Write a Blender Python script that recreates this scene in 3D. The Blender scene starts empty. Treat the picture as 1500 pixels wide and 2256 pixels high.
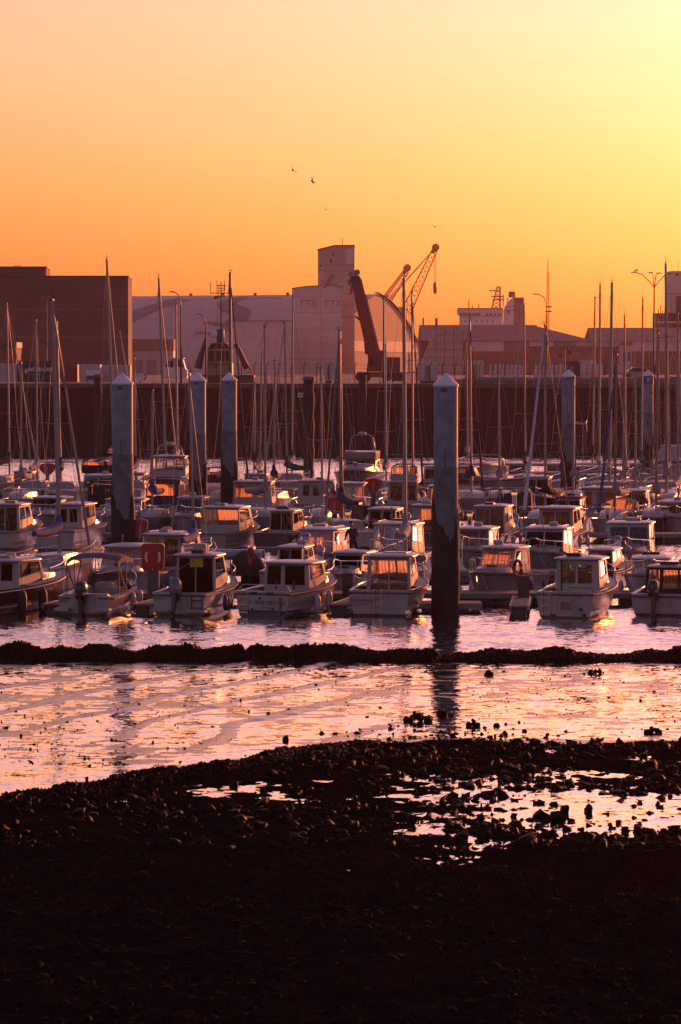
import bpy, bmesh, math, random
import numpy as np
from mathutils import Vector, Matrix, noise

random.seed(7)
SC = bpy.context.scene
COL = SC.collection
R = math.radians

# ------------------------------------------------------------------ camera
CAM_H = 9.4                      # eye height above the low-tide water
LENS = 120.0                     # mm on a 36 mm high frame
FPX = LENS / 36.0 * 2256.0       # focal length in photo pixels
TILT = math.atan((1128 - 810) / FPX)
cam = bpy.data.cameras.new('camera')
camo = bpy.data.objects.new('camera', cam)
COL.objects.link(camo)
cam.sensor_fit = 'VERTICAL'
cam.sensor_height = 36.0
cam.sensor_width = 24.0
cam.lens = LENS
cam.clip_start = 1.0
cam.clip_end = 6000.0
camo.location = (0, 0, CAM_H)
camo.rotation_euler = (math.pi / 2 - TILT, 0, 0)
SC.camera = camo

# ------------------------------------------------------------------ sky and sun
SUN_AZ, SUN_EL = 29.0, 6.0       # degrees right of the view axis, above the horizon
world = bpy.data.worlds.new('World')
SC.world = world
world.use_nodes = True
wn = world.node_tree
sky = wn.nodes.new('ShaderNodeTexSky')
sky.sky_type = 'NISHITA'
sky.sun_disc = False
sky.sun_elevation = R(SUN_EL)
sky.sun_rotation = R(SUN_AZ)
sky.air_density = 1.4
sky.dust_density = 2.8
sky.ozone_density = 1.0
wb = wn.nodes.new('ShaderNodeVectorMath'); wb.operation = 'MULTIPLY'      # one white balance for the whole sky
wb.inputs[1].default_value = (1.62, 0.985, 1.60)
wn.links.new(sky.outputs[0], wb.inputs[0])
# pale aureole of the hazy evening air round the sun, all the way round it
wtc = wn.nodes.new('ShaderNodeTexCoord')
wdt = wn.nodes.new('ShaderNodeVectorMath'); wdt.operation = 'DOT_PRODUCT'; wdt.inputs[1].default_value = (math.sin(R(SUN_AZ)) * math.cos(R(SUN_EL + 6)), math.cos(R(SUN_AZ)) * math.cos(R(SUN_EL + 6)), math.sin(R(SUN_EL + 6)))
wn.links.new(wtc.outputs['Generated'], wdt.inputs[0])
wpw = wn.nodes.new('ShaderNodeMath'); wpw.operation = 'POWER'; wpw.use_clamp = True; wpw.inputs[1].default_value = 16.0
wn.links.new(wdt.outputs['Value'], wpw.inputs[0])
wgl = wn.nodes.new('ShaderNodeVectorMath'); wgl.operation = 'SCALE'; wgl.inputs[0].default_value = (0.2, 0.5, 4.4)
wn.links.new(wpw.outputs[0], wgl.inputs['Scale'])
wsp = wn.nodes.new('ShaderNodeSeparateXYZ'); wn.links.new(wtc.outputs['Generated'], wsp.inputs[0])
wel = wn.nodes.new('ShaderNodeMapRange'); wel.interpolation_type = 'SMOOTHSTEP'; wel.inputs[1].default_value = 0.0; wel.inputs[2].default_value = 0.14     # the thick low air takes it away again
wn.links.new(wsp.outputs[2], wel.inputs[0])
wg2 = wn.nodes.new('ShaderNodeVectorMath'); wg2.operation = 'SCALE'; wn.links.new(wgl.outputs[0], wg2.inputs[0]); wn.links.new(wel.outputs[0], wg2.inputs['Scale'])
wad = wn.nodes.new('ShaderNodeVectorMath'); wad.operation = 'ADD'; wn.links.new(wb.outputs[0], wad.inputs[0]); wn.links.new(wg2.outputs[0], wad.inputs[1])
wn.links.new(wad.outputs[0], wn.nodes['Background'].inputs[0])
wn.nodes['Background'].inputs[1].default_value = 0.105
sd = bpy.data.lights.new('sun', 'SUN')
sd.energy = 3.0
sd.angle = R(0.6)
sd.color = (1.0, 0.25, 0.075)
so = bpy.data.objects.new('sun', sd)
COL.objects.link(so)
sdir = Vector((math.sin(R(SUN_AZ)) * math.cos(R(SUN_EL)), math.cos(R(SUN_AZ)) * math.cos(R(SUN_EL)), math.sin(R(SUN_EL))))
so.rotation_euler = sdir.to_track_quat('Z', 'Y').to_euler()
so.location = (120, 200, 80)

vs = SC.view_settings
vs.view_transform = 'Standard'
vs.look = 'None'
vs.exposure = 0.42
vs.gamma = 1.0
cy = SC.cycles
cy.use_denoising = True
cy.max_bounces = 6
cy.diffuse_bounces = 2
cy.glossy_bounces = 3
cy.transmission_bounces = 3
cy.transparent_max_bounces = 12
cy.volume_bounces = 0
cy.sample_clamp_indirect = 4.0
cy.caustics_reflective = False
cy.caustics_refractive = False

# ------------------------------------------------------------------ helpers
def px_at(px, py, Y):
    """world X and Z of photo pixel (px, py) at distance Y"""
    ct, st = math.cos(TILT), math.sin(TILT)
    dx, u = px - 750.0, 1128.0 - py
    dy = FPX * ct + u * st
    dz = -FPX * st + u * ct
    k = Y / dy
    return dx * k, CAM_H + dz * k

def PX(px, Y, py=900):
    return px_at(px, py, Y)[0]

def PZ(py, Y):
    return px_at(750, py, Y)[1]

def tag(o, label=None, cat=None, group=None, kind=None):
    if label: o['label'] = label
    if cat: o['category'] = cat
    if group: o['group'] = group
    if kind: o['kind'] = kind
    return o

def empty(name, loc=(0, 0, 0), rz=0.0, roll=0.0, parent=None):
    o = bpy.data.objects.new(name, None)
    COL.objects.link(o)
    m = Matrix.Rotation(roll, 3, 'Y') @ Matrix.Rotation(rz, 3, 'Z')
    o.location = loc
    o.rotation_euler = m.to_euler()
    o.empty_display_size = 0.2
    if parent: o.parent = parent
    return o

class MB:
    """collects shapes and links them as one mesh object"""
    def __init__(s):
        s.v, s.f = [], []
    def add(s, verts, faces):
        n = len(s.v)
        s.v.extend([tuple(p) for p in verts])
        s.f.extend([tuple(i + n for i in fc) for fc in faces])
        return s
    def box(s, x0, x1, y0, y1, z0, z1):
        return s.add([(x0, y0, z0), (x1, y0, z0), (x1, y1, z0), (x0, y1, z0), (x0, y0, z1), (x1, y0, z1), (x1, y1, z1), (x0, y1, z1)],
                     [(0, 3, 2, 1), (4, 5, 6, 7), (0, 1, 5, 4), (1, 2, 6, 5), (2, 3, 7, 6), (3, 0, 4, 7)])
    def cbox(s, c, d):
        return s.box(c[0] - d[0] / 2, c[0] + d[0] / 2, c[1] - d[1] / 2, c[1] + d[1] / 2, c[2] - d[2] / 2, c[2] + d[2] / 2)
    def tube(s, pts, r, n=6, caps=True):
        pts = [Vector(p) for p in pts]
        k = len(pts)
        rr = r if isinstance(r, (list, tuple)) else [r] * k
        vs_, fs = [], []
        for i, p in enumerate(pts):
            d = (pts[min(i + 1, k - 1)] - pts[max(i - 1, 0)])
            if d.length < 1e-9: d = Vector((0, 0, 1))
            d.normalize()
            a = d.cross(Vector((0, 0, 1)))
            if a.length < 1e-3: a = Vector((1, 0, 0))
            a.normalize()
            b = d.cross(a)
            for j in range(n):
                t = 2 * math.pi * j / n
                vs_.append(p + (a * math.cos(t) + b * math.sin(t)) * rr[i])
        for i in range(k - 1):
            for j in range(n):
                fs.append((i * n + j, i * n + (j + 1) % n, (i + 1) * n + (j + 1) % n, (i + 1) * n + j))
        if caps:
            fs.append(tuple(range(n - 1, -1, -1)))
            fs.append(tuple((k - 1) * n + j for j in range(n)))
        return s.add(vs_, fs)
    def lathe(s, prof, c=(0, 0, 0), n=16, ang=2 * math.pi):
        vs_, fs = [], []
        k = len(prof)
        for r, z in prof:
            for j in range(n):
                t = 2 * math.pi * j / n
                vs_.append((c[0] + r * math.cos(t), c[1] + r * math.sin(t), c[2] + z))
        for i in range(k - 1):
            for j in range(n):
                fs.append((i * n + j, i * n + (j + 1) % n, (i + 1) * n + (j + 1) % n, (i + 1) * n + j))
        fs.append(tuple(range(n - 1, -1, -1)))
        fs.append(tuple((k - 1) * n + j for j in range(n)))
        return s.add(vs_, fs)
    def loft(s, secs, closed=False, cap0=False, cap1=False):
        m = len(secs[0])
        vs_ = [p for sec in secs for p in sec]
        fs = []
        for i in range(len(secs) - 1):
            for j in range(m if closed else m - 1):
                j2 = (j + 1) % m
                fs.append((i * m + j, i * m + j2, (i + 1) * m + j2, (i + 1) * m + j))
        if cap0: fs.append(tuple(range(m - 1, -1, -1)))
        if cap1: fs.append(tuple((len(secs) - 1) * m + j for j in range(m)))
        return s.add(vs_, fs)
    def prism(s, poly, y0, y1):
        """poly in (x,z), extruded along y"""
        n = len(poly)
        v = [(x, y0, z) for x, z in poly] + [(x, y1, z) for x, z in poly]
        f = [tuple(range(n)), tuple(range(2 * n - 1, n - 1, -1))]
        for i in range(n):
            j = (i + 1) % n
            f.append((i, i + n, j + n, j))
        return s.add(v, f)
    def xf(s, m):
        s.v = [tuple(m @ Vector(p)) for p in s.v]
        return s
    def mesh(s, name, mat, smooth=False, bevel=0):
        me = bpy.data.meshes.new(name)
        me.from_pydata(s.v, [], s.f)
        if mat: me.materials.append(mat)
        bm = bmesh.new(); bm.from_mesh(me)
        bmesh.ops.recalc_face_normals(bm, faces=bm.faces)
        if bevel:
            bmesh.ops.bevel(bm, geom=[e for e in bm.edges if len(e.link_faces) == 2 and e.calc_face_angle(0) > 0.6], offset=bevel, segments=2, affect='EDGES')
        bm.to_mesh(me); bm.free()
        if smooth:
            for p in me.polygons: p.use_smooth = True
            try: me.set_sharp_from_angle(angle=R(42))
            except Exception: pass
        me.update()
        return me
    def build(s, name, mat, parent=None, smooth=False, bevel=0, loc=None):
        me = s.mesh(name, mat, smooth, bevel)
        o = bpy.data.objects.new(name, me)
        COL.objects.link(o)
        if parent: o.parent = parent
        if loc: o.location = loc
        return o

def place(name, me, parent=None, loc=(0, 0, 0), rot=(0, 0, 0), scale=None):
    o = bpy.data.objects.new(name, me)
    COL.objects.link(o)
    if parent: o.parent = parent
    o.location = loc
    o.rotation_euler = rot
    if scale: o.scale = scale if isinstance(scale, (tuple, list)) else (scale,) * 3
    return o

def text_mesh(txt, size, mat, depth=0.003, align='CENTER', shear=0.0, bold=0.0):
    cu = bpy.data.curves.new('lettering', 'FONT')
    cu.body = txt; cu.size = size; cu.extrude = depth; cu.align_x = align; cu.align_y = 'CENTER'
    cu.shear = shear; cu.offset = bold; cu.resolution_u = 3
    o = bpy.data.objects.new('lettering', cu)
    COL.objects.link(o)
    dg = bpy.context.evaluated_depsgraph_get()
    me = bpy.data.meshes.new_from_object(o.evaluated_get(dg))
    bpy.data.objects.remove(o)
    me.materials.clear(); me.materials.append(mat)
    return me

# ------------------------------------------------------------------ materials
MATS = {}
def nodes_of(name):
    m = bpy.data.materials.new(name)
    m.use_nodes = True
    nt = m.node_tree
    b = nt.nodes['Principled BSDF']
    return m, nt, b

def N(nt, t, **kw):
    n = nt.nodes.new(t)
    for k, v in kw.items():
        if k.startswith('i_'): n.inputs[k[2:].replace('_', ' ')].default_value = v
        else: setattr(n, k, v)
    return n

def mat(name, col, rough=0.5, metal=0.0, var=0.15, scale=3.0, bump=0.0, bscale=30.0, spec=0.5, coord='Object', stretch=None, dirt=None, ior=None):
    """plain procedural material: base colour broken up by noise, optional bump and grime"""
    if name in MATS: return MATS[name]
    m, nt, b = nodes_of(name)
    L = nt.links.new
    tc = N(nt, 'ShaderNodeTexCoord')
    mp = N(nt, 'ShaderNodeMapping')
    L(tc.outputs[coord], mp.inputs[0])
    if stretch: mp.inputs['Scale'].default_value = stretch
    no = N(nt, 'ShaderNodeTexNoise'); no.inputs['Scale'].default_value = scale; no.inputs['Detail'].default_value = 5
    L(mp.outputs[0], no.inputs['Vector'])
    rp = N(nt, 'ShaderNodeMapRange'); rp.inputs[1].default_value = 0.3; rp.inputs[2].default_value = 0.7
    rp.inputs[3].default_value = 1 - var; rp.inputs[4].default_value = 1 + var
    L(no.outputs[0], rp.inputs[0])
    mx = N(nt, 'ShaderNodeVectorMath', operation='SCALE')
    mx.inputs[0].default_value = col[:3]
    L(rp.outputs[0], mx.inputs['Scale'])
    out = mx.outputs[0]
    if dirt:
        n2 = N(nt, 'ShaderNodeTexNoise'); n2.inputs['Scale'].default_value = scale * 0.6; n2.inputs['Detail'].default_value = 8; n2.inputs['Roughness'].default_value = 0.7
        mp2 = N(nt, 'ShaderNodeMapping'); mp2.inputs['Scale'].default_value = (1, 1, 0.25); mp2.inputs['Location'].default_value = (3, 1, 7)
        L(tc.outputs[coord], mp2.inputs[0]); L(mp2.outputs[0], n2.inputs['Vector'])
        r2 = N(nt, 'ShaderNodeMapRange'); r2.inputs[1].default_value = 0.48; r2.inputs[2].default_value = 0.75; r2.inputs[4].default_value = dirt[1]
        L(n2.outputs[0], r2.inputs[0])
        mc = N(nt, 'ShaderNodeMix', data_type='RGBA')
        L(r2.outputs[0], mc.inputs[0]); L(out, mc.inputs[6]); mc.inputs[7].default_value = (*dirt[0], 1)
        out = mc.outputs[2]
    L(out, b.inputs['Base Color'])
    b.inputs['Roughness'].default_value = rough
    b.inputs['Metallic'].default_value = metal
    b.inputs['Specular IOR Level'].default_value = spec
    if ior: b.inputs['IOR'].default_value = ior
    if bump:
        n3 = N(nt, 'ShaderNodeTexNoise'); n3.inputs['Scale'].default_value = bscale; n3.inputs['Detail'].default_value = 4
        L(mp.outputs[0], n3.inputs['Vector'])
        bp = N(nt, 'ShaderNodeBump'); bp.inputs['Strength'].default_value = min(1, bump); bp.inputs['Distance'].default_value = 0.02
        L(n3.outputs[0], bp.inputs['Height']); L(bp.outputs[0], b.inputs['Normal'])
    MATS[name] = m
    return m

def hull_mat(name, top, bottom, line, zb=0.14, zl=0.22, topband=None):
    """gelcoat with painted antifouling below the waterline and a boot line"""
    if name in MATS: return MATS[name]
    m, nt, b = nodes_of(name)
    L = nt.links.new
    tc = N(nt, 'ShaderNodeTexCoord')
    sp = N(nt, 'ShaderNodeSeparateXYZ'); L(tc.outputs['Object'], sp.inputs[0])
    no = N(nt, 'ShaderNodeTexNoise'); no.inputs['Scale'].default_value = 1.6; no.inputs['Detail'].default_value = 7; no.inputs['Roughness'].default_value = 0.65
    mp = N(nt, 'ShaderNodeMapping'); mp.inputs['Scale'].default_value = (1.5, 1.5, 0.35); L(tc.outputs['Object'], mp.inputs[0]); L(mp.outputs[0], no.inputs['Vector'])
    mr = N(nt, 'ShaderNodeMapRange'); mr.inputs[1].default_value = 0.42; mr.inputs[2].default_value = 0.72; mr.inputs[4].default_value = 0.85
    L(no.outputs[0], mr.inputs[0])
    base = N(nt, 'ShaderNodeMix', data_type='RGBA'); base.inputs[6].default_value = (*top, 1); base.inputs[7].default_value = tuple(c * 0.55 + o for c, o in zip(top, (0.03, 0.025, 0.015))) + (1,)
    L(mr.outputs[0], base.inputs[0])
    c = base.outputs[2]
    def step(edge, lo, hi):
        g = N(nt, 'ShaderNodeMath', operation='GREATER_THAN'); L(sp.outputs[2], g.inputs[0]); g.inputs[1].default_value = edge
        mx = N(nt, 'ShaderNodeMix', data_type='RGBA'); L(g.outputs[0], mx.inputs[0])
        for sock, v in ((mx.inputs[6], lo), (mx.inputs[7], hi)):
            if hasattr(v, 'is_linked'): L(v, sock)
            else: sock.default_value = (*v, 1)
        return mx.outputs[2]
    c = step(zl, line, c)
    c = step(zb, bottom, c)
    L(c, b.inputs['Base Color'])
    b.inputs['Roughness'].default_value = 0.28
    b.inputs['Coat Weight'].default_value = 0.25
    MATS[name] = m
    return m

def glass_mat(name, tint, gloss=0.25, rough=0.04, fres=1.0):
    """thin boat glazing: tinted see-through pane with a mirror reflection"""
    if name in MATS: return MATS[name]
    m = bpy.data.materials.new(name); m.use_nodes = True
    nt = m.node_tree; nt.nodes.clear(); L = nt.links.new
    o = N(nt, 'ShaderNodeOutputMaterial')
    t = N(nt, 'ShaderNodeBsdfTransparent'); t.inputs[0].default_value = (*tint, 1)
    g = N(nt, 'ShaderNodeBsdfGlossy'); g.inputs['Roughness'].default_value = rough; g.inputs[0].default_value = (0.9, 0.9, 0.9, 1)
    lw = N(nt, 'ShaderNodeFresnel'); lw.inputs[0].default_value = 1.5
    mt = N(nt, 'ShaderNodeMath', operation='MULTIPLY_ADD'); mt.inputs[1].default_value = fres; mt.inputs[2].default_value = gloss * 0.2
    L(lw.outputs[0], mt.inputs[0])
    mx = N(nt, 'ShaderNodeMixShader'); L(mt.outputs[0], mx.inputs[0]); L(t.outputs[0], mx.inputs[1]); L(g.outputs[0], mx.inputs[2])
    L(mx.outputs[0], o.inputs[0])
    MATS[name] = m
    return m

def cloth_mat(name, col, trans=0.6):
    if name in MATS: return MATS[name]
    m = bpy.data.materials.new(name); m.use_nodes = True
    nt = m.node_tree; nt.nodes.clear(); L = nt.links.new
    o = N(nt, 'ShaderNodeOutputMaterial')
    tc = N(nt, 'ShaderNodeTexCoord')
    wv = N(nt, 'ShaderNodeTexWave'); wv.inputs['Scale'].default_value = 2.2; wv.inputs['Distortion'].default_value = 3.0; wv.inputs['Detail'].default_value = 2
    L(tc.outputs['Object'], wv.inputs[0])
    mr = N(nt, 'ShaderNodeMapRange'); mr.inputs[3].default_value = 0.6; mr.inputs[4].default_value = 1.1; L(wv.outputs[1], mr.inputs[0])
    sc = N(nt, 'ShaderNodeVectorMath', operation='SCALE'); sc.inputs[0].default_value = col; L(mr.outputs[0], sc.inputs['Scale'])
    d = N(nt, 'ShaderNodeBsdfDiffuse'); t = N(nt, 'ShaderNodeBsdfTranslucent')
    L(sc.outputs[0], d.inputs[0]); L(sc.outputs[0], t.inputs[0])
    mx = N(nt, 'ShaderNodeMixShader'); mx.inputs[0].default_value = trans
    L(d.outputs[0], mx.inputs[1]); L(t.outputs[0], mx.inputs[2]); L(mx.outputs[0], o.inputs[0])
    MATS[name] = m
    return m
# ================================================================== setting
def fast_mesh(name, V, T, material, smooth=False):
    me = bpy.data.meshes.new(name)
    V = np.asarray(V, dtype=np.float32); T = np.asarray(T, dtype=np.int32)
    k = T.shape[1]
    me.vertices.add(len(V)); me.vertices.foreach_set('co', V.ravel())
    me.loops.add(T.size); me.loops.foreach_set('vertex_index', T.ravel())
    me.polygons.add(len(T)); me.polygons.foreach_set('loop_start', np.arange(0, T.size, k, dtype=np.int32))
    if smooth: me.polygons.foreach_set('use_smooth', np.ones(len(T), dtype=bool))
    me.update(calc_edges=True); me.validate()
    me.materials.append(material)
    return me

rng = np.random.default_rng(11)
def smooth_noise(x, y, scale, seed):
    """cheap value noise on numpy arrays"""
    gx, gy = x / scale + seed * 17.3, y / scale + seed * 7.7
    ix, iy = np.floor(gx).astype(np.int64), np.floor(gy).astype(np.int64)
    fx, fy = gx - ix, gy - iy
    fx = fx * fx * (3 - 2 * fx); fy = fy * fy * (3 - 2 * fy)
    def h(a, b):
        n = (a * 374761393 + b * 668265263 + seed * 974711) & 0x7fffffff
        n = ((n ^ (n >> 13)) * 1274126177) & 0x7fffffff
        return ((n ^ (n >> 16)) & 0xffff) / 65535.0
    return (h(ix, iy) * (1 - fx) + h(ix + 1, iy) * fx) * (1 - fy) + (h(ix, iy + 1) * (1 - fx) + h(ix + 1, iy + 1) * fx) * fy - 0.5

def fbm(x, y, scale, seed, octv=3):
    r, a = 0, 1.0
    for k in range(octv):
        r = r + a * smooth_noise(x, y, scale / 2 ** k, seed + k)
        a *= 0.5
    return r

# ---- water
def water_mat(name, ax, ay, sx, sy, rough, base=(0.012, 0.014, 0.016), ior=1.33, octs=((1.0, 1.0), (3.3, 0.7), (0.21, 0.6)), lean=0.0, coat=0.0):
    """water whose small waves tilt the surface normal: ax, ay are wave slopes across and along the view"""
    m, nt, b = nodes_of(name)
    L = nt.links.new
    tc = N(nt, 'ShaderNodeTexCoord')
    h = None
    for k, (s, w) in enumerate(octs):
        mp = N(nt, 'ShaderNodeMapping'); mp.inputs['Scale'].default_value = (sx * s, sy * s, 1); mp.inputs['Rotation'].default_value = (0, 0, 0.22 * k - 0.2); mp.inputs['Location'].default_value = (7.3 * k, 3.1 * k, 0)
        L(tc.outputs['Object'], mp.inputs[0])
        n = N(nt, 'ShaderNodeTexNoise'); n.inputs['Scale'].default_value = 1.0; n.inputs['Detail'].default_value = 2
        L(mp.outputs[0], n.inputs['Vector'])
        c = N(nt, 'ShaderNodeVectorMath', operation='SUBTRACT'); L(n.outputs[1], c.inputs[0]); c.inputs[1].default_value = (0.5, 0.5, 0.5)
        w_ = N(nt, 'ShaderNodeVectorMath', operation='SCALE'); L(c.outputs[0], w_.inputs[0]); w_.inputs['Scale'].default_value = w
        if h is None: h = w_.outputs[0]
        else:
            a = N(nt, 'ShaderNodeVectorMath', operation='ADD'); L(h, a.inputs[0]); L(w_.outputs[0], a.inputs[1]); h = a.outputs[0]
    mu = N(nt, 'ShaderNodeVectorMath', operation='MULTIPLY'); L(h, mu.inputs[0]); mu.inputs[1].default_value = (ax * 2, ay * 2, 0)
    ad = N(nt, 'ShaderNodeVectorMath', operation='ADD'); L(mu.outputs[0], ad.inputs[0]); ad.inputs[1].default_value = (0, -lean, 1)      # the wave faces one sees at a grazing look lean this way
    no = N(nt, 'ShaderNodeVectorMath', operation='NORMALIZE'); L(ad.outputs[0], no.inputs[0])
    L(no.outputs[0], b.inputs['Normal'])
    b.inputs['Base Color'].default_value = (*base, 1)
    b.inputs['Roughness'].default_value = rough
    b.inputs['IOR'].default_value = ior
    if coat:
        b.inputs['Coat Weight'].default_value = coat; b.inputs['Coat IOR'].default_value = 1.4; b.inputs['Coat Roughness'].default_value = rough
        L(no.outputs[0], b.inputs['Coat Normal'])
    return m

M_WATER = water_mat('harbour_water', 0.08, 0.13, 2.4, 2.6, 0.03, ior=1.5, lean=0.072, coat=0.8)
o = MB().add([(-420, 111.5, 0), (420, 111.5, 0), (420, 384, 0), (-420, 384, 0)], [(0, 1, 2, 3)]).build('harbour_water', M_WATER)
tag(o, 'rippled harbour water reflecting the sunset', kind='structure')

# ---- mud shore: one sheet with real relief, shallow film of water lying in its hollows
def shore_line(x):
    return np.interp(x, [-17.0, -9.0, -7.2, -4.2, -2.0, 0.8, 4.0, 12.0], [60.0, 69.5, 72.3, 77.4, 80.5, 85.2, 85.4, 84.6])

def mud_height(x, y):
    flat = np.clip((y - shore_line(x)) / 2.5 + 0.5, 0, 1)                   # 1 on the wet flat, 0 on the near shore
    base = 0.058 * (1 - flat) + (-0.011) * flat
    base = base + (1 - flat) * (0.13 * fbm(x, y, 2.4, 3, 4) + 0.09 * fbm(x, y, 0.55, 9, 3) + 0.05 * smooth_noise(x, y, 0.22, 21))
    rill = np.sin((x * 0.92 - y * 0.37 + 1.9 * fbm(x, y, 8.0, 31, 3)) * 2.3)
    base = base + flat * (0.024 * fbm(x * 0.5, y * 0.9, 2.0, 5, 4) + 0.034 * smooth_noise(x * 0.45, y * 0.8, 0.30, 14) + 0.014 * smooth_noise(x, y * 0.7, 0.16, 15) + 0.055 * np.clip(rill - 0.72, 0, 1) * 3.5 * np.clip(0.42 + 1.7 * smooth_noise(x, y, 9, 40), 0, 1) * np.clip((3.5 - x) / 4.0, 0.15, 1))
    # hollow with puddles on the right of the near shore
    pud = 1.15 * np.exp(-(((x - 6.8) / 5.6) ** 2 + ((y - 72.5) / 5.2) ** 2)) + 0.34 * np.exp(-(((x + 2.0) / 2.2) ** 2 + ((y - 76.3) / 1.5) ** 2)) + 0.5 * np.exp(-(((x - 4.0) / 3.5) ** 2 + ((y - 78) / 1.2) ** 2)) + 0.75 * np.exp(-(((x - 5.2) / 2.0) ** 2 + ((y - 53.6) / 1.0) ** 2))
    base = base - (1 - flat) * 0.115 * np.clip(pud, 0, 1.1) + (1 - flat) * 0.10 * np.exp(-(((x + 3.2) / 2.6) ** 2 + ((y - 67.8) / 2.6) ** 2))
    near = np.clip((64.0 - y) / 8.0, 0, 1) * (1 - 0.8 * np.clip(pud, 0, 1))
    base = base + near * (0.10 + 0.10 * fbm(x, y, 0.8, 51, 3))
    return base

xs = np.arange(-17, 17.01, 0.085); ys = np.concatenate([np.arange(38, 70, 0.10), np.arange(70, 112.6, 0.13)])
gx, gy = np.meshgrid(xs, ys)
gz = mud_height(gx, gy)
gz = gz - np.clip((gy - 109.5) / 2.0, 0, 1) * 0.25
nx, ny = len(xs), len(ys)
idx = np.arange(nx * ny).reshape(ny, nx)
T = np.stack([idx[:-1, :-1], idx[:-1, 1:], idx[1:, 1:], idx[1:, :-1]], -1).reshape(-1, 4)
M_MUD = mat('wet_mud', (0.022, 0.017, 0.015), rough=0.15, var=0.35, scale=2.5, bump=0.3, bscale=28, spec=0.5)
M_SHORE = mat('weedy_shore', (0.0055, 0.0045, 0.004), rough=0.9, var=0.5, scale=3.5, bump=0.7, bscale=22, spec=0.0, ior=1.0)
VV = np.stack([gx, gy, gz], -1).reshape(-1, 3)
cy_q = VV[T].mean(1)
isflat = cy_q[:, 1] - shore_line(cy_q[:, 0]) + 0.9 * fbm(cy_q[:, 0], cy_q[:, 1], 1.6, 77, 3) > 0
def sub_mesh(name, quads, m):
    u, inv = np.unique(quads.ravel(), return_inverse=True)
    return fast_mesh(name, VV[u], inv.reshape(-1, 4), m, True)
o = place('mud_flat', sub_mesh('mud_flat', T[isflat], M_MUD)); tag(o, 'shining wet mud flat at low tide', kind='structure')
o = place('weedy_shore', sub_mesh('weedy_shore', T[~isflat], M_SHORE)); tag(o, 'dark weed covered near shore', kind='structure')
o = MB().box(-300, 300, -20, 112.4, -2.4, -0.35).build('sea_bed', mat('sea_bed_mud', (0.03, 0.025, 0.02), 0.7), None)
tag(o, 'dark mud bed under the shore', kind='structure')
M_FILM = water_mat('tidal_film_water', 0.06, 0.10, 3.2, 3.0, 0.05, (0.02, 0.015, 0.012), 1.65, lean=0.004, coat=1.0)
o = MB().add([(-17, 38, 0.0), (17, 38, 0.0), (17, 110.5, 0.0), (-17, 110.5, 0.0)], [(0, 1, 2, 3)]).build('tidal_pools', M_FILM)
o.location.z = -0.002
tag(o, 'thin film of tide water lying in the hollows of the mud', kind='structure')

# ---- scattered shell, stone and weed
def unit_lump(seed, kind):
    r = np.random.default_rng(seed)
    bm = bmesh.new()
    bmesh.ops.create_icosphere(bm, subdivisions=1, radius=1.0)
    for v in bm.verts:
        v.co *= 0.45 + 0.95 * r.random() ** 1.3
        if kind == 'shell': v.co.y *= 0.35
    V = np.array([v.co[:] for v in bm.verts]); Tt = np.array([[v.index for v in f.verts] for f in bm.faces])
    bm.free()
    return V, Tt
LUMPS = [unit_lump(i, 'stone') for i in range(5)] + [unit_lump(20 + i, 'shell') for i in range(5)]

def scatter(P, S, shellp, seed, tilt=0.6):
    """many small lumps in one mesh: P positions, S sizes"""
    r = np.random.default_rng(seed)
    Vs, Ts, off = [], [], 0
    kinds = np.where(r.random(len(P)) < shellp, r.integers(5, 10, len(P)), r.integers(0, 5, len(P)))
    for k in range(10):
        sel = np.where(kinds == k)[0]
        if not len(sel): continue
        V, Tt = LUMPS[k]
        n = len(sel)
        az = r.random(n) * 2 * np.pi; ti = (r.random(n) - 0.5) * 2 * tilt
        c, s_, ct, st = np.cos(az), np.sin(az), np.cos(ti), np.sin(ti)
        L = V[None] * S[sel][:, None, :]
        x, y, z = L[..., 0], L[..., 1], L[..., 2]
        x, z = x * ct[:, None] + z * st[:, None], -x * st[:, None] + z * ct[:, None]
        X = x * c[:, None] - y * s_[:, None]; Y = x * s_[:, None] + y * c[:, None]
        W = np.stack([X, Y, z], -1) + P[sel][:, None, :]
        Vs.append(W.reshape(-1, 3)); Ts.append((Tt[None] + (np.arange(n) * len(V))[:, None, None] + off).reshape(-1, 3)); off += n * len(V)
    return np.concatenate(Vs), np.concatenate(Ts)

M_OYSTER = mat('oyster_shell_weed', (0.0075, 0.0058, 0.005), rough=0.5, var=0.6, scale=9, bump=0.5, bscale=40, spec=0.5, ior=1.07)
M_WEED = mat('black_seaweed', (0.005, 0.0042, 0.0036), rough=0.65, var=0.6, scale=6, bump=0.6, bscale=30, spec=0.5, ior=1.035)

def bank(n, px_fn, width, height, seed, size, name, label):
    """a long low bank of oysters: px_fn(t) gives centre x, y and a local height factor"""
    r = np.random.default_rng(seed)
    t = r.random(n)
    cx, cy_, nxv, nyv, hf = px_fn(t)
    w = (r.random(n) - 0.5) * 2
    x = cx + nxv * w * width; y = cy_ + nyv * w * width
    clump = 0.60 + 0.75 * np.clip(0.5 + fbm(x * 1.0, y * 0.3, 0.9, seed, 3), 0, 1.2)
    z = hf * height * clump * np.clip(1 - np.abs(w) ** 2.2, 0, 1) * (0.35 + 0.65 * r.random(n) ** 0.5)
    keep = hf > 0.05
    P = np.stack([x, y, z], -1)[keep]
    s = size * (0.6 + 0.8 * r.random(len(P)))
    S = np.stack([s, s * 0.8, s * (1.0 + 0.5 * r.random(len(P)))], -1)
    V, T = scatter(P, S, 0.6, seed)
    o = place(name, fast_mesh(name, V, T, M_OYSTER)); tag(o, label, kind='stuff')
    return o

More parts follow.
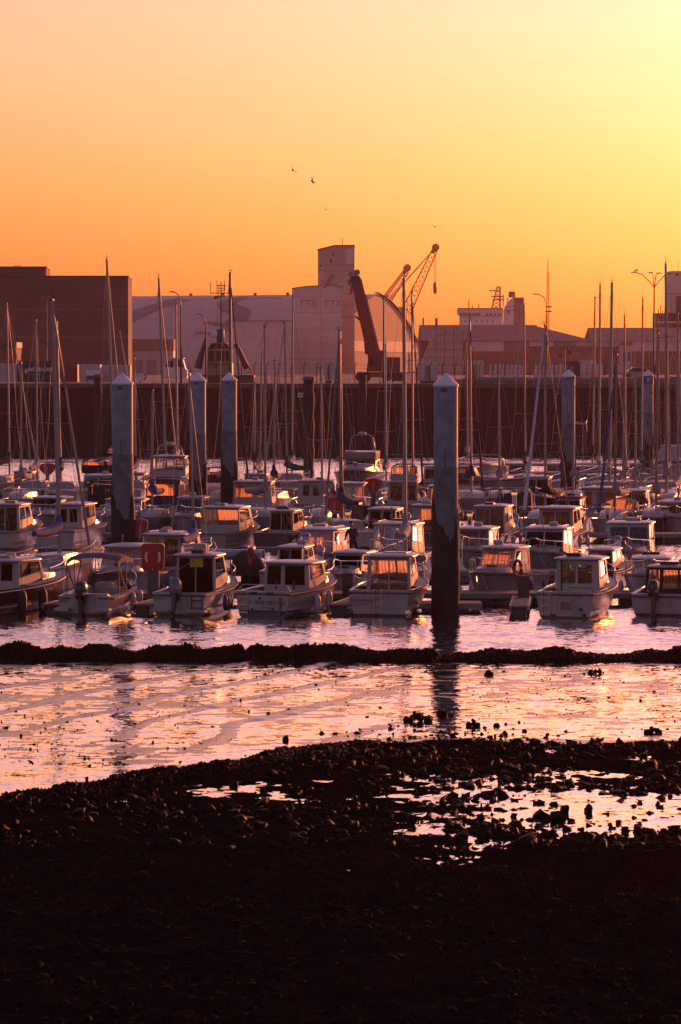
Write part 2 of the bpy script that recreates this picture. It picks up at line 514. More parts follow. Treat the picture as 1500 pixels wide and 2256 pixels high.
def ridge_a(t):
    x = -15 + 30 * t
    y = 109.9 - 0.02 * x + 0.5 * smooth_noise(x, x * 0, 5.0, 61)
    p = 750 + x * FPX / 110.0
    hf = 0.86 + 0.35 * np.clip((230 - p) / 230, 0, 1) + 0.75 * smooth_noise(x, x * 0 + 3, 1.9, 62) + 0.35 * smooth_noise(x, x * 0 + 3, 0.5, 64) + 0.25 * np.exp(-((p - 1250) / 45) ** 2)
    hf = hf * (1 - 0.93 * np.exp(-((p - 982) / 22) ** 4)) * (1 - 0.80 * np.exp(-((p - 1345) / 45) ** 4)) * (1 - 0.5 * np.exp(-((p - 545) / 12) ** 2))
    return x, y, 0 * x, 0 * x + 1, hf
bank(15000, ridge_a, 0.85, 0.29, 5, 0.085, 'oyster_bed', 'long jagged black oyster bank between the water and the mud')

def ridge_b(t):
    tt = t * 1.0
    x = -9.0 + 9.8 * tt; y = np.interp(x, [-9.0, -7.2, -4.2, -2.0, 0.8], [69.5, 72.1, 77.3, 80.3, 85.2]) - 0.2
    hf = 0.95 + 0.3 * smooth_noise(x * 2, y, 1.5, 70) - 0.75 * np.clip((tt - 0.8) / 0.2, 0, 1)
    return x, y, 0 * x + 0.85, 0 * x - 0.5, hf
bank(11000, ridge_b, 0.5, 0.27, 6, 0.075, 'oyster_bank', 'weed covered low bank running diagonally across the shore')

# loose rubble on the near shore
def rubble(n, y0, y1, seed, smin, smax, dens, name, label, m, shellp=0.5, flatz=0.7):
    r = np.random.default_rng(seed)
    y = y0 + (y1 - y0) * r.random(n); x = (r.random(n) - 0.5) * 2 * (y * 0.112 + 0.6)
    d = dens(x, y)
    k = r.random(n) < d
    x, y = x[k], y[k]
    s = smin + (smax - smin) * r.random(len(x)) ** 4.5 * 1.25
    S = np.stack([s * (0.6 + 0.9 * r.random(len(s))), s * (0.6 + 0.7 * r.random(len(s))), s * flatz * (0.6 + 0.9 * r.random(len(s)))], -1)
    P = np.stack([x, y, mud_height(x, y) + s * 0.15], -1)
    V, T = scatter(P, S, shellp, seed + 1)
    o = place(name, fast_mesh(name, V, T, m)); tag(o, label, kind='stuff')

def dens_mid(x, y):
    e = np.clip((shore_line(x) + 0.3 - y) / 1.2, 0, 1)
    right = np.clip((x + 3.5 - (y - 86) * -0.3) / 2.0, 0.25, 1)
    pud = np.exp(-(((x - 6.8) / 4.4) ** 2 + ((y - 71.5) / 4.0) ** 2)) + np.exp(-(((x + 2.6) / 2.2) ** 2 + ((y - 76.0) / 1.3) ** 2))
    band = np.clip(0.55 + 1.6 * fbm(x, y * 0.6, 2.2, 81, 3), 0.04, 1)
    return e * right * band * np.clip(1 - 0.65 * pud, 0.2, 1)
rubble(26000, 66, 86.5, 31, 0.03, 0.15, dens_mid, 'oyster_rubble', 'scattered black oyster shells and stones among the puddles', M_OYSTER)
rubble(26000, 46, 68, 33, 0.015, 0.075, lambda x, y: np.clip(0.7 + 1.2 * fbm(x, y, 1.8, 85, 2), 0.1, 1) * (1 - 0.85 * np.exp(-(((x - 7.0) / 4.6) ** 2 + ((y - 70.5) / 3.6) ** 2))), 'seaweed_rubble', 'black seaweed and shingle covering the near shore', M_WEED, 0.3, 0.5)
rubble(7000, 80, 108, 35, 0.012, 0.05, lambda x, y: np.clip(0.25 + 1.3 * fbm(x, y * 0.5, 4.0, 91, 2), 0.03, 1), 'mud_flat_debris', 'tiny dark shells strewn over the shining mud flat', M_OYSTER)

def dens_edge(x, y):
    d = y - shore_line(x)
    return np.clip(1.0 - d / 7.0, 0, 1) ** 2 * np.clip(0.35 + 1.8 * fbm(x * 0.6, y, 1.6, 95, 3), 0, 1) * (d > -0.5)
rubble(9000, 72, 96, 41, 0.02, 0.11, dens_edge, 'shore_edge_rubble', 'broken shells thinning out from the dark shore over the shining flat', M_OYSTER)

# separate clumps standing on the flat: (px, py of foot, width px, height px, label)
CL = [(918, 1592, 62, 26, 'widest oyster clump on the flat left of the pile reflection'), (972, 1577, 20, 13, 'small oyster clump just right of the widest clump'),
      (1040, 1602, 28, 20, 'twin peaked oyster clump right of the pile reflection'), (1437, 1617, 38, 16, 'low spread oyster clump near the right edge of the flat'),
      (1311, 1486, 36, 16, 'oyster clump just below the far oyster bank at the right'), (1075, 1489, 20, 12, 'oyster clump below the far bank right of the pile'),
      (1111, 1620, 16, 11, 'lone stone on the flat above the right rubble'), (592, 1576, 11, 9, 'lone square stone between the two mud rills'),
      (631, 1634, 20, 16, 'stone standing beside the top of the diagonal bank'), (1048, 1644, 26, 15, 'clump at the upper edge of the rubble near the pile reflection'),
      (1137, 1650, 28, 15, 'clump at the upper edge of the rubble in the right half'), (1297, 1660, 62, 36, 'tall spiky oyster clump on the upper edge of the rubble at right'),
      (1185, 1664, 24, 28, 'pointed oyster clump left of the tall spiky one'), (1097, 1664, 46, 30, 'broad oyster clump on the rubble edge right of the pile reflection'),
      (868, 1646, 30, 14, 'dark clump on the mud left of the pile reflection'), (1374, 1664, 44, 20, 'low broad clump on the rubble edge at far right'),
      (388, 1775, 28, 34, 'upright stone standing below the diagonal bank'), (1290, 1866, 44, 36, 'block shaped stone at the lower edge of the right puddles'),
      (1158, 1868, 54, 26, 'rounded boulder at the lower edge of the puddles'), (1243, 1796, 26, 30, 'pointed stone amid the right puddles'),
      (1296, 1792, 24, 22, 'smaller stone right of the pointed stone amid the puddles'), (1228, 1812, 40, 26, 'dark stone left below the pointed stone'),
      (1436, 1846, 22, 20, 'cone shaped stone in the puddles near the right edge'), (1088, 1848, 70, 32, 'wide weedy clump at the left end of the right puddles')]
for i, (px, py, w, h, lab) in enumerate(CL):
    Y = CAM_H * FPX / (py - 810.0)
    x = PX(px, Y, py); k = Y / FPX
    r = np.random.default_rng(100 + i)
    boulder = 'stone' in lab or 'boulder' in lab
    n = 7 if boulder else 34
    W, Hh = w * k, h * k
    if boulder:
        P = np.stack([(r.random(n) - 0.5) * W * 0.35, (r.random(n) - 0.5) * 0.2, r.random(n) * Hh * 0.3], -1); P[0] = (0, 0, Hh * 0.35)
        s = np.full(n, W * 0.3); s[0] = W * 0.46
        S = np.stack([s, s, np.full(n, Hh * 0.45)], -1); S[0, 2] = Hh * 0.62
    else:
        u = r.random(n) - 0.5
        P = np.stack([u * W, (r.random(n) - 0.5) * W * 0.5, r.random(n) * Hh * 0.75 * (1 - 1.4 * np.abs(u))], -1)
        s = np.full(n, max(0.05, W * 0.10)); S = np.stack([s, s, s * 1.5], -1)
    V, T = scatter(P, S, 0.0 if boulder else 0.75, 200 + i, 0.5)
    o = place('boulder' if boulder else 'oyster_clump', fast_mesh('oyster_clump', V, T, M_OYSTER), None, (x, Y, 0.0))
    tag(o, lab, 'stone' if boulder else 'oysters', 'stones and oyster clumps on the foreshore')

# ---- far quay and the land behind it
QY, QZ = 381.0, 7.6
M_LAND = mat('quay_tarmac', (0.06, 0.05, 0.045), 0.8, var=0.3, scale=0.2)
o = MB().box(-1250, 1250, QY + 1.2, 2600, QZ - 9, QZ - 0.02).build('quay_ground', M_LAND); tag(o, 'flat port ground behind the far quay', kind='structure')
M_QUAY = mat('quay_wall_concrete', (0.022, 0.016, 0.014), 0.9, var=0.35, scale=0.35, bump=0.6, bscale=2.0, stretch=(1, 1, 0.4), dirt=((0.02, 0.016, 0.013), 0.8))
M_QUAYLO = mat('quay_wall_algae', (0.008, 0.0065, 0.006), 0.85, var=0.5, scale=0.5, bump=0.6, bscale=3.0, stretch=(1, 1, 0.3))
M_COPE = mat('coping_stone', (0.10, 0.075, 0.068), 0.7, var=0.25, scale=0.6)
q = empty('quay_wall', (0, QY, 0)); tag(q, 'long dark concrete quay wall across the far side of the basin', 'quay')
MB().box(-420, 420, 0.0, 1.3, 4.9, QZ - 0.45).build('upper_wall', M_QUAY, q)
MB().box(-420, 420, -0.25, 1.25, -2, 4.9).build('weed_covered_foot', M_QUAYLO, q)
cm = MB().box(0, 3.94, -0.35, 1.6, QZ - 0.45, QZ + 0.02).mesh('coping_block', M_COPE, bevel=0.03)
for i in range(24):
    place('coping_block', cm, q, (-47 + i * 4.0, 0, (i * 7 % 5) * 0.004))
MB().box(-420, -47.05, -0.35, 1.6, QZ - 0.45, QZ).build('coping_run', M_COPE, q)
MB().box(49, 420, -0.35, 1.6, QZ - 0.45, QZ).build('coping_run', M_COPE, q)
M_RUST = mat('rusty_steel', (0.05, 0.026, 0.018), 0.8, var=0.5, scale=4)
lm = MB()
for sx in (-0.22, 0.22): lm.box(sx - 0.03, sx + 0.03, -0.36, -0.29, -1, QZ - 0.1)
for k in range(26): lm.box(-0.22, 0.22, -0.35, -0.30, 0.1 + k * 0.28, 0.14 + k * 0.28)
lme = lm.mesh('quay_ladder', M_RUST)
for px in (165, 640, 1085): place('ladder', lme, q, (PX(px, QY), -0.05, 0))
jm = MB().box(-0.05, 0.05, -0.03, 0.06, 4.9, QZ - 0.46).mesh('joint', M_QUAYLO)
for i in range(12): place('wall_joint', jm, q, (-44 + i * 8.0, -0.02, 0))

# a weedy bank on top of the right half of the quay
r_ = np.random.default_rng(5)
xs2 = np.linspace(8, 70, 90); ys2 = np.linspace(QY + 3, QY + 10.5, 8)
ax, ay = np.meshgrid(xs2, ys2)
az_ = QZ - 0.3 + 0.95 * np.clip((ax - 8) / 8, 0, 1) * np.clip(1 - ((ay - QY - 6.8) / 3.7) ** 2, 0, 1) + 0.18 * r_.random(ax.shape)
i2 = np.arange(ax.size).reshape(ax.shape)
T = np.stack([i2[:-1, :-1], i2[:-1, 1:], i2[1:, 1:], i2[1:, :-1]], -1).reshape(-1, 4)
o = place('earth_bank', fast_mesh('earth_bank', np.stack([ax, ay, az_], -1).reshape(-1, 3), T, mat('scrub_earth', (0.045, 0.03, 0.022), 0.9, var=0.5, scale=1.0), True))
tag(o, 'low dark scrubby earth bank along the right half of the quay', kind='structure')

# ---- air: evening haze round the whole place
hz = MB().box(-1300, 1300, -60, 2700, -3.5, 62).build('haze', None)
m = bpy.data.materials.new('evening_haze'); m.use_nodes = True
nt = m.node_tree; nt.nodes.clear()
vo = N(nt, 'ShaderNodeVolumePrincipled')
vo.inputs['Color'].default_value = (0.97, 0.70, 0.76, 1)
vo.inputs['Density'].default_value = 0.00005
vo.inputs['Anisotropy'].default_value = 0.55
om = N(nt, 'ShaderNodeOutputMaterial'); nt.links.new(vo.outputs[0], om.inputs['Volume'])
hz.data.materials.append(m)
hz['kind'] = 'stuff'; hz['label'] = 'thin orange evening haze over the harbour'
# ================================================================== port behind the quay
GZ = QZ - 0.02
def zbox(mb, px0, px1, ptop, Y, depth, pbot=None, z0=None):
    """box whose front face spans px0..px1 and whose top is at ptop, at distance Y"""
    zt = PZ(ptop, Y)
    zb = PZ(pbot, Y) if pbot is not None else (GZ if z0 is None else z0)
    return mb.box(PX(px0, Y), PX(px1, Y), Y, Y + depth, zb, zt)

M_BRICK = None
def brick_mat(name, c1, c2, mortar, scale=1.0):
    m, nt, b = nodes_of(name)
    L = nt.links.new
    tc = N(nt, 'ShaderNodeTexCoord'); mp = N(nt, 'ShaderNodeMapping'); mp.inputs['Rotation'].default_value = (math.pi / 2, 0, 0)
    L(tc.outputs['Object'], mp.inputs[0])
    br = N(nt, 'ShaderNodeTexBrick'); br.inputs['Scale'].default_value = scale
    br.inputs['Color1'].default_value = (*c1, 1); br.inputs['Color2'].default_value = (*c2, 1); br.inputs['Mortar'].default_value = (*mortar, 1)
    L(mp.outputs[0], br.inputs['Vector'])
    no = N(nt, 'ShaderNodeTexNoise'); no.inputs['Scale'].default_value = 0.18; no.inputs['Detail'].default_value = 6; L(tc.outputs['Object'], no.inputs['Vector'])
    mr = N(nt, 'ShaderNodeMapRange'); mr.inputs[1].default_value = 0.3; mr.inputs[2].default_value = 0.7; mr.inputs[3].default_value = 0.75; mr.inputs[4].default_value = 1.2; L(no.outputs[0], mr.inputs[0])
    sc = N(nt, 'ShaderNodeVectorMath', operation='SCALE'); L(br.outputs[0], sc.inputs[0]); L(mr.outputs[0], sc.inputs['Scale'])
    L(sc.outputs[0], b.inputs['Base Color']); b.inputs['Roughness'].default_value = 0.85
    return m
M_BRICK = brick_mat('dark_brick', (0.16, 0.075, 0.060), (0.125, 0.058, 0.050), (0.15, 0.105, 0.09), 1.6)
M_REDBR = brick_mat('red_brick', (0.26, 0.085, 0.05), (0.2, 0.06, 0.04), (0.2, 0.12, 0.09), 1.6)
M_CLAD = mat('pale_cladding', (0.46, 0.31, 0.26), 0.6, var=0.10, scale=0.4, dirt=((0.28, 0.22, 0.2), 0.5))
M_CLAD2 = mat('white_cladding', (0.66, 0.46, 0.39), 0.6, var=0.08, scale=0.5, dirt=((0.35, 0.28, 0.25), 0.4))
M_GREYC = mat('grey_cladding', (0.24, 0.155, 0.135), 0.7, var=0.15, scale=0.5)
M_ROOFD = mat('brown_roof_sheet', (0.24, 0.10, 0.075), 0.8, var=0.2, scale=0.4)
M_TRIMD = mat('dark_trim', (0.06, 0.045, 0.04), 0.6)
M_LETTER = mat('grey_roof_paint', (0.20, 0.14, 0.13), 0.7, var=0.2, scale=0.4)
M_WIN = mat('dark_window', (0.02, 0.02, 0.022), 0.15)
M_DKSTEEL = mat('dark_steel', (0.05, 0.04, 0.038), 0.5, metal=0.3)
M_GALV = mat('galvanised_steel', (0.30, 0.29, 0.29), 0.5, metal=0.4, var=0.2, scale=2)
M_REDP = mat('red_machine_paint', (0.24, 0.026, 0.02), 0.5, var=0.2, scale=1.5)
M_ORANGE_PAINT_HAZE = mat('orange_paint_and_haze', (0.55, 0.14, 0.05), 0.45, var=0.2, scale=1.5)  # on the harbour cranes this orange is evening haze put into the colour
M_BLK = mat('black_rubber', (0.012, 0.012, 0.012), 0.6)
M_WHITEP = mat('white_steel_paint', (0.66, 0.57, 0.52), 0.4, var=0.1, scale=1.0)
M_YELP = mat('cream_steel_paint', (0.30, 0.23, 0.15), 0.5, var=0.15, scale=1.0)
M_BLUEP = mat('blue_sign_paint', (0.03, 0.06, 0.16), 0.5)

# ---- brick block at the left
Y = 600
b = empty('brick_warehouse', (PX(140, Y), Y, GZ)); tag(b, 'tall dark brick warehouse with stepped flat roof at the left edge', 'building')
bx0, bx1, bxs = PX(-260, Y) - b.location.x, PX(284, Y) - b.location.x, PX(103, Y) - b.location.x
zt, zt2 = PZ(610, Y) - GZ, PZ(590, Y) - GZ
MB().box(bx0, bx1, 0, 11, 0, zt).build('wall', M_BRICK, b)
MB().box(bx0, bxs, 0.3, 9, zt, zt2).build('upper_storey', M_BRICK, b)
MB().box(bx0, bx1 + 0.15, -0.15, 11.1, zt, zt + 0.22).build('parapet', M_TRIMD, b)
MB().box(bx0, bxs + 0.2, 0.1, 9.1, zt2, zt2 + 0.25).build('parapet', M_TRIMD, b)
for py in (682, 742): 
    z = PZ(py, Y) - GZ
    MB().box(bx0, bx1, -0.06, 0.0, z - 0.18, z + 0.18).build('concrete_band', mat('band_concrete', (0.17, 0.105, 0.09), 0.8), b)
v = MB()
for k in range(3):
    xx = PX(31 + k * 5, Y) - b.location.x
    v.tube([(xx, 3, zt2), (xx, 3, zt2 + 0.45), (xx + 0.12, 3, zt2 + 0.55), (xx + 0.22, 3, zt2 + 0.4)], 0.06, 5)
v.build('roof_vent', M_DKSTEEL, b)
for px in (104, 211): 
    xx = PX(px, Y) - b.location.x; z = PZ(655 if px < 150 else 680, Y) - GZ
    MB().cbox((xx, -0.35, z), (0.6, 0.5, 0.18)).build('floodlight', M_DKSTEEL, b)

Y = 480
b = empty('brick_shed', (PX(5, Y), Y, GZ)); tag(b, 'low orange brick shed with dark flat roof at the left edge', 'building')
MB().box(-7, PX(37, Y) - b.location.x, 0, 8, 0, PZ(766, Y) - GZ).build('wall', M_REDBR, b)
MB().box(-7.1, PX(38.5, Y) - b.location.x, -0.2, 8.2, PZ(766, Y) - GZ, PZ(754, Y) - GZ).build('roof', M_TRIMD, b)

# ---- arched storage hall with giant letters on its roof
PH = R(22)
Yh = 1050.0
axis = Vector((-math.cos(PH), math.sin(PH), 0)); acr = Vector((math.sin(PH), math.cos(PH), 0))
pk = Vector((PX(833, Yh), Yh, 0))
hall = empty('arched_hall', (pk.x, pk.y, GZ)); tag(hall, 'long pale arched storage hall with giant dark letters on its roof', 'building')
RZ = PZ(648, Yh) - GZ; HWID = 43.0
def arch(v):     # v in -1..1 across the hall -> (across, z)
    a = abs(v)
    return v * HWID, RZ * (1 - a ** 1.55) * 0.80 + RZ * 0.20 * (1 - a ** 5)
NV = 36
def hall_pt(u, v, lift=0.0):
    c, z = arch(v)
    p = axis * u + acr * c
    return (p.x, p.y, z + lift)
LEN = 210.0
secs = [[hall_pt(u, -1 + 2 * j / NV) for j in range(NV + 1)] for u in (0, LEN)]
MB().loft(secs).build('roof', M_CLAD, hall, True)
gv = [hall_pt(0.05, -1 + 2 * j / NV) for j in range(NV + 1)]
MB().add(gv, [tuple(range(NV + 1))]).build('gable_wall', mat('gable_cladding', (0.24, 0.155, 0.13), 0.65, var=0.1, scale=0.3), hall)
MB().tube([hall_pt(-0.15, -1 + 2 * j / NV, 0.1) for j in range(NV + 1)], 0.3, 5).build('gable_trim', M_CLAD, hall)
def gband(z0, z1, v0, v1, name, m):
    a, c = hall_pt(-0.1, v0), hall_pt(-0.1, v1)
    MB().add([(a[0], a[1], z0), (c[0], c[1], z0), (c[0], c[1], z1), (a[0], a[1], z1)], [(0, 1, 2, 3)]).build(name, m, hall)
gband(PZ(775, Yh) - GZ, PZ(752, Yh) - GZ, -0.95, 0.93, 'white_band', M_CLAD2)
gband(0.2, PZ(778, Yh) - GZ, 0.62, 0.9, 'door', M_GREYC)
KS = 1.87
def stroke(pts, w, name='roof_letter'):
    pts = [(u * KS, v) for u, v in pts]; w = w * KS
    """painted letter stroke following the arch: pts in (u, v)"""
    mb = MB(); L_, R_ = [], []
    P = []
    for i in range(len(pts) - 1):
        n = max(2, int(8 * math.hypot((pts[i + 1][0] - pts[i][0]) / 12, (pts[i + 1][1] - pts[i][1]) * 2)) + 2)
        for k in range(n):
            t = k / n
            P.append((pts[i][0] + (pts[i + 1][0] - pts[i][0]) * t, pts[i][1] + (pts[i + 1][1] - pts[i][1]) * t))
    P.append(pts[-1])
    for i, (u, v) in enumerate(P):
        du = P[min(i + 1, len(P) - 1)][0] - P[max(i - 1, 0)][0]; dv = (P[min(i + 1, len(P) - 1)][1] - P[max(i - 1, 0)][1]) * HWID
        d = math.hypot(du, dv) or 1
        nu, nv = -dv / d, du / d
        L_.append(hall_pt(u + nu * w / 2, max(-0.99, v + nv * w / 2 / HWID), 0.06)); R_.append(hall_pt(u - nu * w / 2, max(-0.99, v - nv * w / 2 / HWID), 0.06))
    mb.loft([L_, R_]).build(name, M_LETTER, hall, True)
# two T shapes and an S, slanted, painted on the near slope (v from -0.95 at the eaves to 0 at the ridge)
for u0 in (52.0, 36.5):
    stroke([(u0 + 3, -0.10), (u0 - 8.5, -0.10)], 4.0)
    stroke([(u0 - 3.5, -0.16), (u0 + 8.0, -0.80)], 3.6)
stroke([(15.2, -0.12), (19, -0.07), (22.5, -0.13), (24.5, -0.27), (22.6, -0.38), (19.8, -0.45), (19.2, -0.56), (21.5, -0.66), (25.5, -0.64)], 3.2)
for k in range(14):
    MB().cbox(hall_pt(8 + k * 11.0, 0, 0.3), (0.9, 0.9, 0.9)).build('roof_vent', M_GREYC, hall)

# ---- silo tower block with lettering
Y = 1015
t = empty('silo_tower', (PX(712, Y), Y, GZ)); tag(t, 'tall pale windowless silo tower rising behind the lettered blocks', 'building')
ox = t.location.x
zA = PZ(550, Y) - GZ; zB = PZ(540, Y) - GZ
def xo(px): return PX(px, Y) - ox
MB().prism([(xo(701), 0), (xo(780), 0), (xo(780), zB), (xo(737), zB - 0.1), (xo(701), zA)], 6, 18).build('wall', M_CLAD, t)
MB().prism([(xo(700), zA), (xo(737), zB - 0.1), (xo(780.8), zB), (xo(780.8), zB + 0.3), (xo(737), zB + 0.25), (xo(700), zA + 0.35)], 5.8, 18.2).build('roof_edge', M_TRIMD, t)
for (a, c, d, e) in ((733, 738, 556, 561), (728, 732.5, 569, 578), (706, 709, 583, 587)):
    MB().box(xo(a), xo(c), 5.85, 6, PZ(e, Y) - GZ, PZ(d, Y) - GZ).build('window', M_WIN, t)
MB().box(xo(762.5), xo(777.5), 5.86, 5.98, PZ(581, Y) - GZ, PZ(547, Y) - GZ).build('door_panel', M_CLAD2, t)
for py in (582, 595, 646, 672, 698): MB().box(xo(701 if py < 630 else 752.6), xo(780), 5.9, 5.99, PZ(py, Y) - GZ - 0.1, PZ(py, Y) - GZ + 0.1).build('seam', M_GREYC, t)
st = MB(); st.tube([(xo(717), 5.0, PZ(628, Y) - GZ), (xo(735), 5.0, PZ(604, Y) - GZ)], 0.5, 5); st.build('conveyor', M_GREYC, t)
MB().tube([(xo(753), 10, zB), (xo(753), 10, zB + 2.6)], 0.1, 4).build('antenna', M_DKSTEEL, t)

Y = 990
for k, (a, c, tl, tm, tr) in enumerate(((644.5, 708.5, 636, 631, 630), (708.8, 753, 636, 628, 632.5))):
    b = empty('silo_block', (PX(a, Y), Y, GZ)); tag(b, ('wide pale silo block with grey TTS lettering left of its twin', 'narrow pale silo block with grey TTS lettering against the tower')[k], 'building', 'lettered silo blocks')
    wd = PX(c, Y) - PX(a, Y)
    z0, z1, z2 = PZ(tl, Y) - GZ, PZ(tm, Y) - GZ, PZ(tr, Y) - GZ
    mid = wd * (0.55 if k == 0 else 0.45)
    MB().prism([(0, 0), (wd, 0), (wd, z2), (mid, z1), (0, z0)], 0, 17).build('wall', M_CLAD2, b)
    MB().prism([(-0.12, z0), (mid, z1), (wd + 0.1, z2), (wd + 0.1, z2 + 0.2), (mid, z1 + 0.2), (-0.12, z0 + 0.2)], -0.2, 17.2).build('roof_edge', M_TRIMD, b)
    tm_ = text_mesh('TTS', 2.35, mat('faded_wall_lettering', (0.36, 0.25, 0.22), 0.7), 0.05, shear=0.15, bold=0.05)
    place('lettering', tm_, b, (PX((677, 731)[k], Y) - PX(a, Y), -0.06, PZ(668, Y) - GZ), (math.pi / 2, 0, 0), (1.25, 1, 1))
    for j in range(5): MB().box(0.02, wd - 0.02, -0.025, 0.0, 4.2 + j * 4.5, 4.28 + j * 4.5).build('seam', M_GREYC, b)
    MB().box(wd - 0.06, wd + 0.03, -0.05, 0.05, 0, z2).build('downpipe', M_GREYC, b)

Y = 970
b = empty('low_silo_annex', (PX(580, Y), Y, GZ)); tag(b, 'low flat pale annex wall in front of the arched hall', 'building')
MB().box(PX(514, Y) - PX(580, Y), PX(644, Y) - PX(580, Y), 0, 10, 0, PZ(708, Y) - GZ).build('wall', M_CLAD2, b)
MB().box(PX(512, Y) - PX(580, Y), PX(644.3, Y) - PX(580, Y), -0.2, 10, PZ(708, Y) - GZ, PZ(706, Y) - GZ).build('roof_edge', M_GREYC, b)
MB().box(PX(560, Y) - PX(580, Y), PX(570, Y) - PX(580, Y), -0.1, 0, PZ(708, Y) - GZ + .25, PZ(706, Y) - GZ + 0.35).build('skylight', M_WHITEP, b)
Y = 860
b = empty('flat_roofed_store', (PX(335, Y), Y, GZ)); tag(b, 'low dark roofed store between the brick warehouse and the tug', 'building')
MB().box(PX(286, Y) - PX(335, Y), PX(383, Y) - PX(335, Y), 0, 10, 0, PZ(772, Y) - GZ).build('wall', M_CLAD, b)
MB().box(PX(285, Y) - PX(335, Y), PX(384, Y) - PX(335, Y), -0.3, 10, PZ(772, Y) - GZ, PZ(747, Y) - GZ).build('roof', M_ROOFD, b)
for k in range(3): MB().box(-4.6 + k * 3.4, -2.2 + k * 3.4, -0.06, 0, 0.1, 3.8).build('door', M_GREYC, b)

# ---- long sheds at the right
Y = 520
def shed(name, label, px0, px1, ptop, peave, Y, depth, wallm, roofm, hip=0.0, bands=(), doors=()):
    x0, x1 = PX(px0, Y), PX(px1, Y)
    e = empty(name, ((x0 + x1) / 2, Y, GZ)); tag(e, label, 'building')
    h = (x1 - x0) / 2; ze, zt = PZ(peave, Y) - GZ, (PZ(ptop, Y + depth / 2) - GZ)
    MB().box(-h, h, 0, depth, 0, ze).build('wall', wallm, e)
    rv = [(-h - .3, -0.4, ze), (h + .3, -0.4, ze), (h + .3, depth + .4, ze), (-h - .3, depth + .4, ze), (-h + hip * 0.0 - .3, depth / 2, zt), (h - hip, depth / 2, zt)]
    MB().add(rv, [(0, 1, 5, 4), (2, 3, 4, 5), (1, 2, 5), (3, 0, 4), (3, 2, 1, 0)]).build('roof', roofm, e)
    for (a, c, d, f, m, nm) in bands:
        MB().box(PX(a, Y) - e.location.x, PX(c, Y) - e.location.x, -0.08, -0.003, max(0.02, PZ(f, Y) - GZ), PZ(d, Y) - GZ).build(nm, m, e)
    return e
shed('long_shed', 'long dark roofed quay shed with white and grey wall panels', 928, 1306, 716, 751, 880, 34, M_REDBR, M_ROOFD, 15,
     ((1038, 1109, 752.5, 774, M_CLAD2, 'white_panel'), (1109.5, 1165, 752.5, 775, M_GREYC, 'grey_panel'), (1165.5, 1217, 752.5, 763, M_CLAD2, 'white_panel'), (1217.5, 1266, 752.5, 763, M_GREYC, 'grey_panel'), (1266.5, 1305, 752.5, 763, M_CLAD, 'white_panel'),
      (1038, 1305, 776, 836, M_ROOFD, 'lower_wall'), (1229, 1236, 778, 786, M_WIN, 'window'), (1249, 1256, 772, 780, M_WIN, 'window')))
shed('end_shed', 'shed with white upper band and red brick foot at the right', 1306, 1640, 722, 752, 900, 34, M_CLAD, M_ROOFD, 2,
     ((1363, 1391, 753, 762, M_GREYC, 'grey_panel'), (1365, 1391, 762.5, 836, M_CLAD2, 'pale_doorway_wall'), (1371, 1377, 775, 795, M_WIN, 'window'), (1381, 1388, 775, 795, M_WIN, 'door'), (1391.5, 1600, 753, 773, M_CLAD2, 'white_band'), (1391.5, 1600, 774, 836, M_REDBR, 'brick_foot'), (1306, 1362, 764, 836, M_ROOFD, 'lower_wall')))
# slanted steel gantry in front of the long shed
Y = 840
g = empty('conveyor_frame', (PX(970, Y), Y, GZ)); tag(g, 'pale sloping sheeted conveyor house on a steel frame beside the hall', 'structure')
def gx_(px): return PX(px, Y) - g.location.x
MB().prism([(gx_(915), 0), (gx_(1018), 0), (gx_(1018), PZ(727, Y) - GZ), (gx_(958), PZ(727, Y) - GZ)], 0, 6).build('sheeting', M_CLAD, g)
fr = MB()
for k in range(6):
    z = 0.6 + k * 1.85
    fr.box(gx_(916 + k * 8.0), gx_(1018), -0.12, -0.01, z, z + 0.16)
for px in (958, 978, 998, 1018): fr.box(gx_(px) - 0.1, gx_(px) + 0.1, -0.14, -0.02, 0, PZ(727, Y) - GZ)
fr.build('frame', M_GREYC, g)
for (px, w, pt, lab) in ((931, 3.5, 701, 'thin dark chimney beside the arched hall gable'), (960, 6, 702, 'thicker dark chimney over the long shed roof')):
    o = MB().lathe([(w / 2 * 1300 / FPX, 0), (w / 2 * 1300 / FPX, PZ(pt, 1300) - GZ), (w / 2 * 1350 / FPX, PZ(pt, 1300) - GZ), (w / 2 * 1350 / FPX, PZ(pt, 1300) - GZ + 0.2)], n=10).build('chimney', M_ROOFD, None, True, loc=(PX(px, 1300), 1300, GZ))
    tag(o, lab, 'chimney')
# white tower block at the right edge
Y = 1000
b = empty('white_tower_block', (PX(1520, Y), Y, GZ)); tag(b, 'pale square tower block cut by the right edge', 'building')
MB().box(PX(1473, Y) - PX(1520, Y), 5, 0, 8, 0, PZ(597, Y) - GZ).build('wall', M_CLAD2, b)
MB().box(PX(1486, Y) - PX(1520, Y), PX(1493, Y) - PX(1520, Y), -0.05, 0, PZ(607, Y) - GZ, PZ(602, Y) - GZ).build('window', M_WIN, b)
MB().box(PX(1472, Y) - PX(1520, Y), 5, -0.1, 8.1, PZ(647, Y) - GZ, PZ(645.5, Y) - GZ).build('seam', M_GREYC, b)
MB().tube([(PX(1494, Y) - PX(1520, Y), 3, PZ(597, Y) - GZ), (PX(1494, Y) - PX(1520, Y), 3, PZ(575, Y) - GZ)], 0.05, 4).build('antenna', M_DKSTEEL, b)

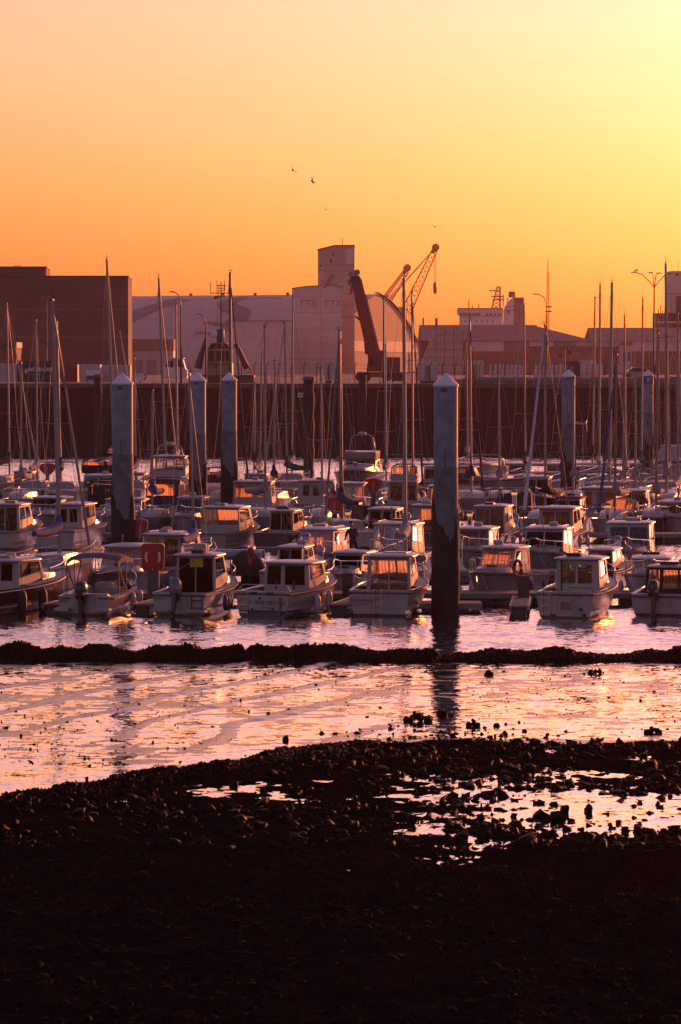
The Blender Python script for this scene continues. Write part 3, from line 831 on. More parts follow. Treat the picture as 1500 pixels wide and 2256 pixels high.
# ---- mobile crane with its telescopic boom raised
Y = 450
c = empty('mobile_crane', (PX(835, Y), Y, GZ)); tag(c, 'red mobile crane with thick telescopic boom raised on the quay', 'crane')
def cxz(px, py): return (PX(px, Y) - c.location.x, PZ(py, Y) - GZ)
x0, z0 = cxz(822, 778); x1, z1 = cxz(784, 618)
d = Vector((x1 - x0, 0, z1 - z0)); ln = d.length; d.normalize(); nrm = Vector((d.z, 0, -d.x))
def boomsec(s0, s1, w0, w1, off, mtl, name):
    mb = MB(); sec = []
    for s, w in ((s0, w0), (s1, w1)):
        p = Vector((x0, 0, z0)) + d * s + nrm * off
        sec.append([tuple(p + nrm * (w / 2 * a) + Vector((0, w / 2 * bb, 0))) for a, bb in ((-1, -.7), (-.7, -1), (.7, -1), (1, -.7), (1, .7), (.7, 1), (-.7, 1), (-1, .7))])
    mb.loft(sec, True, True, True).build(name, mtl, c)
boomsec(-0.8, ln * 0.78, 1.75, 1.6, 0, M_REDP, 'boom')
boomsec(ln * 0.78, ln * 1.0, 1.42, 1.4, 0, M_REDP, 'boom_section')
boomsec(ln * 1.0, ln * 1.06, 1.5, 1.2, -0.1, M_DKSTEEL, 'boom_head')
hd = MB()
px_, pz_ = cxz(777, 606)
for dx, dz, r in ((0, 0, 0.5), (-0.35, -0.9, 0.42), (-0.2, -1.9, 0.3), (0.5, 0.35, 0.4)):
    hd.add(*(lambda m: (m.v, m.f))(MB().lathe([(r * .5, -.3), (r, -.22), (r, .22), (r * .5, .3)], n=10).xf(Matrix.Translation((px_ + dx, -0.2, pz_ + dz)) @ Matrix.Rotation(math.pi / 2, 4, 'X'))))
hd.tube([(px_, 0, pz_), (px_ - 0.35, 0, pz_ - 2.6)], 0.14, 5); hd.tube([(px_ - 0.7, 0, pz_ + 0.1), (px_ + 0.7, 0, pz_ + 0.5)], 0.16, 5)
hd.build('sheave_block', mat('crane_galv', (0.22, 0.2, 0.19), 0.5, metal=0.3), c, True)
xa, za = cxz(808, 780); xb, zb = cxz(800, 705)
MB().tube([(xa, -0.3, za), (xb, -0.3, zb)], [0.32, 0.22], 8).build('lift_ram', M_DKSTEEL, c, True)
xq, zq = cxz(793, 700); MB().tube([(xq - 0.7, -0.2, zq + 0.2), (xq + 0.2, -0.2, zq - 0.5), (xq + 0.9, -0.2, zq)], 0.16, 6).build('hose_reel_arm', M_REDP, c)
MB().box(cxz(812, 0)[0], cxz(846, 0)[0], -1.2, 1.2, 1.3, cxz(0, 775)[1] + .2).build('turntable', M_REDP, c, bevel=0.06)
MB().box(cxz(846, 0)[0], cxz(880, 0)[0], -1.3, 1.3, 1.25, cxz(0, 787)[1]).build('counterweight', M_REDP, c, bevel=0.06)
MB().box(cxz(785, 0)[0], cxz(884, 0)[0], -1.3, 1.3, 0.55, 1.25).build('chassis', M_REDP, c, bevel=0.05)
cab = MB().prism([(cxz(806, 0)[0], 1.3), (cxz(820, 0)[0], 1.3), (cxz(820, 0)[0], 3.4), (cxz(810, 0)[0], 3.4)], -2.1, -1.25).build('cab', M_REDP, c, bevel=0.05)
MB().box(cxz(811, 0)[0], cxz(819, 0)[0], -2.13, -2.1, 2.1, 3.2).build('window', M_WIN, cab)
whm = MB().lathe([(0.25, -.2), (0.62, -.18), (0.62, .18), (0.25, .2)], n=14).mesh('wheel', M_BLK)
for k, px in enumerate((792, 806, 850, 866, 878)): place('wheel', whm, c, (cxz(px, 0)[0], -1.25, 0.62), (math.pi / 2, 0, 0))

# ---- lattice harbour cranes far behind
def lattice(mb, p0, p1, w0, w1, r, n, up=Vector((0, 1, 0))):
    p0, p1 = Vector(p0), Vector(p1)
    d = (p1 - p0).normalized(); a = d.cross(up).normalized(); b_ = up
    def cor(t, k):
        w = (w0 + (w1 - w0) * t) / 2
        return p0 + (p1 - p0) * t + a * (w if k in (0, 1) else -w) + b_ * (w if k in (1, 2) else -w)
    for k in range(4): mb.tube([cor(0, k), cor(1, k)], r, 4)
    for i in range(n):
        for k in range(4):
            mb.tube([cor(i / n, k), cor((i + 1) / n, (k + 1) % 4)], r * 0.6, 3, False)
def harbour_crane(Y, foot, head, luff, lab, hook=None):
    e = empty('harbour_crane', (PX(foot[0], Y), Y, GZ)); tag(e, lab, 'crane', 'haze tinted orange lattice harbour cranes')
    def q(px, py): return (PX(px, Y) - e.location.x, 0, PZ(py, Y) - GZ)
    mb = MB(); lattice(mb, q(*foot), q(head[0] - 2, head[1] + 6), 4.6, 2.3, 0.25, 13); mb.build('jib', M_ORANGE_PAINT_HAZE, e)
    mb = MB(); hq = q(*head); mb.add(*(lambda m: (m.v, m.f))(MB().lathe([(.9, -.9), (1.8, -.7), (1.8, .7), (.9, .9)], n=12).xf(Matrix.Translation(hq) @ Matrix.Rotation(math.pi / 2, 4, 'X'))))
    mb.tube([(hq[0] - 1.8, 0, hq[2] - 2.6), (hq[0] + 0.9, 0, hq[2] + 1.4)], 1.0, 6); mb.build('jib_head', M_ORANGE_PAINT_HAZE, e, True)
    mb = MB()
    for k in range(2): mb.tube([q(luff[0] + k * 5, luff[1]), (hq[0], 0.3 * k, hq[2])], 0.16, 4)
    mb.build('luffing_rope', M_ORANGE_PAINT_HAZE, e)
    tw = MB(); f = q(*foot); lattice(tw, (f[0] - 3, 0, 0), (f[0] - 1.0, 0, f[2] + 2), 4.5, 3.0, 0.22, 6); tw.build('tower', M_ORANGE_PAINT_HAZE, e)
    MB().cbox((f[0] - 3.0, 0, f[2] + 1), (5, 4, 3.0)).build('machine_house', M_ORANGE_PAINT_HAZE, e)
    if hook:
        hk = MB(); a = q(hook[0] - 1.6, head[1]); bb = q(hook[0] + 1.6, head[1]); lo = q(hook[0], hook[1])
        hk.tube([a, (a[0], 0, lo[2] + 5)], 0.12, 4); hk.tube([bb, (bb[0], 0, lo[2] + 5)], 0.12, 4); hk.build('hoist_rope', M_ORANGE_PAINT_HAZE, e)
        MB().lathe([(.25, 0), (.9, .9), (1.0, 4.6), (.4, 5.6)], (lo[0], 0, lo[2]), 8).build('hook_block', M_ORANGE_PAINT_HAZE, e, True)
harbour_crane(1600, (893, 688), (958, 545), (845, 670), 'larger haze tinted orange lattice crane with a hook hanging from its raised jib', (957, 648))
harbour_crane(1650, (850, 662), (896, 590), (838, 665), 'smaller haze tinted orange lattice crane jib left of the larger one')

# ---- ship beyond the sheds
Y = 1700
s = empty('cargo_ship', (PX(1080, Y), Y, GZ - 4)); tag(s, 'white ship bridge and dark funnel rising beyond the sheds', 'ship')
def sq(px, py): return PX(px, Y) - s.location.x, PZ(py, Y) - s.location.z
def sbox(a, c, d, f, y0, y1, nm, m, par=s, bevel=0):
    return MB().box(sq(a, 0)[0], sq(c, 0)[0], y0, y1, sq(0, f)[1], sq(0, d)[1]).build(nm, m, par, bevel=bevel)
sbox(990, 1180, 716, 760, -2, 16, 'hull', mat('ship_hull_red', (0.2, 0.05, 0.04), 0.6))
sbox(1012, 1106, 694, 716, 0, 12, 'deckhouse', M_WHITEP)
br = sbox(1007, 1107, 680, 694, -1, 13, 'bridge', M_WHITEP)
for k in range(7): sbox(1011 + k * 6.6, 1016.4 + k * 6.6, 689.5, 695, -1.06, -1.0, 'window', M_WIN, s)
for k in range(4): sbox(1068 + k * 9, 1073 + k * 9, 690, 695, -1.06, -1.0, 'window', M_WIN, s)
for k in range(6): sbox(1022 + k * 12, 1025 + k * 12, 706, 710, -0.06, 0, 'porthole', M_WIN, s)
sbox(1008, 1106, 678.5, 680, -1.4, 13.4, 'bridge_roof', M_ROOFD)
fu = MB().prism([(sq(1108, 0)[0], sq(0, 716)[1]), (sq(1131, 0)[0], sq(0, 716)[1]), (sq(1131, 0)[0], sq(0, 655)[1]), (sq(1118, 0)[0], sq(0, 663)[1]), (sq(1110, 0)[0], sq(0, 680)[1])], 2, 9).build('funnel_casing', M_WHITEP, s)
sbox(1131, 1152.5, 655, 716, 2.0, 9, 'funnel', M_ROOFD)
for py in (675, 683): sbox(1110.5, 1131, py, py + 1.5, 1.94, 2.0, 'funnel_stripe', M_TRIMD)
sbox(1116, 1122, 684, 692, 1.92, 2.0, 'funnel_emblem', M_GREYC)
ms = MB(); a = sq(1092, 680); 
lattice(ms, (a[0], 5, a[1]), (sq(1098, 630)[0], 5, sq(0, 630)[1]), 4.2, 1.4, 0.3, 6)
for px0, px1, py in ((1077, 1100, 640), (1082, 1108, 653), (1084, 1110, 660)): ms.tube([(sq(px0, 0)[0], 5, sq(0, py)[1]), (sq(px1, 0)[0], 5, sq(0, py)[1])], 0.28, 4)
ms.tube([(sq(1108, 0)[0], 5, sq(0, 675)[1]), (sq(1108, 0)[0], 5, sq(0, 648)[1])], 0.25, 4)
ms.build('signal_mast', M_DKSTEEL, s)
an = MB()
for px, t0, t1 in ((1032, 678, 660), (1054, 678, 668), (1117, 662, 656), (1127, 655, 646), (1040, 678, 673)): an.tube([(sq(px, 0)[0], 4, sq(0, t0)[1]), (sq(px, 0)[0], 4, sq(0, t1)[1])], 0.24, 4)
an.build('antenna', M_DKSTEEL, s)
MB().lathe([(1.7, 0), (1.7, 2.6), (1.2, 3.0)], (sq(1127, 0)[0], 5, sq(0, 655)[1]), 10).build('exhaust_pipe', M_ROOFD, s, True)

# ship or dredger tangle at the right edge
Y = 1000
d_ = empty('dredger', (PX(1480, Y), Y, GZ)); tag(d_, 'dark red dredger superstructure with cluttered masts at the right edge', 'ship')
def dq(px, py): return PX(px, Y) - d_.location.x, PZ(py, Y) - GZ
MB().box(dq(1441, 0)[0], dq(1560, 0)[0], 0, 8, 0, dq(0, 690)[1]).build('superstructure', mat('dredger_red', (0.3, 0.07, 0.05), 0.6), d_)
MB().box(dq(1446, 0)[0], dq(1500, 0)[0], -0.4, 0, dq(0, 712)[1], dq(0, 708)[1]).build('deck_edge', M_WHITEP, d_)
for k in range(3): MB().box(dq(1450 + k * 14, 0)[0], dq(1457 + k * 14, 0)[0], -0.08, 0, dq(0, 703)[1], dq(0, 696)[1]).build('window', M_WIN, d_)
mm = MB()
lattice(mm, (dq(1470, 0)[0], 2, dq(0, 690)[1]), (dq(1471, 0)[0], 2, dq(0, 628)[1]), 1.6, 1.3, 0.11, 9)
for px, t1 in ((1450, 680), (1455, 672), (1459, 683), (1477, 664), (1482, 674)): mm.tube([(dq(px, 0)[0], 2, dq(0, 690)[1]), (dq(px, 0)[0], 2, dq(0, t1)[1])], 0.12, 4)
mm.build('mast', M_ORANGE_PAINT_HAZE, d_)
MB().box(dq(1487, 0)[0], dq(1500, 0)[0], -3, -1, dq(0, 704)[1], dq(0, 653)[1]).build('crane_cab', M_DKSTEEL, d_)
# grab or shovel heap between sheds
o = MB().prism([(PX(1360, 980), GZ), (PX(1420, 980), GZ), (PX(1412, 980), PZ(722, 980)), (PX(1395, 980), PZ(728, 980)), (PX(1372, 980), PZ(748, 980))], 982, 990).build('grab_bucket', M_ROOFD)
tag(o, 'dark sloping loading hopper behind the end shed', 'hopper')

# ---- lattice radio mast and street lamps
Y = 1000
rm = empty('radio_mast', (PX(1205, Y), Y, GZ)); tag(rm, 'tall thin red lattice radio mast behind the sheds', 'mast')
mb = MB(); lattice(mb, (0, 0, 0), (0, 0, PZ(600, Y) - GZ), 0.9, 0.5, 0.09, 40); mb.tube([(0, 0, PZ(600, Y) - GZ), (0, 0, PZ(573, Y) - GZ)], 0.12, 4); mb.build('lattice', M_ORANGE_PAINT_HAZE, rm)
for py in (676, 686): MB().cbox((0.2, 0, PZ(py, Y) - GZ), (1.8, 0.8, 0.4)).build('aerial', M_DKSTEEL, rm)

def lamp(Y, px, base_py, arms, lab, top):
    e = empty('street_lamp', (PX(px, Y), Y, GZ)); tag(e, lab, 'street lamp', 'lamp posts on the far quay')
    def q(a, c): return (PX(a, Y) - e.location.x, 0, PZ(c, Y) - GZ)
    MB().tube([(0, 0, 0), q(px, top)], [0.13, 0.08], 8).build('post', M_DKSTEEL, e, True)
    for a in arms:
        pts = [q(*p) for p in a]
        MB().tube(pts, 0.055, 5).build('arm', M_DKSTEEL, e, True)
        h = pts[-1]; sgn = 1 if pts[-1][0] > pts[-2][0] else -1
        MB().lathe([(.05, -.06), (.16, 0), (.10, .08)], n=8).xf(Matrix.Translation((h[0] + sgn * 0.15, 0, h[2])) @ Matrix.Diagonal((2.4, 1, 1, 1))).build('lantern', M_GALV, e, True)
    return e
lamp(398, 400, 840, [[(400, 672), (398.5, 660), (394, 650), (388, 645), (383, 643)]], 'curved single arm lamp post left of the tug', 672)
lamp(400, 1203, 840, [[(1203, 690), (1201.5, 668), (1196, 655), (1187, 649), (1180, 648)]], 'curved single arm lamp post in front of the radio mast', 690)
lamp(398, 1439, 850, [[(1439, 633), (1428, 620), (1413, 605), (1405, 602), (1396, 600)], [(1439, 633), (1452, 617), (1463, 605), (1469, 603)], [(1439, 633), (1436, 602), (1434, 601)], [(1439, 633), (1443, 604), (1447, 602)]], 'tall lamp post with four spreading arms at the right', 633)
lamp(400, 844, 850, [[(844, 655), (838, 648), (832, 645)], [(844, 655), (848, 652)]], 'twin headed lamp post behind the red crane boom', 655)
lamp(396, 455, 840, [[(455, 715), (452, 706), (446, 695), (443, 692)]], 'short lamp post with a bent arm beside the tug', 715)
lamp(420, 104, 840, [[(104, 658), (108, 655)], [(104, 658), (100, 656)]], 'thin lamp post in front of the brick warehouse', 658)
o = MB().tube([(PX(265, 394), 394, PZ(727, 394)), (PX(284, 394), 394, GZ)], [0.05, 0.1], 6).build('slanted_pole', mat('varnished_pole', (0.5, 0.3, 0.2), 0.3), None, True)
tag(o, 'slanting thin pole catching red sun left of the first pile', 'pole')

# ---- tug lying beyond the quay
Y = 405
tg = empty('harbour_tug', (PX(490, Y), Y, GZ - 4.0)); tag(tg, 'dark tug with cream wheelhouse and tall cluttered mast above the quay', 'tug')
def tq(px, py): return PX(px, Y) - tg.location.x, PZ(py, Y) - tg.location.z
def tbx(a, c, d, f, y0, y1, nm, m, par=None, bevel=0):
    return MB().box(tq(a, 0)[0], tq(c, 0)[0], y0, y1, tq(0, f)[1], tq(0, d)[1]).build(nm, m, par or tg, bevel=bevel)
tbx(428, 560, 826, 860, -1, 7, 'hull', M_DKSTEEL)
tbx(456, 512, 800, 826, 0.5, 5, 'deckhouse', M_YELP)
a0, a1 = tq(458, 800), tq(508, 772)
for nm, pa, pb in (('wheelhouse_sill', 799.9, 796), ('wheelhouse_head', 773, 768.5)): tbx(457.5, 509.5, pb, pa, 0, 3.4, nm, M_YELP)
for px in (458, 473.5, 496, 507.5): tbx(px, px + 2.4, 773, 796, 0.02, 0.3, 'window_post', M_YELP)
for a, c in ((460.4, 473.5), (475.9, 496), (498.4, 507.5)): tbx(a, c, 773, 796, 0.1, 0.14, 'pane', M_WIN)
tbx(460, 507, 773, 796, 3.1, 3.3, 'rear_bulkhead', M_DKSTEEL)
MB().prism([(tq(459, 0)[0], tq(0, 768.4)[1]), (tq(508, 0)[0], tq(0, 768.4)[1]), (tq(500, 0)[0], tq(0, 757)[1]), (tq(467, 0)[0], tq(0, 757)[1])], 0.4, 3.0).build('upper_window_band', M_WIN, tg)
for p in ((459, 768.4, 467, 757), (476, 768.4, 479.5, 757), (497, 768.4, 492, 757), (508, 768.4, 500, 757)):
    u, w = tq(p[0], p[1]), tq(p[2], p[3]); MB().tube([(u[0], 0.33, u[1]), (w[0], 0.36, w[1])], 0.08, 4).build('window_post', M_YELP, tg)
tbx(466, 501, 755, 757, 0.3, 3.1, 'roof', M_YELP)
for k, px in enumerate((480, 487.5)):
    MB().lathe([(.22, 0), (.26, .1), (.26, tq(0, 727)[1] - tq(0, 757)[1]), (.2, tq(0, 725)[1] - tq(0, 757)[1])], (tq(px + 2, 0)[0], 1.5, tq(0, 757)[1]), 10).build('funnel', M_BLUEP, tg, True)
mt = MB()
ax_ = tq(487, 0)[0]
mt.tube([(ax_, 2, tq(0, 757)[1]), (ax_, 2, tq(0, 620)[1])], [0.12, 0.05], 6)
for a, c, py in ((464, 505, 645), (478, 497, 628), (468, 504, 716), (478, 494, 652), (481, 494, 640), (481, 494, 634)): mt.tube([(tq(a, 0)[0], 2, tq(0, py)[1]), (tq(c, 0)[0], 2, tq(0, py)[1])], 0.05, 4)
for px, p0, p1 in ((464, 648, 621), (478, 648, 616), (495, 640, 618), (504, 645, 625), (494, 660, 626), (481, 660, 626), (476, 716, 700), (500, 716, 705)): mt.tube([(tq(px, 0)[0], 2, tq(0, p0)[1]), (tq(px, 0)[0], 2, tq(0, p1)[1])], 0.035, 4)
mt.build('mast', M_DKSTEEL, tg)
MB().lathe([(.2, 0), (.42, .1), (.42, .5), (.2, .6)], n=12).xf(Matrix.Translation((tq(472, 0)[0], 1, tq(0, 736)[1])) @ Matrix.Rotation(math.pi / 2, 4, 'X')).build('searchlight', M_WHITEP, tg, True)
u, w = tq(521, 757), tq(546, 812); MB().tube([(u[0], -0.6, u[1]), (w[0], -0.6, w[1])], [0.26, 0.42], 8).build('stowed_crane_arm', M_DKSTEEL, tg, True)
u, w = tq(455, 745), tq(437, 812); MB().tube([(u[0], -0.6, u[1]), (w[0], -0.6, w[1])], [0.15, 0.5], 8).build('tow_frame', M_DKSTEEL, tg, True)
MB().tube([(tq(549, 0)[0], -0.8, tq(0, 806)[1]), (tq(556, 0)[0], -0.8, tq(0, 822)[1])], 0.12, 6).build('guard_rail', M_ORANGE_PAINT_HAZE, tg, True)
fl = MB().add([(tq(470, 0)[0], 2, tq(0, 660)[1]), (tq(481, 0)[0], 2.1, tq(0, 656)[1]), (tq(482, 0)[0], 2.0, tq(0, 650)[1]), (tq(471, 0)[0], 2.05, tq(0, 652)[1])], [(0, 1, 2, 3)]).build('flag', mat('flag_red', (0.4, 0.05, 0.04), 0.8), tg)
# small white launch behind the tug
o = empty('white_launch', (PX(385, 450), 450, GZ)); tag(o, 'small white launch cabin standing behind the quay left of the tug', 'boat')
MB().box(-1.7, 1.7, 0, 3, 0.4, 1.6).build('hull', M_WHITEP, o, bevel=0.1)
MB().prism([(-1.5, 1.6), (1.5, 1.6), (1.1, 3.0), (-1.2, 3.0)], 0.2, 2.6).build('cabin', M_WHITEP, o)
MB().prism([(-1.25, 1.9), (-0.1, 1.9), (-0.1, 2.75), (-1.05, 2.75)], 0.14, 0.19).build('window', M_WIN, o)
MB().prism([(0.1, 1.9), (1.2, 1.9), (0.95, 2.75), (0.1, 2.75)], 0.14, 0.19).build('window', M_WIN, o)
MB().box(-1.4, 1.3, 0, 2.8, 3.0, 3.12).build('roof', M_WHITEP, o)

# ---- fence along the quay with bent tops, wire between
Yf = 392.0
fe = empty('security_fence', (0, Yf, GZ)); tag(fe, 'wire security fence with outward bent post tops along the far quay', 'fence')
pm = MB().tube([(0, 0, 0), (0, 0, 2.0), (0.22, 0, 2.45)], 0.05, 5).mesh('fence_post', M_DKSTEEL)
for k in range(38):
    place('post', pm, fe, (PX(478 + k * 27.5, Yf), 0, 0))
wr = MB()
for z in (0.5, 1.1, 1.7, 2.15): wr.box(PX(478, Yf), PX(1500, Yf), 0.03, 0.045, z, z + 0.02)
wr.build('wire', M_DKSTEEL, fe)
# white palisade screen at the right
ps = empty('palisade_screen', (0, 398, GZ)); tag(ps, 'row of leaning white panels behind the fence at the right', 'fence')
pmesh = MB().add([(0, 0, 0.3), (0.34, 0, 0.3), (0.5, 0, 2.0), (0.18, 0, 2.2), (0, .05, .3), (.34, .05, .3), (.5, .05, 2.0), (.18, .05, 2.2)], [(0, 1, 2, 3), (7, 6, 5, 4), (0, 4, 5, 1), (1, 5, 6, 2), (2, 6, 7, 3), (3, 7, 4, 0)]).mesh('panel', M_CLAD2)
for k in range(28):
    px = 1075 + k * 9.0
    if 1150 < px < 1168 or 1242 < px < 1275: continue
    place('panel', pmesh, ps, (PX(px, 398), 0, 0.1))

# ---- containers, skips, signs at the left of the quay
M_CONT_D = mat('dark_container', (0.05, 0.04, 0.045), 0.6, var=0.2, scale=1)
M_CONT_W = mat('white_container', (0.45, 0.40, 0.38), 0.6, var=0.15, scale=1)
M_CONT_R = mat('red_container', (0.32, 0.06, 0.04), 0.6, var=0.2, scale=1)
def container(name, lab, px0, px1, ptop, Y, m, ribs=10, txt=None, depth=2.4):
    x0, x1 = PX(px0, Y), PX(px1, Y)
    e = empty(name, ((x0 + x1) / 2, Y, GZ)); tag(e, lab, 'container')
    h = (x1 - x0) / 2; zt = PZ(ptop, Y) - GZ
    MB().box(-h, h, 0, depth, 0.1, zt).build('body', m, e)
    rb = MB().box(-0.06, 0.06, -0.05, 0, 0.25, zt - 0.12).mesh('rib', m)
    for k in range(ribs): place('rib', rb, e, (-h + (k + 0.5) * 2 * h / ribs, 0, 0))
    MB().box(-h, h, -0.07, 0, zt - 0.12, zt + 0.02).build('top_rail', m, e); MB().box(-h, h, -0.07, 0, 0.1, 0.25).build('bottom_rail', m, e)
    if txt: place('lettering', text_mesh(txt, 0.62, M_WHITEP, 0.01, bold=0.02), e, (0.3, -0.09, zt * 0.62), (math.pi / 2, 0, 0))
    return e
c1 = container('cargo_container', 'dark container lettered NOMADO in front of the brick warehouse', 40, 128, 796, 400, M_CONT_D, 14, 'NOMADO')
MB().lathe([(0.02, -.25), (.2, -.05), (.13, .2), (0.02, .38)], n=10).xf(Matrix.Translation((-1.35, -0.1, 1.32)) @ Matrix.Diagonal((1, 0.2, 1, 1))).build('drop_emblem', M_WHITEP, c1, True)
container('slatted_container', 'white ribbed container at the left edge', -40, 36, 801, 398, M_CONT_W, 22)
container('waste_skip', 'red skip with pale sign right of the dark container', 136, 172, 803, 404, M_CONT_R, 5)
container('white_cabin', 'white site cabin with a blue banner left of the first pile', 178, 222, 803, 402, M_CONT_W, 4)
container('cargo_cabin', 'white stained container behind the first pile', 224, 288, 804, 406, M_CONT_W, 8)
sg = empty('banner_sign', (PX(205, 399), 399, GZ)); tag(sg, 'white and blue banner board on the white cabin', 'sign')
MB().box(-0.75, 0.75, 0, 0.05, 0.9, 1.5).build('white_field', M_WHITEP, sg); MB().box(-0.75, 0.75, 0, 0.05, 0.4, 0.9).build('blue_field', M_BLUEP, sg)
for x in (-0.6, 0.6): MB().box(x - .04, x + .04, 0.02, 0.07, 0, 0.4).build('leg', M_DKSTEEL, sg)
sg = empty('arrow_sign', (PX(310, 394), 394, GZ)); tag(sg, 'white arrow shaped direction board right of the first pile', 'sign')
MB().prism([(-0.75, 0.35), (0.5, 0.35), (0.8, 0.75), (0.5, 1.15), (-0.75, 1.15)], 0, 0.05).build('board', M_WHITEP, sg)
MB().tube([(0.42, -0.02, 0.4), (0.72, -0.02, 0.75), (0.42, -0.02, 1.1)], 0.07, 4).build('chevron', M_BLK, sg)
MB().box(-0.06, 0.06, 0.06, 0.12, 0, 1.1).build('post', M_DKSTEEL, sg)
# clutter boxes by the crane
for k, (a, c_, tp, m, lab) in enumerate(((920, 962, 796, M_CONT_W, 'low rounded pale tank trailer right of the red crane'), (716, 734, 798, M_CONT_W, 'pale switch cabinet on the quay edge'), (735, 752, 800, M_CONT_W, 'pale square tank beside the switch cabinet'), (1025, 1064, 794, M_CONT_W, 'pale trailer box left of the white panels'), (1240, 1275, 796, M_CONT_D, 'dark cage pallet among the white panels'), (1275, 1312, 793, M_CONT_W, 'pale trailer box right of the dark cage'))):
    e = empty('quay_box', (PX((a + c_) / 2, 399), 399, GZ)); tag(e, lab, 'crate')
    h = (PX(c_, 399) - PX(a, 399)) / 2; zt = PZ(tp, 399) - GZ
    MB().box(-h, h, 0, 1.6, 0.25, zt).build('body', m, e, bevel=0.12); MB().box(-h * .8, h * .8, 0.2, 1.4, 0, 0.25).build('skid', M_DKSTEEL, e); MB().box(-h * .3, h * .3, -.03, 0, .5, zt * .8).build('door', M_GREYC, e)
# parked car
cr = empty('parked_car', (PX(1406, 396), 396, GZ + 0.45)); tag(cr, 'pale parked car seen behind the fence at the right', 'car')
MB().prism([(-1.9, .3), (1.9, .3), (1.95, .75), (1.3, .85), (0.75, 1.38), (-0.7, 1.42), (-1.35, .92), (-1.95, .8)], 0, 1.6).build('body', mat('silver_car_paint', (0.4, 0.38, 0.37), 0.25, metal=0.4), cr, bevel=0.06)
MB().prism([(-1.15, .92), (1.15, .88), (0.68, 1.3), (-0.62, 1.33)], -0.015, 0.0).build('side_window', M_WIN, cr)
for x in (-1.2, 1.2): MB().lathe([(.15, -.1), (.31, -.1), (.31, .1), (.15, .1)], n=14).xf(Matrix.Translation((x, 0.05, .31)) @ Matrix.Rotation(math.pi / 2, 4, 'X')).build('wheel', M_BLK, cr)
# old mooring dolphins in front of the quay wall
M_DOLPH = mat('old_timber_pile', (0.022, 0.017, 0.014), 0.8, var=0.5, scale=2, bump=0.8, bscale=8)
for px, Y, w, tp, cap, lab in ((681, 313, 24, 838, True, 'old dark mooring dolphin with pale head in front of the quay'), (797, 368, 18, 826, False, 'dark timber dolphin against the quay wall below the crane'), (216, 372, 18, 832, True, 'dark dolphin with pale concrete head at the left quay wall')):
    e = empty('mooring_dolphin', (PX(px, Y), Y, 0)); tag(e, lab, 'dolphin', 'old mooring dolphins')
    h = w / 2 * Y / FPX; zt = PZ(tp, Y)
    prof = [(h * (1 + 0.12 * math.sin(k * 2.1)), -1.5 + k * (zt + 1.5) / 12) for k in range(13)]
    MB().lathe(prof, n=10).build('shaft', M_DOLPH, e, True)
    if cap: MB().lathe([(h * .8, zt - 1.4), (h * .85, zt), (h * 1.15, zt + .02), (h * 1.15, zt + .28), (h * .5, zt + .4)], n=12).build('head', M_COPE, e, True)
sp_ = empty('notice_board', (PX(663, 381), 380.6, QZ - 1.5)); tag(sp_, 'small white notice fixed at the top of the quay wall', 'sign')
MB().box(-.3, .3, -.05, 0, 0, .5).build('board', M_WHITEP, sp_); MB().box(-.2, .2, -.06, -.05, .15, .35).build('panel', M_GREYC, sp_)
# gulls
M_GULL = mat('gull_feathers', (0.25, 0.22, 0.2), 0.8)
for k, (px, py, Y, span, rz, rl, lab) in enumerate(((646, 375, 300, 0.75, 0.6, 0.9, 'highest gull of the four in the sky'), (689, 400, 280, 0.85, 1.1, 1.0, 'second highest gull in the sky, wings steeply banked'), (719, 462, 380, 0.7, 0.2, 0.4, 'small gull above the silo tower'), (956, 500, 330, 0.6, -0.2, 0.25, 'gull above the larger crane jib'))):
    x, z = px_at(px, py, Y)
    e = empty('gull', (x, Y, z), rz, rl); tag(e, lab, 'gull', 'gulls in the sky')
    MB().lathe([(.005, -.28), (.05, -.16), (.075, 0), (.06, .14), (.03, .2), (.005, .27)], n=8).xf(Matrix.Rotation(-math.pi / 2, 4, 'X')).build('body', M_GULL, e, True)
    for sd_ in (-1, 1):
        MB().loft([[(0.03 * sd_, .10, .02), (0.03 * sd_, -.1, .02), (0.03 * sd_, 0, .05)], [(span * .5 * sd_, .14, .16), (span * .5 * sd_, -.03, .16), (span * .5 * sd_, .05, .18)], [(span * sd_, -.04, .06), (span * sd_, -.07, .06), (span * sd_, -.05, .065)]], True, True, True).build('wing', M_GULL, e)
fm = MB().add([(-.35, 0, .1), (0, .08, 0), (.35, 0, .1), (0, -.08, 0)], [(0, 1, 2, 3)])
fk = MB(); rr = random.Random(4)
for k in range(34):
    x, z = px_at((1000 if k < 17 else 1195) + rr.random() * 60, 598 + rr.random() * 30, 900)
    fk.add([(p[0] + x, p[1] + 900, p[2] + z) for p in fm.v], fm.f)
o = fk.build('bird_flock', M_GULL); tag(o, 'far off scatter of birds above the ship', kind='stuff')
for k, px in enumerate((1397.5, 1401.5)):
    e = empty('perched_gull', (PX(px, 398), 398, PZ(600, 398)), 0.3 + k); tag(e, ('gull perched at the tip of the four armed lamp', 'gull perched second from the tip of the four armed lamp')[k], 'gull')
    MB().lathe([(.01, -.2), (.07, -.08), (.085, .02), (.06, .12), (.012, .2)], (0, 0, 0), 8).xf(Matrix.Translation((0, 0, .2)) @ Matrix.Rotation(0.9, 4, 'Y')).build('body', M_GULL, e, True)
    MB().lathe([(.01, -.04), (.045, 0), (.04, .04), (.01, .06)], (.12, 0, .36), 8).build('head', M_GULL, e, True)
    MB().box(-.012, .012, -.012, .012, 0, .12).build('leg', M_GULL, e)
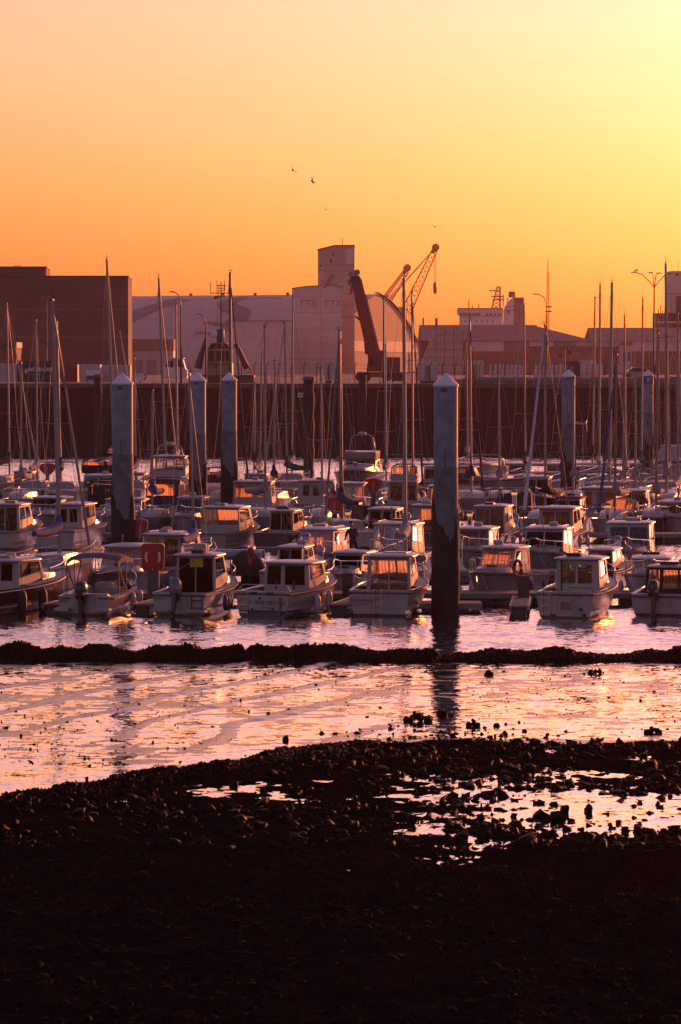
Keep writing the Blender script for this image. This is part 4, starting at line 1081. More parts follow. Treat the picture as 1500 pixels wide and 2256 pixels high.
# ================================================================== marina: piles and pontoons
M_PILE = mat('pile_steel_paint', (0.15, 0.20, 0.265), 0.55, var=0.28, scale=2.2, bump=0.25, bscale=25, dirt=((0.09, 0.085, 0.09), 0.6))
M_PCAP = mat('pile_cap_white', (0.62, 0.60, 0.62), 0.5, var=0.08, scale=3)
M_PWEED = mat('pile_weed', (0.009, 0.008, 0.007), 0.8, var=0.6, scale=3, bump=0.8, bscale=14)
M_PSTAIN = mat('pile_tide_stain', (0.10, 0.12, 0.145), 0.7, var=0.35, scale=2.5, bump=0.5, bscale=18)
PD = 0.92
PILES = [(981, 53, 850, 'nearest and widest mooring pile, right of the centre'), (271, 46, 846, 'second nearest mooring pile in the left half'), (437, 35, 839, 'mooring pile left of the centre with a thin mast before it'),
         (506, 33.5, 838, 'mooring pile close to the right of another pile left of the centre'), (1251, 29.5, 830, 'slim mooring pile in the right half'), (1426, 24, 828, 'farthest mooring pile with a blue band lettered F')]
for i, (px, w, pt, lab) in enumerate(PILES):
    Y = PD * FPX / w
    e = empty('mooring_pile', (PX(px, Y), Y, 0)); tag(e, lab, 'pile', 'mooring piles of the marina')
    zt = PZ(pt, Y); r0 = PD / 2
    MB().lathe([(r0, 4.0), (r0, zt)], n=28).build('shaft', M_PILE, e, True)
    MB().lathe([(r0 + .012, 2.0), (r0 + .014, 4.4), (r0 + .004, 5.6)], n=28).build('tide_stain', M_PSTAIN, e, True)
    n = 40; vv, ff = [], []
    rr = random.Random(i)
    tops = [3.9 + 1.1 * math.sin(2 * math.pi * k / n - 0.55) + rr.uniform(-.25, .25) + (0.8 if abs(k - n * 0.93) < 3 else 0) for k in range(n)]
    rings = 14
    for q_ in range(rings):
        for k in range(n):
            t = q_ / (rings - 1); z = -2 + (tops[k] + 2) * t
            rad = r0 + (0.045 + rr.uniform(0, .05)) * (1 if q_ < rings - 1 else 0.3)
            vv.append((rad * math.cos(2 * math.pi * k / n), rad * math.sin(2 * math.pi * k / n), z))
    for q_ in range(rings - 1):
        for k in range(n): ff.append((q_ * n + k, q_ * n + (k + 1) % n, (q_ + 1) * n + (k + 1) % n, (q_ + 1) * n + k))
    MB().add(vv, ff).build('weed_sleeve', M_PWEED, e, True)
    MB().lathe([(r0 + .035, zt - 0.02), (r0 + .035, zt + 0.05), (0.02, zt + 0.50)], n=28).build('cap', M_PCAP, e)
    MB().box(-0.20, 0.02, -r0 - .03, -r0 + .02, zt - 0.22, zt - 0.10).build('number_plate', M_DKSTEEL, e)
    if i == 5:
        MB().lathe([(r0 + .012, zt - 0.68), (r0 + .012, zt - 0.02)], n=28).build('blue_band', M_BLUEP, e, True)
        place('lettering', text_mesh('F', 0.5, M_WHITEP, 0.02, bold=0.01), e, (0, -r0 - 0.03, zt - 0.36), (math.pi / 2, 0, 0))
    if i in (0, 1, 4): MB().box(-0.09, 0.0, -r0 - .02, -r0 + 0.02, 1.0, zt - 2.4).build('guide_rail', M_PSTAIN, e)
# floating collar round the nearest pile
M_FLOAT = mat('pontoon_float', (0.035, 0.035, 0.038), 0.6, var=0.3, scale=2)
M_DECKP = mat('pontoon_planks', (0.11, 0.09, 0.08), 0.8, var=0.3, scale=3, stretch=(6, 0.6, 1))
M_PED = mat('pontoon_edge_steel', (0.16, 0.155, 0.155), 0.5, var=0.2, metal=0.3)
def pontoon(px0, px1, Y, w, lab, z=0.48, rz=0.0):
    x0, x1 = PX(px0, Y), PX(px1, Y)
    e = empty('pontoon', ((x0 + x1) / 2, Y, 0), rz); tag(e, lab, 'pontoon', 'floating pontoons')
    h = (x1 - x0) / 2
    MB().box(-h, h, -w / 2, w / 2, z - 0.06, z).build('deck', M_DECKP, e)
    for sy in (-1, 1): MB().box(-h, h, sy * (w / 2 + 0.04) - 0.04, sy * (w / 2 + 0.04) + 0.04, z - 0.20, z + 0.012).build('edge_beam', M_PED, e)
    fm_ = MB().box(-0.9, 0.9, -w / 2 + .1, w / 2 - .1, -0.4, z - 0.07).mesh('float', M_FLOAT, bevel=0.08)
    n = max(1, int(2 * h / 3.2))
    for k in range(n): place('float', fm_, e, (-h + (k + .5) * 2 * h / n, 0, 0))
    return e
def finger(px, Y0, ln, lab, z=0.42, w=0.62, heading=10):
    e = empty('finger_pontoon', (PX(px, Y0), Y0, 0), -R(heading)); tag(e, lab, 'pontoon', 'finger pontoons')
    MB().box(-w / 2, w / 2, 0, ln, z - 0.07, z).build('deck', M_DECKP, e)
    for sx in (-1, 1): MB().box(sx * (w / 2 + .03) - .03, sx * (w / 2 + .03) + .03, -.02, ln, z - 0.2, z + .01).build('edge_beam', M_PED, e)
    MB().box(-w / 2 + .04, w / 2 - .04, 0.05, 1.3, -0.4, z - 0.08).build('float', M_FLOAT, e, bevel=0.06)
    return e
pontoon(-200, 1700, 135.6, 1.9, 'front main pontoon behind the nearest row of boats')
pontoon(-200, 1700, 150.2, 1.9, 'second main pontoon behind the boats with lit windows')
pontoon(-200, 1700, 184.0, 2.0, 'third main pontoon in the middle of the marina')
pontoon(-200, 1700, 213.0, 2.0, 'fourth main pontoon in the far half of the marina')
pontoon(-200, 1700, 247.0, 2.0, 'fifth main pontoon among the far boats')
pontoon(930, 1440, 303.0, 2.6, 'farthest dark pontoon against the bright water at the right', 0.9)
pontoon(900, 1060, 131.4, 1.3, 'short dark float around the foot of the nearest pile', 0.36)
finger(1143, 128.4, 5.6, 'finger pontoon left of the boat with the round cabin roof', heading=4)
finger(745, 129.2, 5.2, 'finger pontoon between the two named wheelhouse boats', heading=10)
finger(112, 129.5, 5.2, 'finger pontoon beside the dark hulled boat at the left edge', heading=12)
finger(312, 129.5, 5.2, 'finger pontoon behind the open boat with the canvas top', heading=12)
finger(470, 152, -9, 'finger pontoon carrying the covered dinghy', heading=0)

# power pedestals with amber lamps
M_LAMP = bpy.data.materials.new('amber_lamp'); M_LAMP.use_nodes = True
_b = M_LAMP.node_tree.nodes['Principled BSDF']; _b.inputs['Base Color'].default_value = (0.8, 0.4, 0.1, 1); _b.inputs['Emission Color'].default_value = (1.0, 0.42, 0.06, 1); _b.inputs['Emission Strength'].default_value = 0.55
M_PEDW = mat('pedestal_white', (0.5, 0.48, 0.5), 0.5, var=0.08)
M_PEDB = mat('pedestal_blue_cap', (0.06, 0.12, 0.32), 0.4)
PED = [(1132, 1079, 186, 'service pedestal with amber lamp left of the dark blue boat cover', 1), (1338, 1108, 186, 'service pedestal with amber lamp left of the orange lit sprayhood', 1), (1441, 1082, 214, 'service pedestal with amber lamp among the right hand sailboats', 1),
       (845, 1078, 214, 'service pedestal with amber lamp between the two red cabinets and the flybridge boat', 1), (765, 1123, 186, 'service pedestal with amber lamp right of the nearer red cabinet', 1), (1034, 1126, 185, 'service pedestal with amber lamp just right of the nearest pile', 1),
       (675, 1174, 150.4, 'white service pedestal with blue cap behind the wheelhouse boat lettered La Mere Michele', 0), (1360, 1180, 150.4, 'white service pedestal with blue cap in front of the grey windscreen boat', 0), (1012, 1178, 150.4, 'white service pedestal half hidden by the nearest pile', 0)]
for px, py, Y, lab, lit in PED:
    e = empty('service_pedestal', (PX(px, Y), Y, 0.48)); tag(e, lab, 'pedestal', 'service pedestals on the pontoons')
    zt = PZ(py, Y) - 0.48
    MB().lathe([(.26, 0), (.24, .08), (.15, .16), (.135, .2), (.125, zt - .28)], n=14).build('column', M_PEDW, e, True)
    MB().lathe([(.15, zt - .28), (.16, zt - .26), (.16, zt - .14)], n=14).build('lamp', M_LAMP if lit else M_PEDW, e, True)
    MB().lathe([(.19, zt - .14), (.18, zt - .06), (.09, zt)], n=14).build('cap', M_PEDB, e, True)
    MB().box(-.07, .07, -.15, -.11, zt * .35, zt * .6).build('socket_panel', M_DKSTEEL, e)

# red lifebuoy cabinets on posts
M_RED = mat('lifebuoy_cabinet_red', (0.33, 0.016, 0.022), 0.35, var=0.1, scale=4)
for px, pt, wpx, hpx, Y, lab in ((821, 1053, 38, 32, 212, 'farther of the two red shield shaped lifebuoy cabinets in the centre'), (738, 1094, 42, 36, 184, 'nearer of the two red shield shaped lifebuoy cabinets in the centre'), (105, 1020, 36, 26, 246, 'small red shield shaped lifebuoy cabinet at the far left'), (309, 1142, 34, 42, 150.5, 'red lifebuoy cabinet half hidden behind the second pile')):
    e = empty('lifebuoy_cabinet', (PX(px, Y), Y, 0.48)); tag(e, lab, 'lifebuoy', 'red lifebuoy cabinets')
    k = Y / FPX; w, h = wpx * k / 2, hpx * k; zt = PZ(pt, Y) - 0.48
    poly = [(-w, zt - h * .12), (0, zt), (w, zt - h * .12), (w * .93, zt - h * .6), (w * .35, zt - h), (-w * .35, zt - h), (-w * .93, zt - h * .6)]
    MB().prism(poly, -0.10, 0.12).build('cover', M_RED, e, bevel=0.03)
    MB().tube([(0, -.13, zt - h * .35), (0, -.13, zt - h * 1.05), (0, 0, zt - h * 1.05), (0, 0, 0)], 0.045, 6).build('post', M_GALV, e)
    MB().box(-.14, .14, -.06, .1, 0, zt - h * .98).build('backboard', M_DKSTEEL, e)
# big red box with white ring arcs
Y = 134.8
e = empty('lifebuoy_box', (PX(337, Y), Y, 0.48)); tag(e, 'large red lifebuoy box with two white arcs beside the open boat', 'lifebuoy')
k = Y / FPX; w = 26 * k; z0, z1 = PZ(1257, Y) - .48, PZ(1197, Y) - .48
MB().prism([(-w * .92, z0 + .06), (-w * .7, z0), (w * .7, z0), (w * .92, z0 + .06), (w, z1 - .12), (w * .86, z1), (-w * .86, z1), (-w, z1 - .12)], -0.12, 0.15).build('cover', M_RED, e, bevel=0.035)
cz = (z0 + z1) / 2
for a0 in (-0.62, math.pi - 0.62):
    pts = [(math.cos(a0 + t * 1.24 / 8) * w * .60, -0.128, cz + math.sin(a0 + t * 1.24 / 8) * w * .72) for t in range(9)]
    L_ = [(p[0] * .82, p[1], cz + (p[2] - cz) * .82) for p in pts]; R_ = [(p[0] * 1.12, p[1], cz + (p[2] - cz) * 1.12) for p in pts]
    MB().loft([L_, R_]).build('white_arc', M_WHITEP, e)
MB().box(-.22, .24, -.02, .2, -0.1, z0).build('post', mat('grey_post_board', (0.13, 0.115, 0.10), .7), e)
MB().box(-.03, .03, -.14, -.12, z0 + .03, z0 + .07).build('latch', M_WHITEP, e)
o = MB().box(-.22, .22, -.15, .15, 0, PZ(1268, 133.2) - .36).build('pontoon_locker', mat('brown_locker', (0.085, 0.07, 0.06), .7, var=.3), None, bevel=.02, loc=(PX(1153, 133.2), 133.2, .36)); tag(o, 'square brown post left of the boat with the round cabin roof', 'post')
o = MB().box(-.2, .2, -.15, .15, 0, PZ(1262, 134) - .4).build('pontoon_locker', MATS['brown_locker'], None, bevel=.02, loc=(PX(764, 134), 134, .4)); tag(o, 'square brown post left of the boat named Le Dauphin', 'post')

# ================================================================== boat builders
M_GEL = mat('white_gelcoat', (0.28, 0.275, 0.285), 0.38, var=0.06, scale=1.5, dirt=((0.15, 0.13, 0.12), 0.55))
M_GELC = mat('cream_gelcoat', (0.30, 0.275, 0.25), 0.3, var=0.06, scale=1.5, dirt=((0.25, 0.22, 0.19), 0.5))
M_GELG = mat('grey_gelcoat', (0.24, 0.23, 0.24), 0.3, var=0.08, scale=1.5)
M_DECK = mat('deck_nonslip', (0.27, 0.25, 0.235), 0.6, var=0.1, scale=4)
M_CHROME = mat('stainless_rail', (0.62, 0.60, 0.60), 0.18, metal=0.9, var=0.05)
M_ALU = mat('mast_aluminium', (0.24, 0.215, 0.215), 0.42, metal=0.4, var=0.1)
M_ALUD = mat('dark_anodised_mast', (0.16, 0.135, 0.13), 0.4, metal=0.5, var=0.1)
M_WIRE = mat('rigging_wire', (0.25, 0.23, 0.23), 0.4, metal=0.6)
M_RUBD = mat('rubbing_strake', (0.03, 0.025, 0.03), 0.6)
M_FEND = mat('fender_vinyl', (0.42, 0.40, 0.42), 0.4, var=0.15)
M_FENDB = mat('blue_fender', (0.02, 0.04, 0.12), 0.5)
M_ENG = mat('outboard_cowl_black', (0.018, 0.018, 0.02), 0.22)
M_ENGG = mat('outboard_cowl_grey', (0.10, 0.12, 0.16), 0.25)
M_NAVY = mat('navy_canvas', (0.014, 0.022, 0.055), 0.85, var=0.25, scale=5, bump=.3)
M_BLACKC = mat('black_canvas', (0.014, 0.013, 0.014), 0.85, var=0.25, scale=5, bump=.3)
M_BLUEC = mat('blue_canvas', (0.02, 0.06, 0.17), 0.85, var=0.25, scale=5, bump=.3)
M_GREENC = mat('green_canvas', (0.012, 0.05, 0.035), 0.85, var=0.25, scale=5, bump=.3)
M_GREYCV = mat('grey_canvas', (0.22, 0.20, 0.19), 0.85, var=0.2, scale=5, bump=.3)
M_REDC = mat('dark_red_canvas', (0.12, 0.012, 0.015), 0.85, var=0.2, scale=5)
M_TYPE = mat('name_lettering', (0.015, 0.03, 0.07), 0.5)
M_TYPEG = mat('name_lettering_teal', (0.015, 0.05, 0.065), 0.5)
M_INTER = mat('cabin_interior', (0.16, 0.10, 0.07), 0.7, var=0.3, scale=3)
G_CLEAR = glass_mat('clear_glazing', (0.92, 0.90, 0.86), 0.2)
G_SMOKE = glass_mat('smoked_glazing', (0.20, 0.20, 0.215), 0.1, fres=0.6)
G_DARK = glass_mat('dark_glazing', (0.02, 0.02, 0.022), 0.0, fres=0.3)
G_GREEN = glass_mat('greenish_glazing', (0.30, 0.36, 0.33), 0.3)
C_CURT = cloth_mat('sunset_tinted_curtain', (1.0, 0.64, 0.36), 0.8)  # sunset orange of the glowing windows is put into the cloth colour
C_TINTV = cloth_mat('sunset_tinted_vinyl', (1.0, 0.60, 0.34), 0.85)  # clear vinyl, with the orange evening glow painted in as its colour
H_WB = hull_mat('hull_white_blue_bottom', (0.30, 0.29, 0.295), (0.012, 0.05, 0.12), (0.02, 0.015, 0.02), 0.16, 0.27)
H_WD = hull_mat('hull_white_dark_bottom', (0.29, 0.28, 0.285), (0.02, 0.017, 0.018), (0.02, 0.02, 0.03), 0.10, 0.13)
H_WR = hull_mat('hull_white_red_bottom', (0.29, 0.28, 0.275), (0.10, 0.02, 0.018), (0.62, 0.6, 0.6), 0.10, 0.11)
H_GREY = hull_mat('hull_grey', (0.20, 0.195, 0.21), (0.02, 0.02, 0.025), (0.5, 0.48, 0.5), 0.10, 0.16)
H_BLACK = hull_mat('hull_black', (0.018, 0.017, 0.018), (0.02, 0.015, 0.015), (0.35, 0.33, 0.33), 0.08, 0.13)
H_NAVY = hull_mat('hull_navy', (0.014, 0.022, 0.05), (0.03, 0.015, 0.015), (0.5, 0.48, 0.5), 0.08, 0.13)
H_CREAM = hull_mat('hull_cream', (0.42, 0.39, 0.35), (0.08, 0.02, 0.018), (0.08, 0.03, 0.03), 0.08, 0.12)

def hull_form(L, B, fs, fb, draft=0.45, tw=0.88, full=2.4, rake=0.45):
    secs, sheer = [], []
    NS = 15
    for i in range(NS):
        t = i / (NS - 1)
        b = B / 2 * (tw + (1 - tw) * math.sin(min(1, t / .42) * math.pi / 2)) * (1 - max(0, (t - .42) / .58) ** full)
        b = max(b, 0.012)
        zs = fs + (fb - fs) * t ** 1.7
        zk = -draft + (draft + fb * .35) * max(0, (t - .62) / .38) ** 2.0
        y = -L / 2 + L * t
        fl = 1 - .30 * t
        half = [(0, zk, 0), (b * .55 * fl, zk + (0.06 - zk) * .45, .2), (b * .86 * fl, 0.06 + max(0, zk) , .35), (b * (.95 - .12 * t), 0.06 + max(0, zk) + (zs - .06 - max(0, zk)) * .5, .7), (b, zs, 1.0)]
        rk = rake * max(0, (t - .5) / .5) ** 2
        row = [(-x, y + rk * f - rake * .55 * (t > .999), z) for x, z, f in reversed(half)] + [(x, y + rk * f - rake * .55 * (t > .999), z) for x, z, f in half[1:]]
        secs.append(row); sheer.append((b, y + rk - rake * .55 * (t > .999), zs))
    return secs, sheer

def sheer_at(sheer, y):
    for (b0, y0, z0), (b1, y1, z1) in zip(sheer, sheer[1:]):
        if y0 <= y <= y1:
            t = (y - y0) / (y1 - y0 + 1e-9); return b0 + (b1 - b0) * t, z0 + (z1 - z0) * t
    return sheer[-1][0], sheer[-1][2]

def panel(quad, wins):
    """wall sheet bl, br, tr, tl with window holes; returns mesh builder and pane quads"""
    bl, br_, tr, tl = [Vector(p) for p in quad]
    def P(u, v): return (bl * (1 - u) + br_ * u) * (1 - v) + (tl * (1 - u) + tr * u) * v
    us = sorted({0.0, 1.0, *[w[0] for w in wins], *[w[1] for w in wins]}); vs_ = sorted({0.0, 1.0, *[w[2] for w in wins], *[w[3] for w in wins]})
    mb = MB()
    nrm = (br_ - bl).cross(tl - bl).normalized()
    for a, b in zip(us, us[1:]):
        for c, d in zip(vs_, vs_[1:]):
            mu, mv = (a + b) / 2, (c + d) / 2
            if any(w[0] < mu < w[1] and w[2] < mv < w[3] for w in wins): continue
            q = [P(a, c), P(b, c), P(b, d), P(a, d)]
            mb.add(q + [p - nrm * 0.035 for p in q], [(0, 1, 2, 3), (7, 6, 5, 4), (0, 4, 5, 1), (1, 5, 6, 2), (2, 6, 7, 3), (3, 7, 4, 0)])
    panes = [[P(w[0], w[2]), P(w[1], w[2]), P(w[1], w[3]), P(w[0], w[3])] for w in wins]
    return mb, panes, nrm

def slab(a, b, z0, z1, cam_=0.05, ex=0.45, cx=0, cy=0, n=28, taper=1.0):
    """rounded roof slab: half width a, half length b"""
    def ring(s, z, sh=0):
        out = []
        for k in range(n):
            t = 2 * math.pi * k / n
            c, s_ = math.cos(t), math.sin(t)
            yy = b * s * math.copysign(abs(s_) ** ex, s_)
            aw = a * (1 + (taper - 1) * (yy / b + 1) / 2)
            out.append((cx + aw * s * math.copysign(abs(c) ** ex, c), cy + yy, z))
        return out
    h = z1 - z0
    return MB().loft([ring(.955, z0), ring(1, z0 + h * .3), ring(.99, z0 + h * .7), ring(.93, z1), ring(.6, z1 + cam_ * .8), ring(.2, z1 + cam_)], True, True, True)

def glaze(parent, panes, nrm, gm, curtain=False, frame=False, nm='window_pane'):
    for q in panes:
        off = [Vector(p) - nrm * 0.018 for p in q]
        p_ = MB().add(off, [(0, 1, 2, 3)]).build(nm, gm, parent)
        if curtain:
            c = [Vector(p) - nrm * 0.07 for p in q]
            mid0, mid1 = c[0].lerp(c[1], .5), c[3].lerp(c[2], .5)
            k = 10; rows = [[], []]
            for i in range(k + 1):
                w = nrm * (0.018 * math.sin(i * 2.4))
                rows[0].append(c[0].lerp(c[1], i / k) + w); rows[1].append(c[3].lerp(c[2], i / k) + w)
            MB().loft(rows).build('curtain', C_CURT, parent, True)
        if frame:
            MB().tube([*[Vector(p) + nrm * .004 for p in q], Vector(q[0]) + nrm * .004], 0.016, 4, False).build('window_frame', M_RUBD, p_)

def outboard(parent, x, y, z, m, s=1.0, tilt=0.0):
    rot = Matrix.Translation((x, y, z)) @ Matrix.Rotation(tilt, 4, 'X') @ Matrix.Scale(s, 4)
    cow = MB()
    rings = []
    for zz, w, l in ((-.05, .16, .24), (.05, .20, .30), (.28, .215, .33), (.46, .20, .32), (.56, .15, .25), (.60, .06, .12)):
        rings.append([(w * math.copysign(abs(math.cos(t)) ** .7, math.cos(t)), -0.12 + l * math.copysign(abs(math.sin(t)) ** .7, math.sin(t)), zz) for t in [2 * math.pi * k / 16 for k in range(16)]])
    o = cow.loft(rings, True, True, True).xf(rot).build('outboard_motor', m, parent, True)
    MB().box(-.205, .205, -.40, -.30, .12, .2).xf(rot).build('cowl_band', M_GELG, o)
    MB().loft([[(-.08, -.25, -.05), (.08, -.25, -.05), (.08, .05, -.05), (-.08, .05, -.05)], [(-.05, -.22, -.75), (.05, -.22, -.75), (.05, .0, -.75), (-.05, .0, -.75)], [(-.02, -.25, -1.05), (.02, -.25, -1.05), (.02, -.05, -1.05), (-.02, -.05, -1.05)]], True, True, True).xf(rot).build('shaft', M_ENG, o)
    MB().lathe([(.02, -.25), (.07, -.1), (.07, .1), (.03, .22)], n=10).xf(rot @ Matrix.Translation((0, -.13, -.8)) @ Matrix.Rotation(math.pi / 2, 4, 'X')).build('gearcase', M_ENG, o, True)
    MB().box(-.13, .13, -.02, .22, -.18, .06).xf(rot).build('clamp_bracket', M_DKSTEEL, o)
    return o

def bow_rail(parent, sheer, y_from, h=0.55, inset=0.06, m=M_CHROME, r=0.016):
    mb = MB()
    pts = [(b - inset, y, z) for b, y, z in sheer if y >= y_from]
    tip = sheer[-1]
    top = [(max(.05, b), y - .05, z + h) for b, y, z in pts[:-1]] + [(0.14, tip[1] + .12, tip[2] + h + .06), (-0.14, tip[1] + .12, tip[2] + h + .06)] + [(-max(.05, b), y - .05, z + h) for b, y, z in reversed(pts[:-1])]
    first, last = pts[0], pts[0]
    top = [(first[0], first[1] - .28, first[2])] + top + [(-first[0], first[1] - .28, first[2])]
    mb.tube(top, r, 5)
    for b, y, z in pts[1:-1:2]:
        for s in (-1, 1): mb.tube([(s * b, y, z), (s * b, y - .05, z + h)], r * .8, 4)
    return mb.build('bow_rail', m, parent, True)

def ladder(parent, x, y, z0, z1, w=0.30, n=3, m=M_CHROME):
    mb = MB()
    for s in (-1, 1): mb.tube([(x + s * w / 2, y - .05, z0), (x + s * w / 2, y - .05, z1), (x + s * w / 2, y + .06, z1 + .05)], 0.018, 5)
    for k in range(n):
        z = z0 + .05 + k * (z1 - z0) / n; mb.box(x - w / 2, x + w / 2, y - .08, y - .03, z, z + .04)
    return mb.build('boarding_ladder', m, parent)

def fender(parent, x, y, z, m=M_FEND, s=1.0):
    o = MB().lathe([(.02, -.34 * s), (.09 * s, -.27 * s), (.115 * s, -.1 * s), (.115 * s, .15 * s), (.085 * s, .27 * s), (.03, .34 * s)], (x, y, z), 10).build('fender', m, parent, True)
    MB().tube([(x, y, z + .33 * s), (x - math.copysign(.08, x), y, z + .75 * s)], 0.008, 4).build('lanyard', M_WIRE, o)

MBOATS = {}
def mboat(px, Y, heading, lab, L=6.0, B=2.4, fs=0.85, fb=1.25, hullm=None, cab=(-1.4, 0.9), cpx=None, roof=None, hw=0.9, z1=2.25, rake=0.35, front=((.04, .48, .12, .88), (.52, .96, .12, .88)),
          aft=((.06, .48, .3, .93), (.52, .94, .3, .93)), side=((.06, .5, .38, .9), (.54, .92, .38, .9)), gf=None, ga=None, gs=None, cf=False, ca=False, cs=False, frame=False,
          over=(0.12, 0.30, 0.15), roofm=None, wallm=None, ob=None, obt=0.0, obx=0.0, rail=True, trunk=0.34, ref='aft', strake=M_RUBD, name=None, lad=None, roofrail=False, tumble=0.93, group='motor boats in the marina', flat=False, cat='motor boat', kindname='cabin_boat', aftwall=True):
    rq = random.Random(len(lab) * 31 + int(px))
    hullm = hullm or rq.choice((H_WD, H_WD, H_WD, H_WB, H_WR, H_GREY, H_CREAM, H_NAVY)); roofm = roofm or M_GEL; wallm = wallm or rq.choice((M_GEL, M_GEL, M_GELC))
    heading += rq.uniform(-3, 3) if frame is False else 0
    gf = gf or G_SMOKE; ga = ga or G_SMOKE; gs = gs or G_SMOKE
    y0, y1 = cab
    if cpx: hw = abs(PX(cpx[1], Y) - PX(cpx[0], Y)) / 2 / max(.6, abs(math.cos(R(heading))))
    if roof: z1 = PZ(roof, Y) - 0.02
    h = R(heading)
    yref = y0 if ref == 'aft' else y1
    P = Vector((PX(px, Y), Y, 0)) - Matrix.Rotation(-h, 3, 'Z') @ Vector((0, yref, 0))
    root = empty(kindname, P, -h); tag(root, lab, cat, group)
    B = max(B, 2 * hw + .35)
    secs, sheer = hull_form(L, B, fs, fb)
    MB().loft(secs, False, True, False).build('hull', hullm, root, True)
    # foredeck and side decks, cockpit floor
    dk = [[(-b + .03, y, z - .03), (0, y, z + .03), (b - .03, y, z - .03)] for b, y, z in sheer if y > y0 - .2]
    MB().loft(dk).build('deck', M_DECK, root, True)
    b0, zs0 = sheer_at(sheer, y0 - .3)
    MB().box(-b0 + .1, b0 - .1, -L / 2 + .06, y0 + .2, .30, .36).build('cockpit_floor', M_DECK, root)
    inner = [[(s * (b - .16), y, .36), (s * (b - .13), y, z - .01), (s * (b + .004), y, z + .004)] for s in (1,) for b, y, z in sheer if y < y0 + .3]
    for s in (-1, 1):
        MB().loft([[(s * p[0], p[1], p[2]) for p in row] for row in inner]).build('coaming', M_GEL, root)
    MB().box(-B * .40, B * .40, -L / 2 + .01, -L / 2 + .16, .36, fs + .012).build('transom_top', M_GEL, root)
    if strake:
        st = MB()
        for s in (-1, 1): st.tube([(s * (b + .012), y, z - .10) for b, y, z in sheer], 0.028, 5)
        st.tube([(-sheer[0][0] - .01, -L / 2 - .012, fs - .10), (sheer[0][0] + .01, -L / 2 - .012, fs - .10)], 0.028, 5)
        st.build('rubbing_strake', strake, root)
    zc = fs - .02
    hf = hw * .92
    if trunk:
        yb = L / 2 * .62
        tk = []
        for t in (0, .35, .7, 1.0):
            y = y1 - .1 + (yb - y1 + .1) * t; bb, zz = sheer_at(sheer, y); w = min(hf, bb - .18) * (1 - .25 * t * t); hgt = trunk * (1 - .55 * t)
            tk.append([(-w, y, zz - .05), (-w * .9, y, zz + hgt * .8), (-w * .5, y, zz + hgt), (0, y, zz + hgt * 1.06), (w * .5, y, zz + hgt), (w * .9, y, zz + hgt * .8), (w, y, zz - .05)])
        o = MB().loft(tk, False, False, True).build('cabin_trunk', M_GEL, root, True)
        w = tk[1]
        for s in (0, -1): 
            q = tk[0][s], tk[1][s], tk[0][1 if s == 0 else 5], tk[1][1 if s == 0 else 5]
            a_, b_, c_, d_2 = [Vector(p) for p in q]
            def bil(u, v): return (a_.lerp(b_, u)).lerp(c_.lerp(d_2, u), v)
            sx = -1 if s == 0 else 1
            MB().add([bil(.2, .3) + Vector((sx * .012, 0, 0)), bil(.85, .3) + Vector((sx * .012, 0, 0)), bil(.75, .8) + Vector((sx * .012, 0, 0)), bil(.25, .8) + Vector((sx * .012, 0, 0))], [(0, 1, 2, 3)]).build('portlight', M_WIN, o)
        MB().add(*(lambda mm: (mm.v, mm.f))(slab(.22, .22, 0, .04, .01).xf(Matrix.Translation((0, (y1 + yb) / 2, tk[1][3][2] - .01))))).build('deck_hatch', M_WIN, o)
    tb = tumble
    zf = zc + (trunk * .9 if trunk else 0.25)
    A = [(-hw, y0, zc - .3), (hw, y0, zc - .3), (hw * tb, y0 + .06, z1), (-hw * tb, y0 + .06, z1)]
    F = [(hf, y1, zf), (-hf, y1, zf), (-hf * tb, y1 - rake, z1), (hf * tb, y1 - rake, z1)]
    S1 = [(hw, y0, zc - .05), (hf, y1, zf - .02), (hf * tb, y1 - rake, z1), (hw * tb, y0 + .06, z1)]
    S0 = [(-hf, y1, zf - .02), (-hw, y0, zc - .05), (-hw * tb, y0 + .06, z1), (-hf * tb, y1 - rake, z1)]
    if aftwall:
        m_, pn, nn = panel(A, aft); w_ = m_.build('aft_bulkhead', wallm, root); glaze(w_, pn, nn, ga, ca, frame)
    m_, pn, nn = panel(F, front); w_ = m_.build('windscreen', wallm, root); glaze(w_, pn, nn, gf, cf, frame)
    m_, pn, nn = panel(S1, side); w_ = m_.build('side_wall', wallm, root); glaze(w_, pn, nn, gs, cs, frame)
    m_, pn, nn = panel(S0, [(1 - b, 1 - a, c, d) for a, b, c, d in side]); w_ = m_.build('side_wall', wallm, root); glaze(w_, pn, nn, gs, cs, frame)
    ya, yf = y0 + .06 - over[1], y1 - rake + over[2]
    rf = slab(hw * tb + over[0], (yf - ya) / 2, z1 - .01, z1 + .075, .02 if flat else .06, .32, 0, (ya + yf) / 2, 32, .95).build('roof', roofm, root, True)
    if roofrail:
        rr_ = MB()
        for s in (-1, 1): rr_.tube([(s * hw * .75, ya + .3, z1 + .07), (s * hw * .75, ya + .36, z1 + .15), (s * hw * .75, yf - .4, z1 + .15), (s * hw * .75, yf - .34, z1 + .07)], .015, 5)
        rr_.build('grab_rail', M_CHROME, rf)
    nl = MB().tube([(0.1, yf - .3, z1 + .08), (0.1, yf - .3, z1 + .42)], .012, 5); nl.lathe([(.01, 0), (.04, .02), (.04, .09), (.01, .11)], (0.1, yf - .3, z1 + .42), 8); nl.build('navigation_light', M_GELG, rf)
    MB().tube([(-hw * .5, yf - .5, z1 + .07), (-hw * .55, yf - .9, z1 + 1.0 + (len(lab) % 5) * .25)], .008, 4).build('aerial', M_GEL, rf)
    MB().box(-hw * .8, hw * .8, y0 + .3, y0 + .34, .36, zc + .15).build('bench', M_INTER, root)
    MB().box(hw * .1, hw * .75, y1 - .75, y1 - .6, .4, zc + .45).build('helm_console', M_INTER, root)
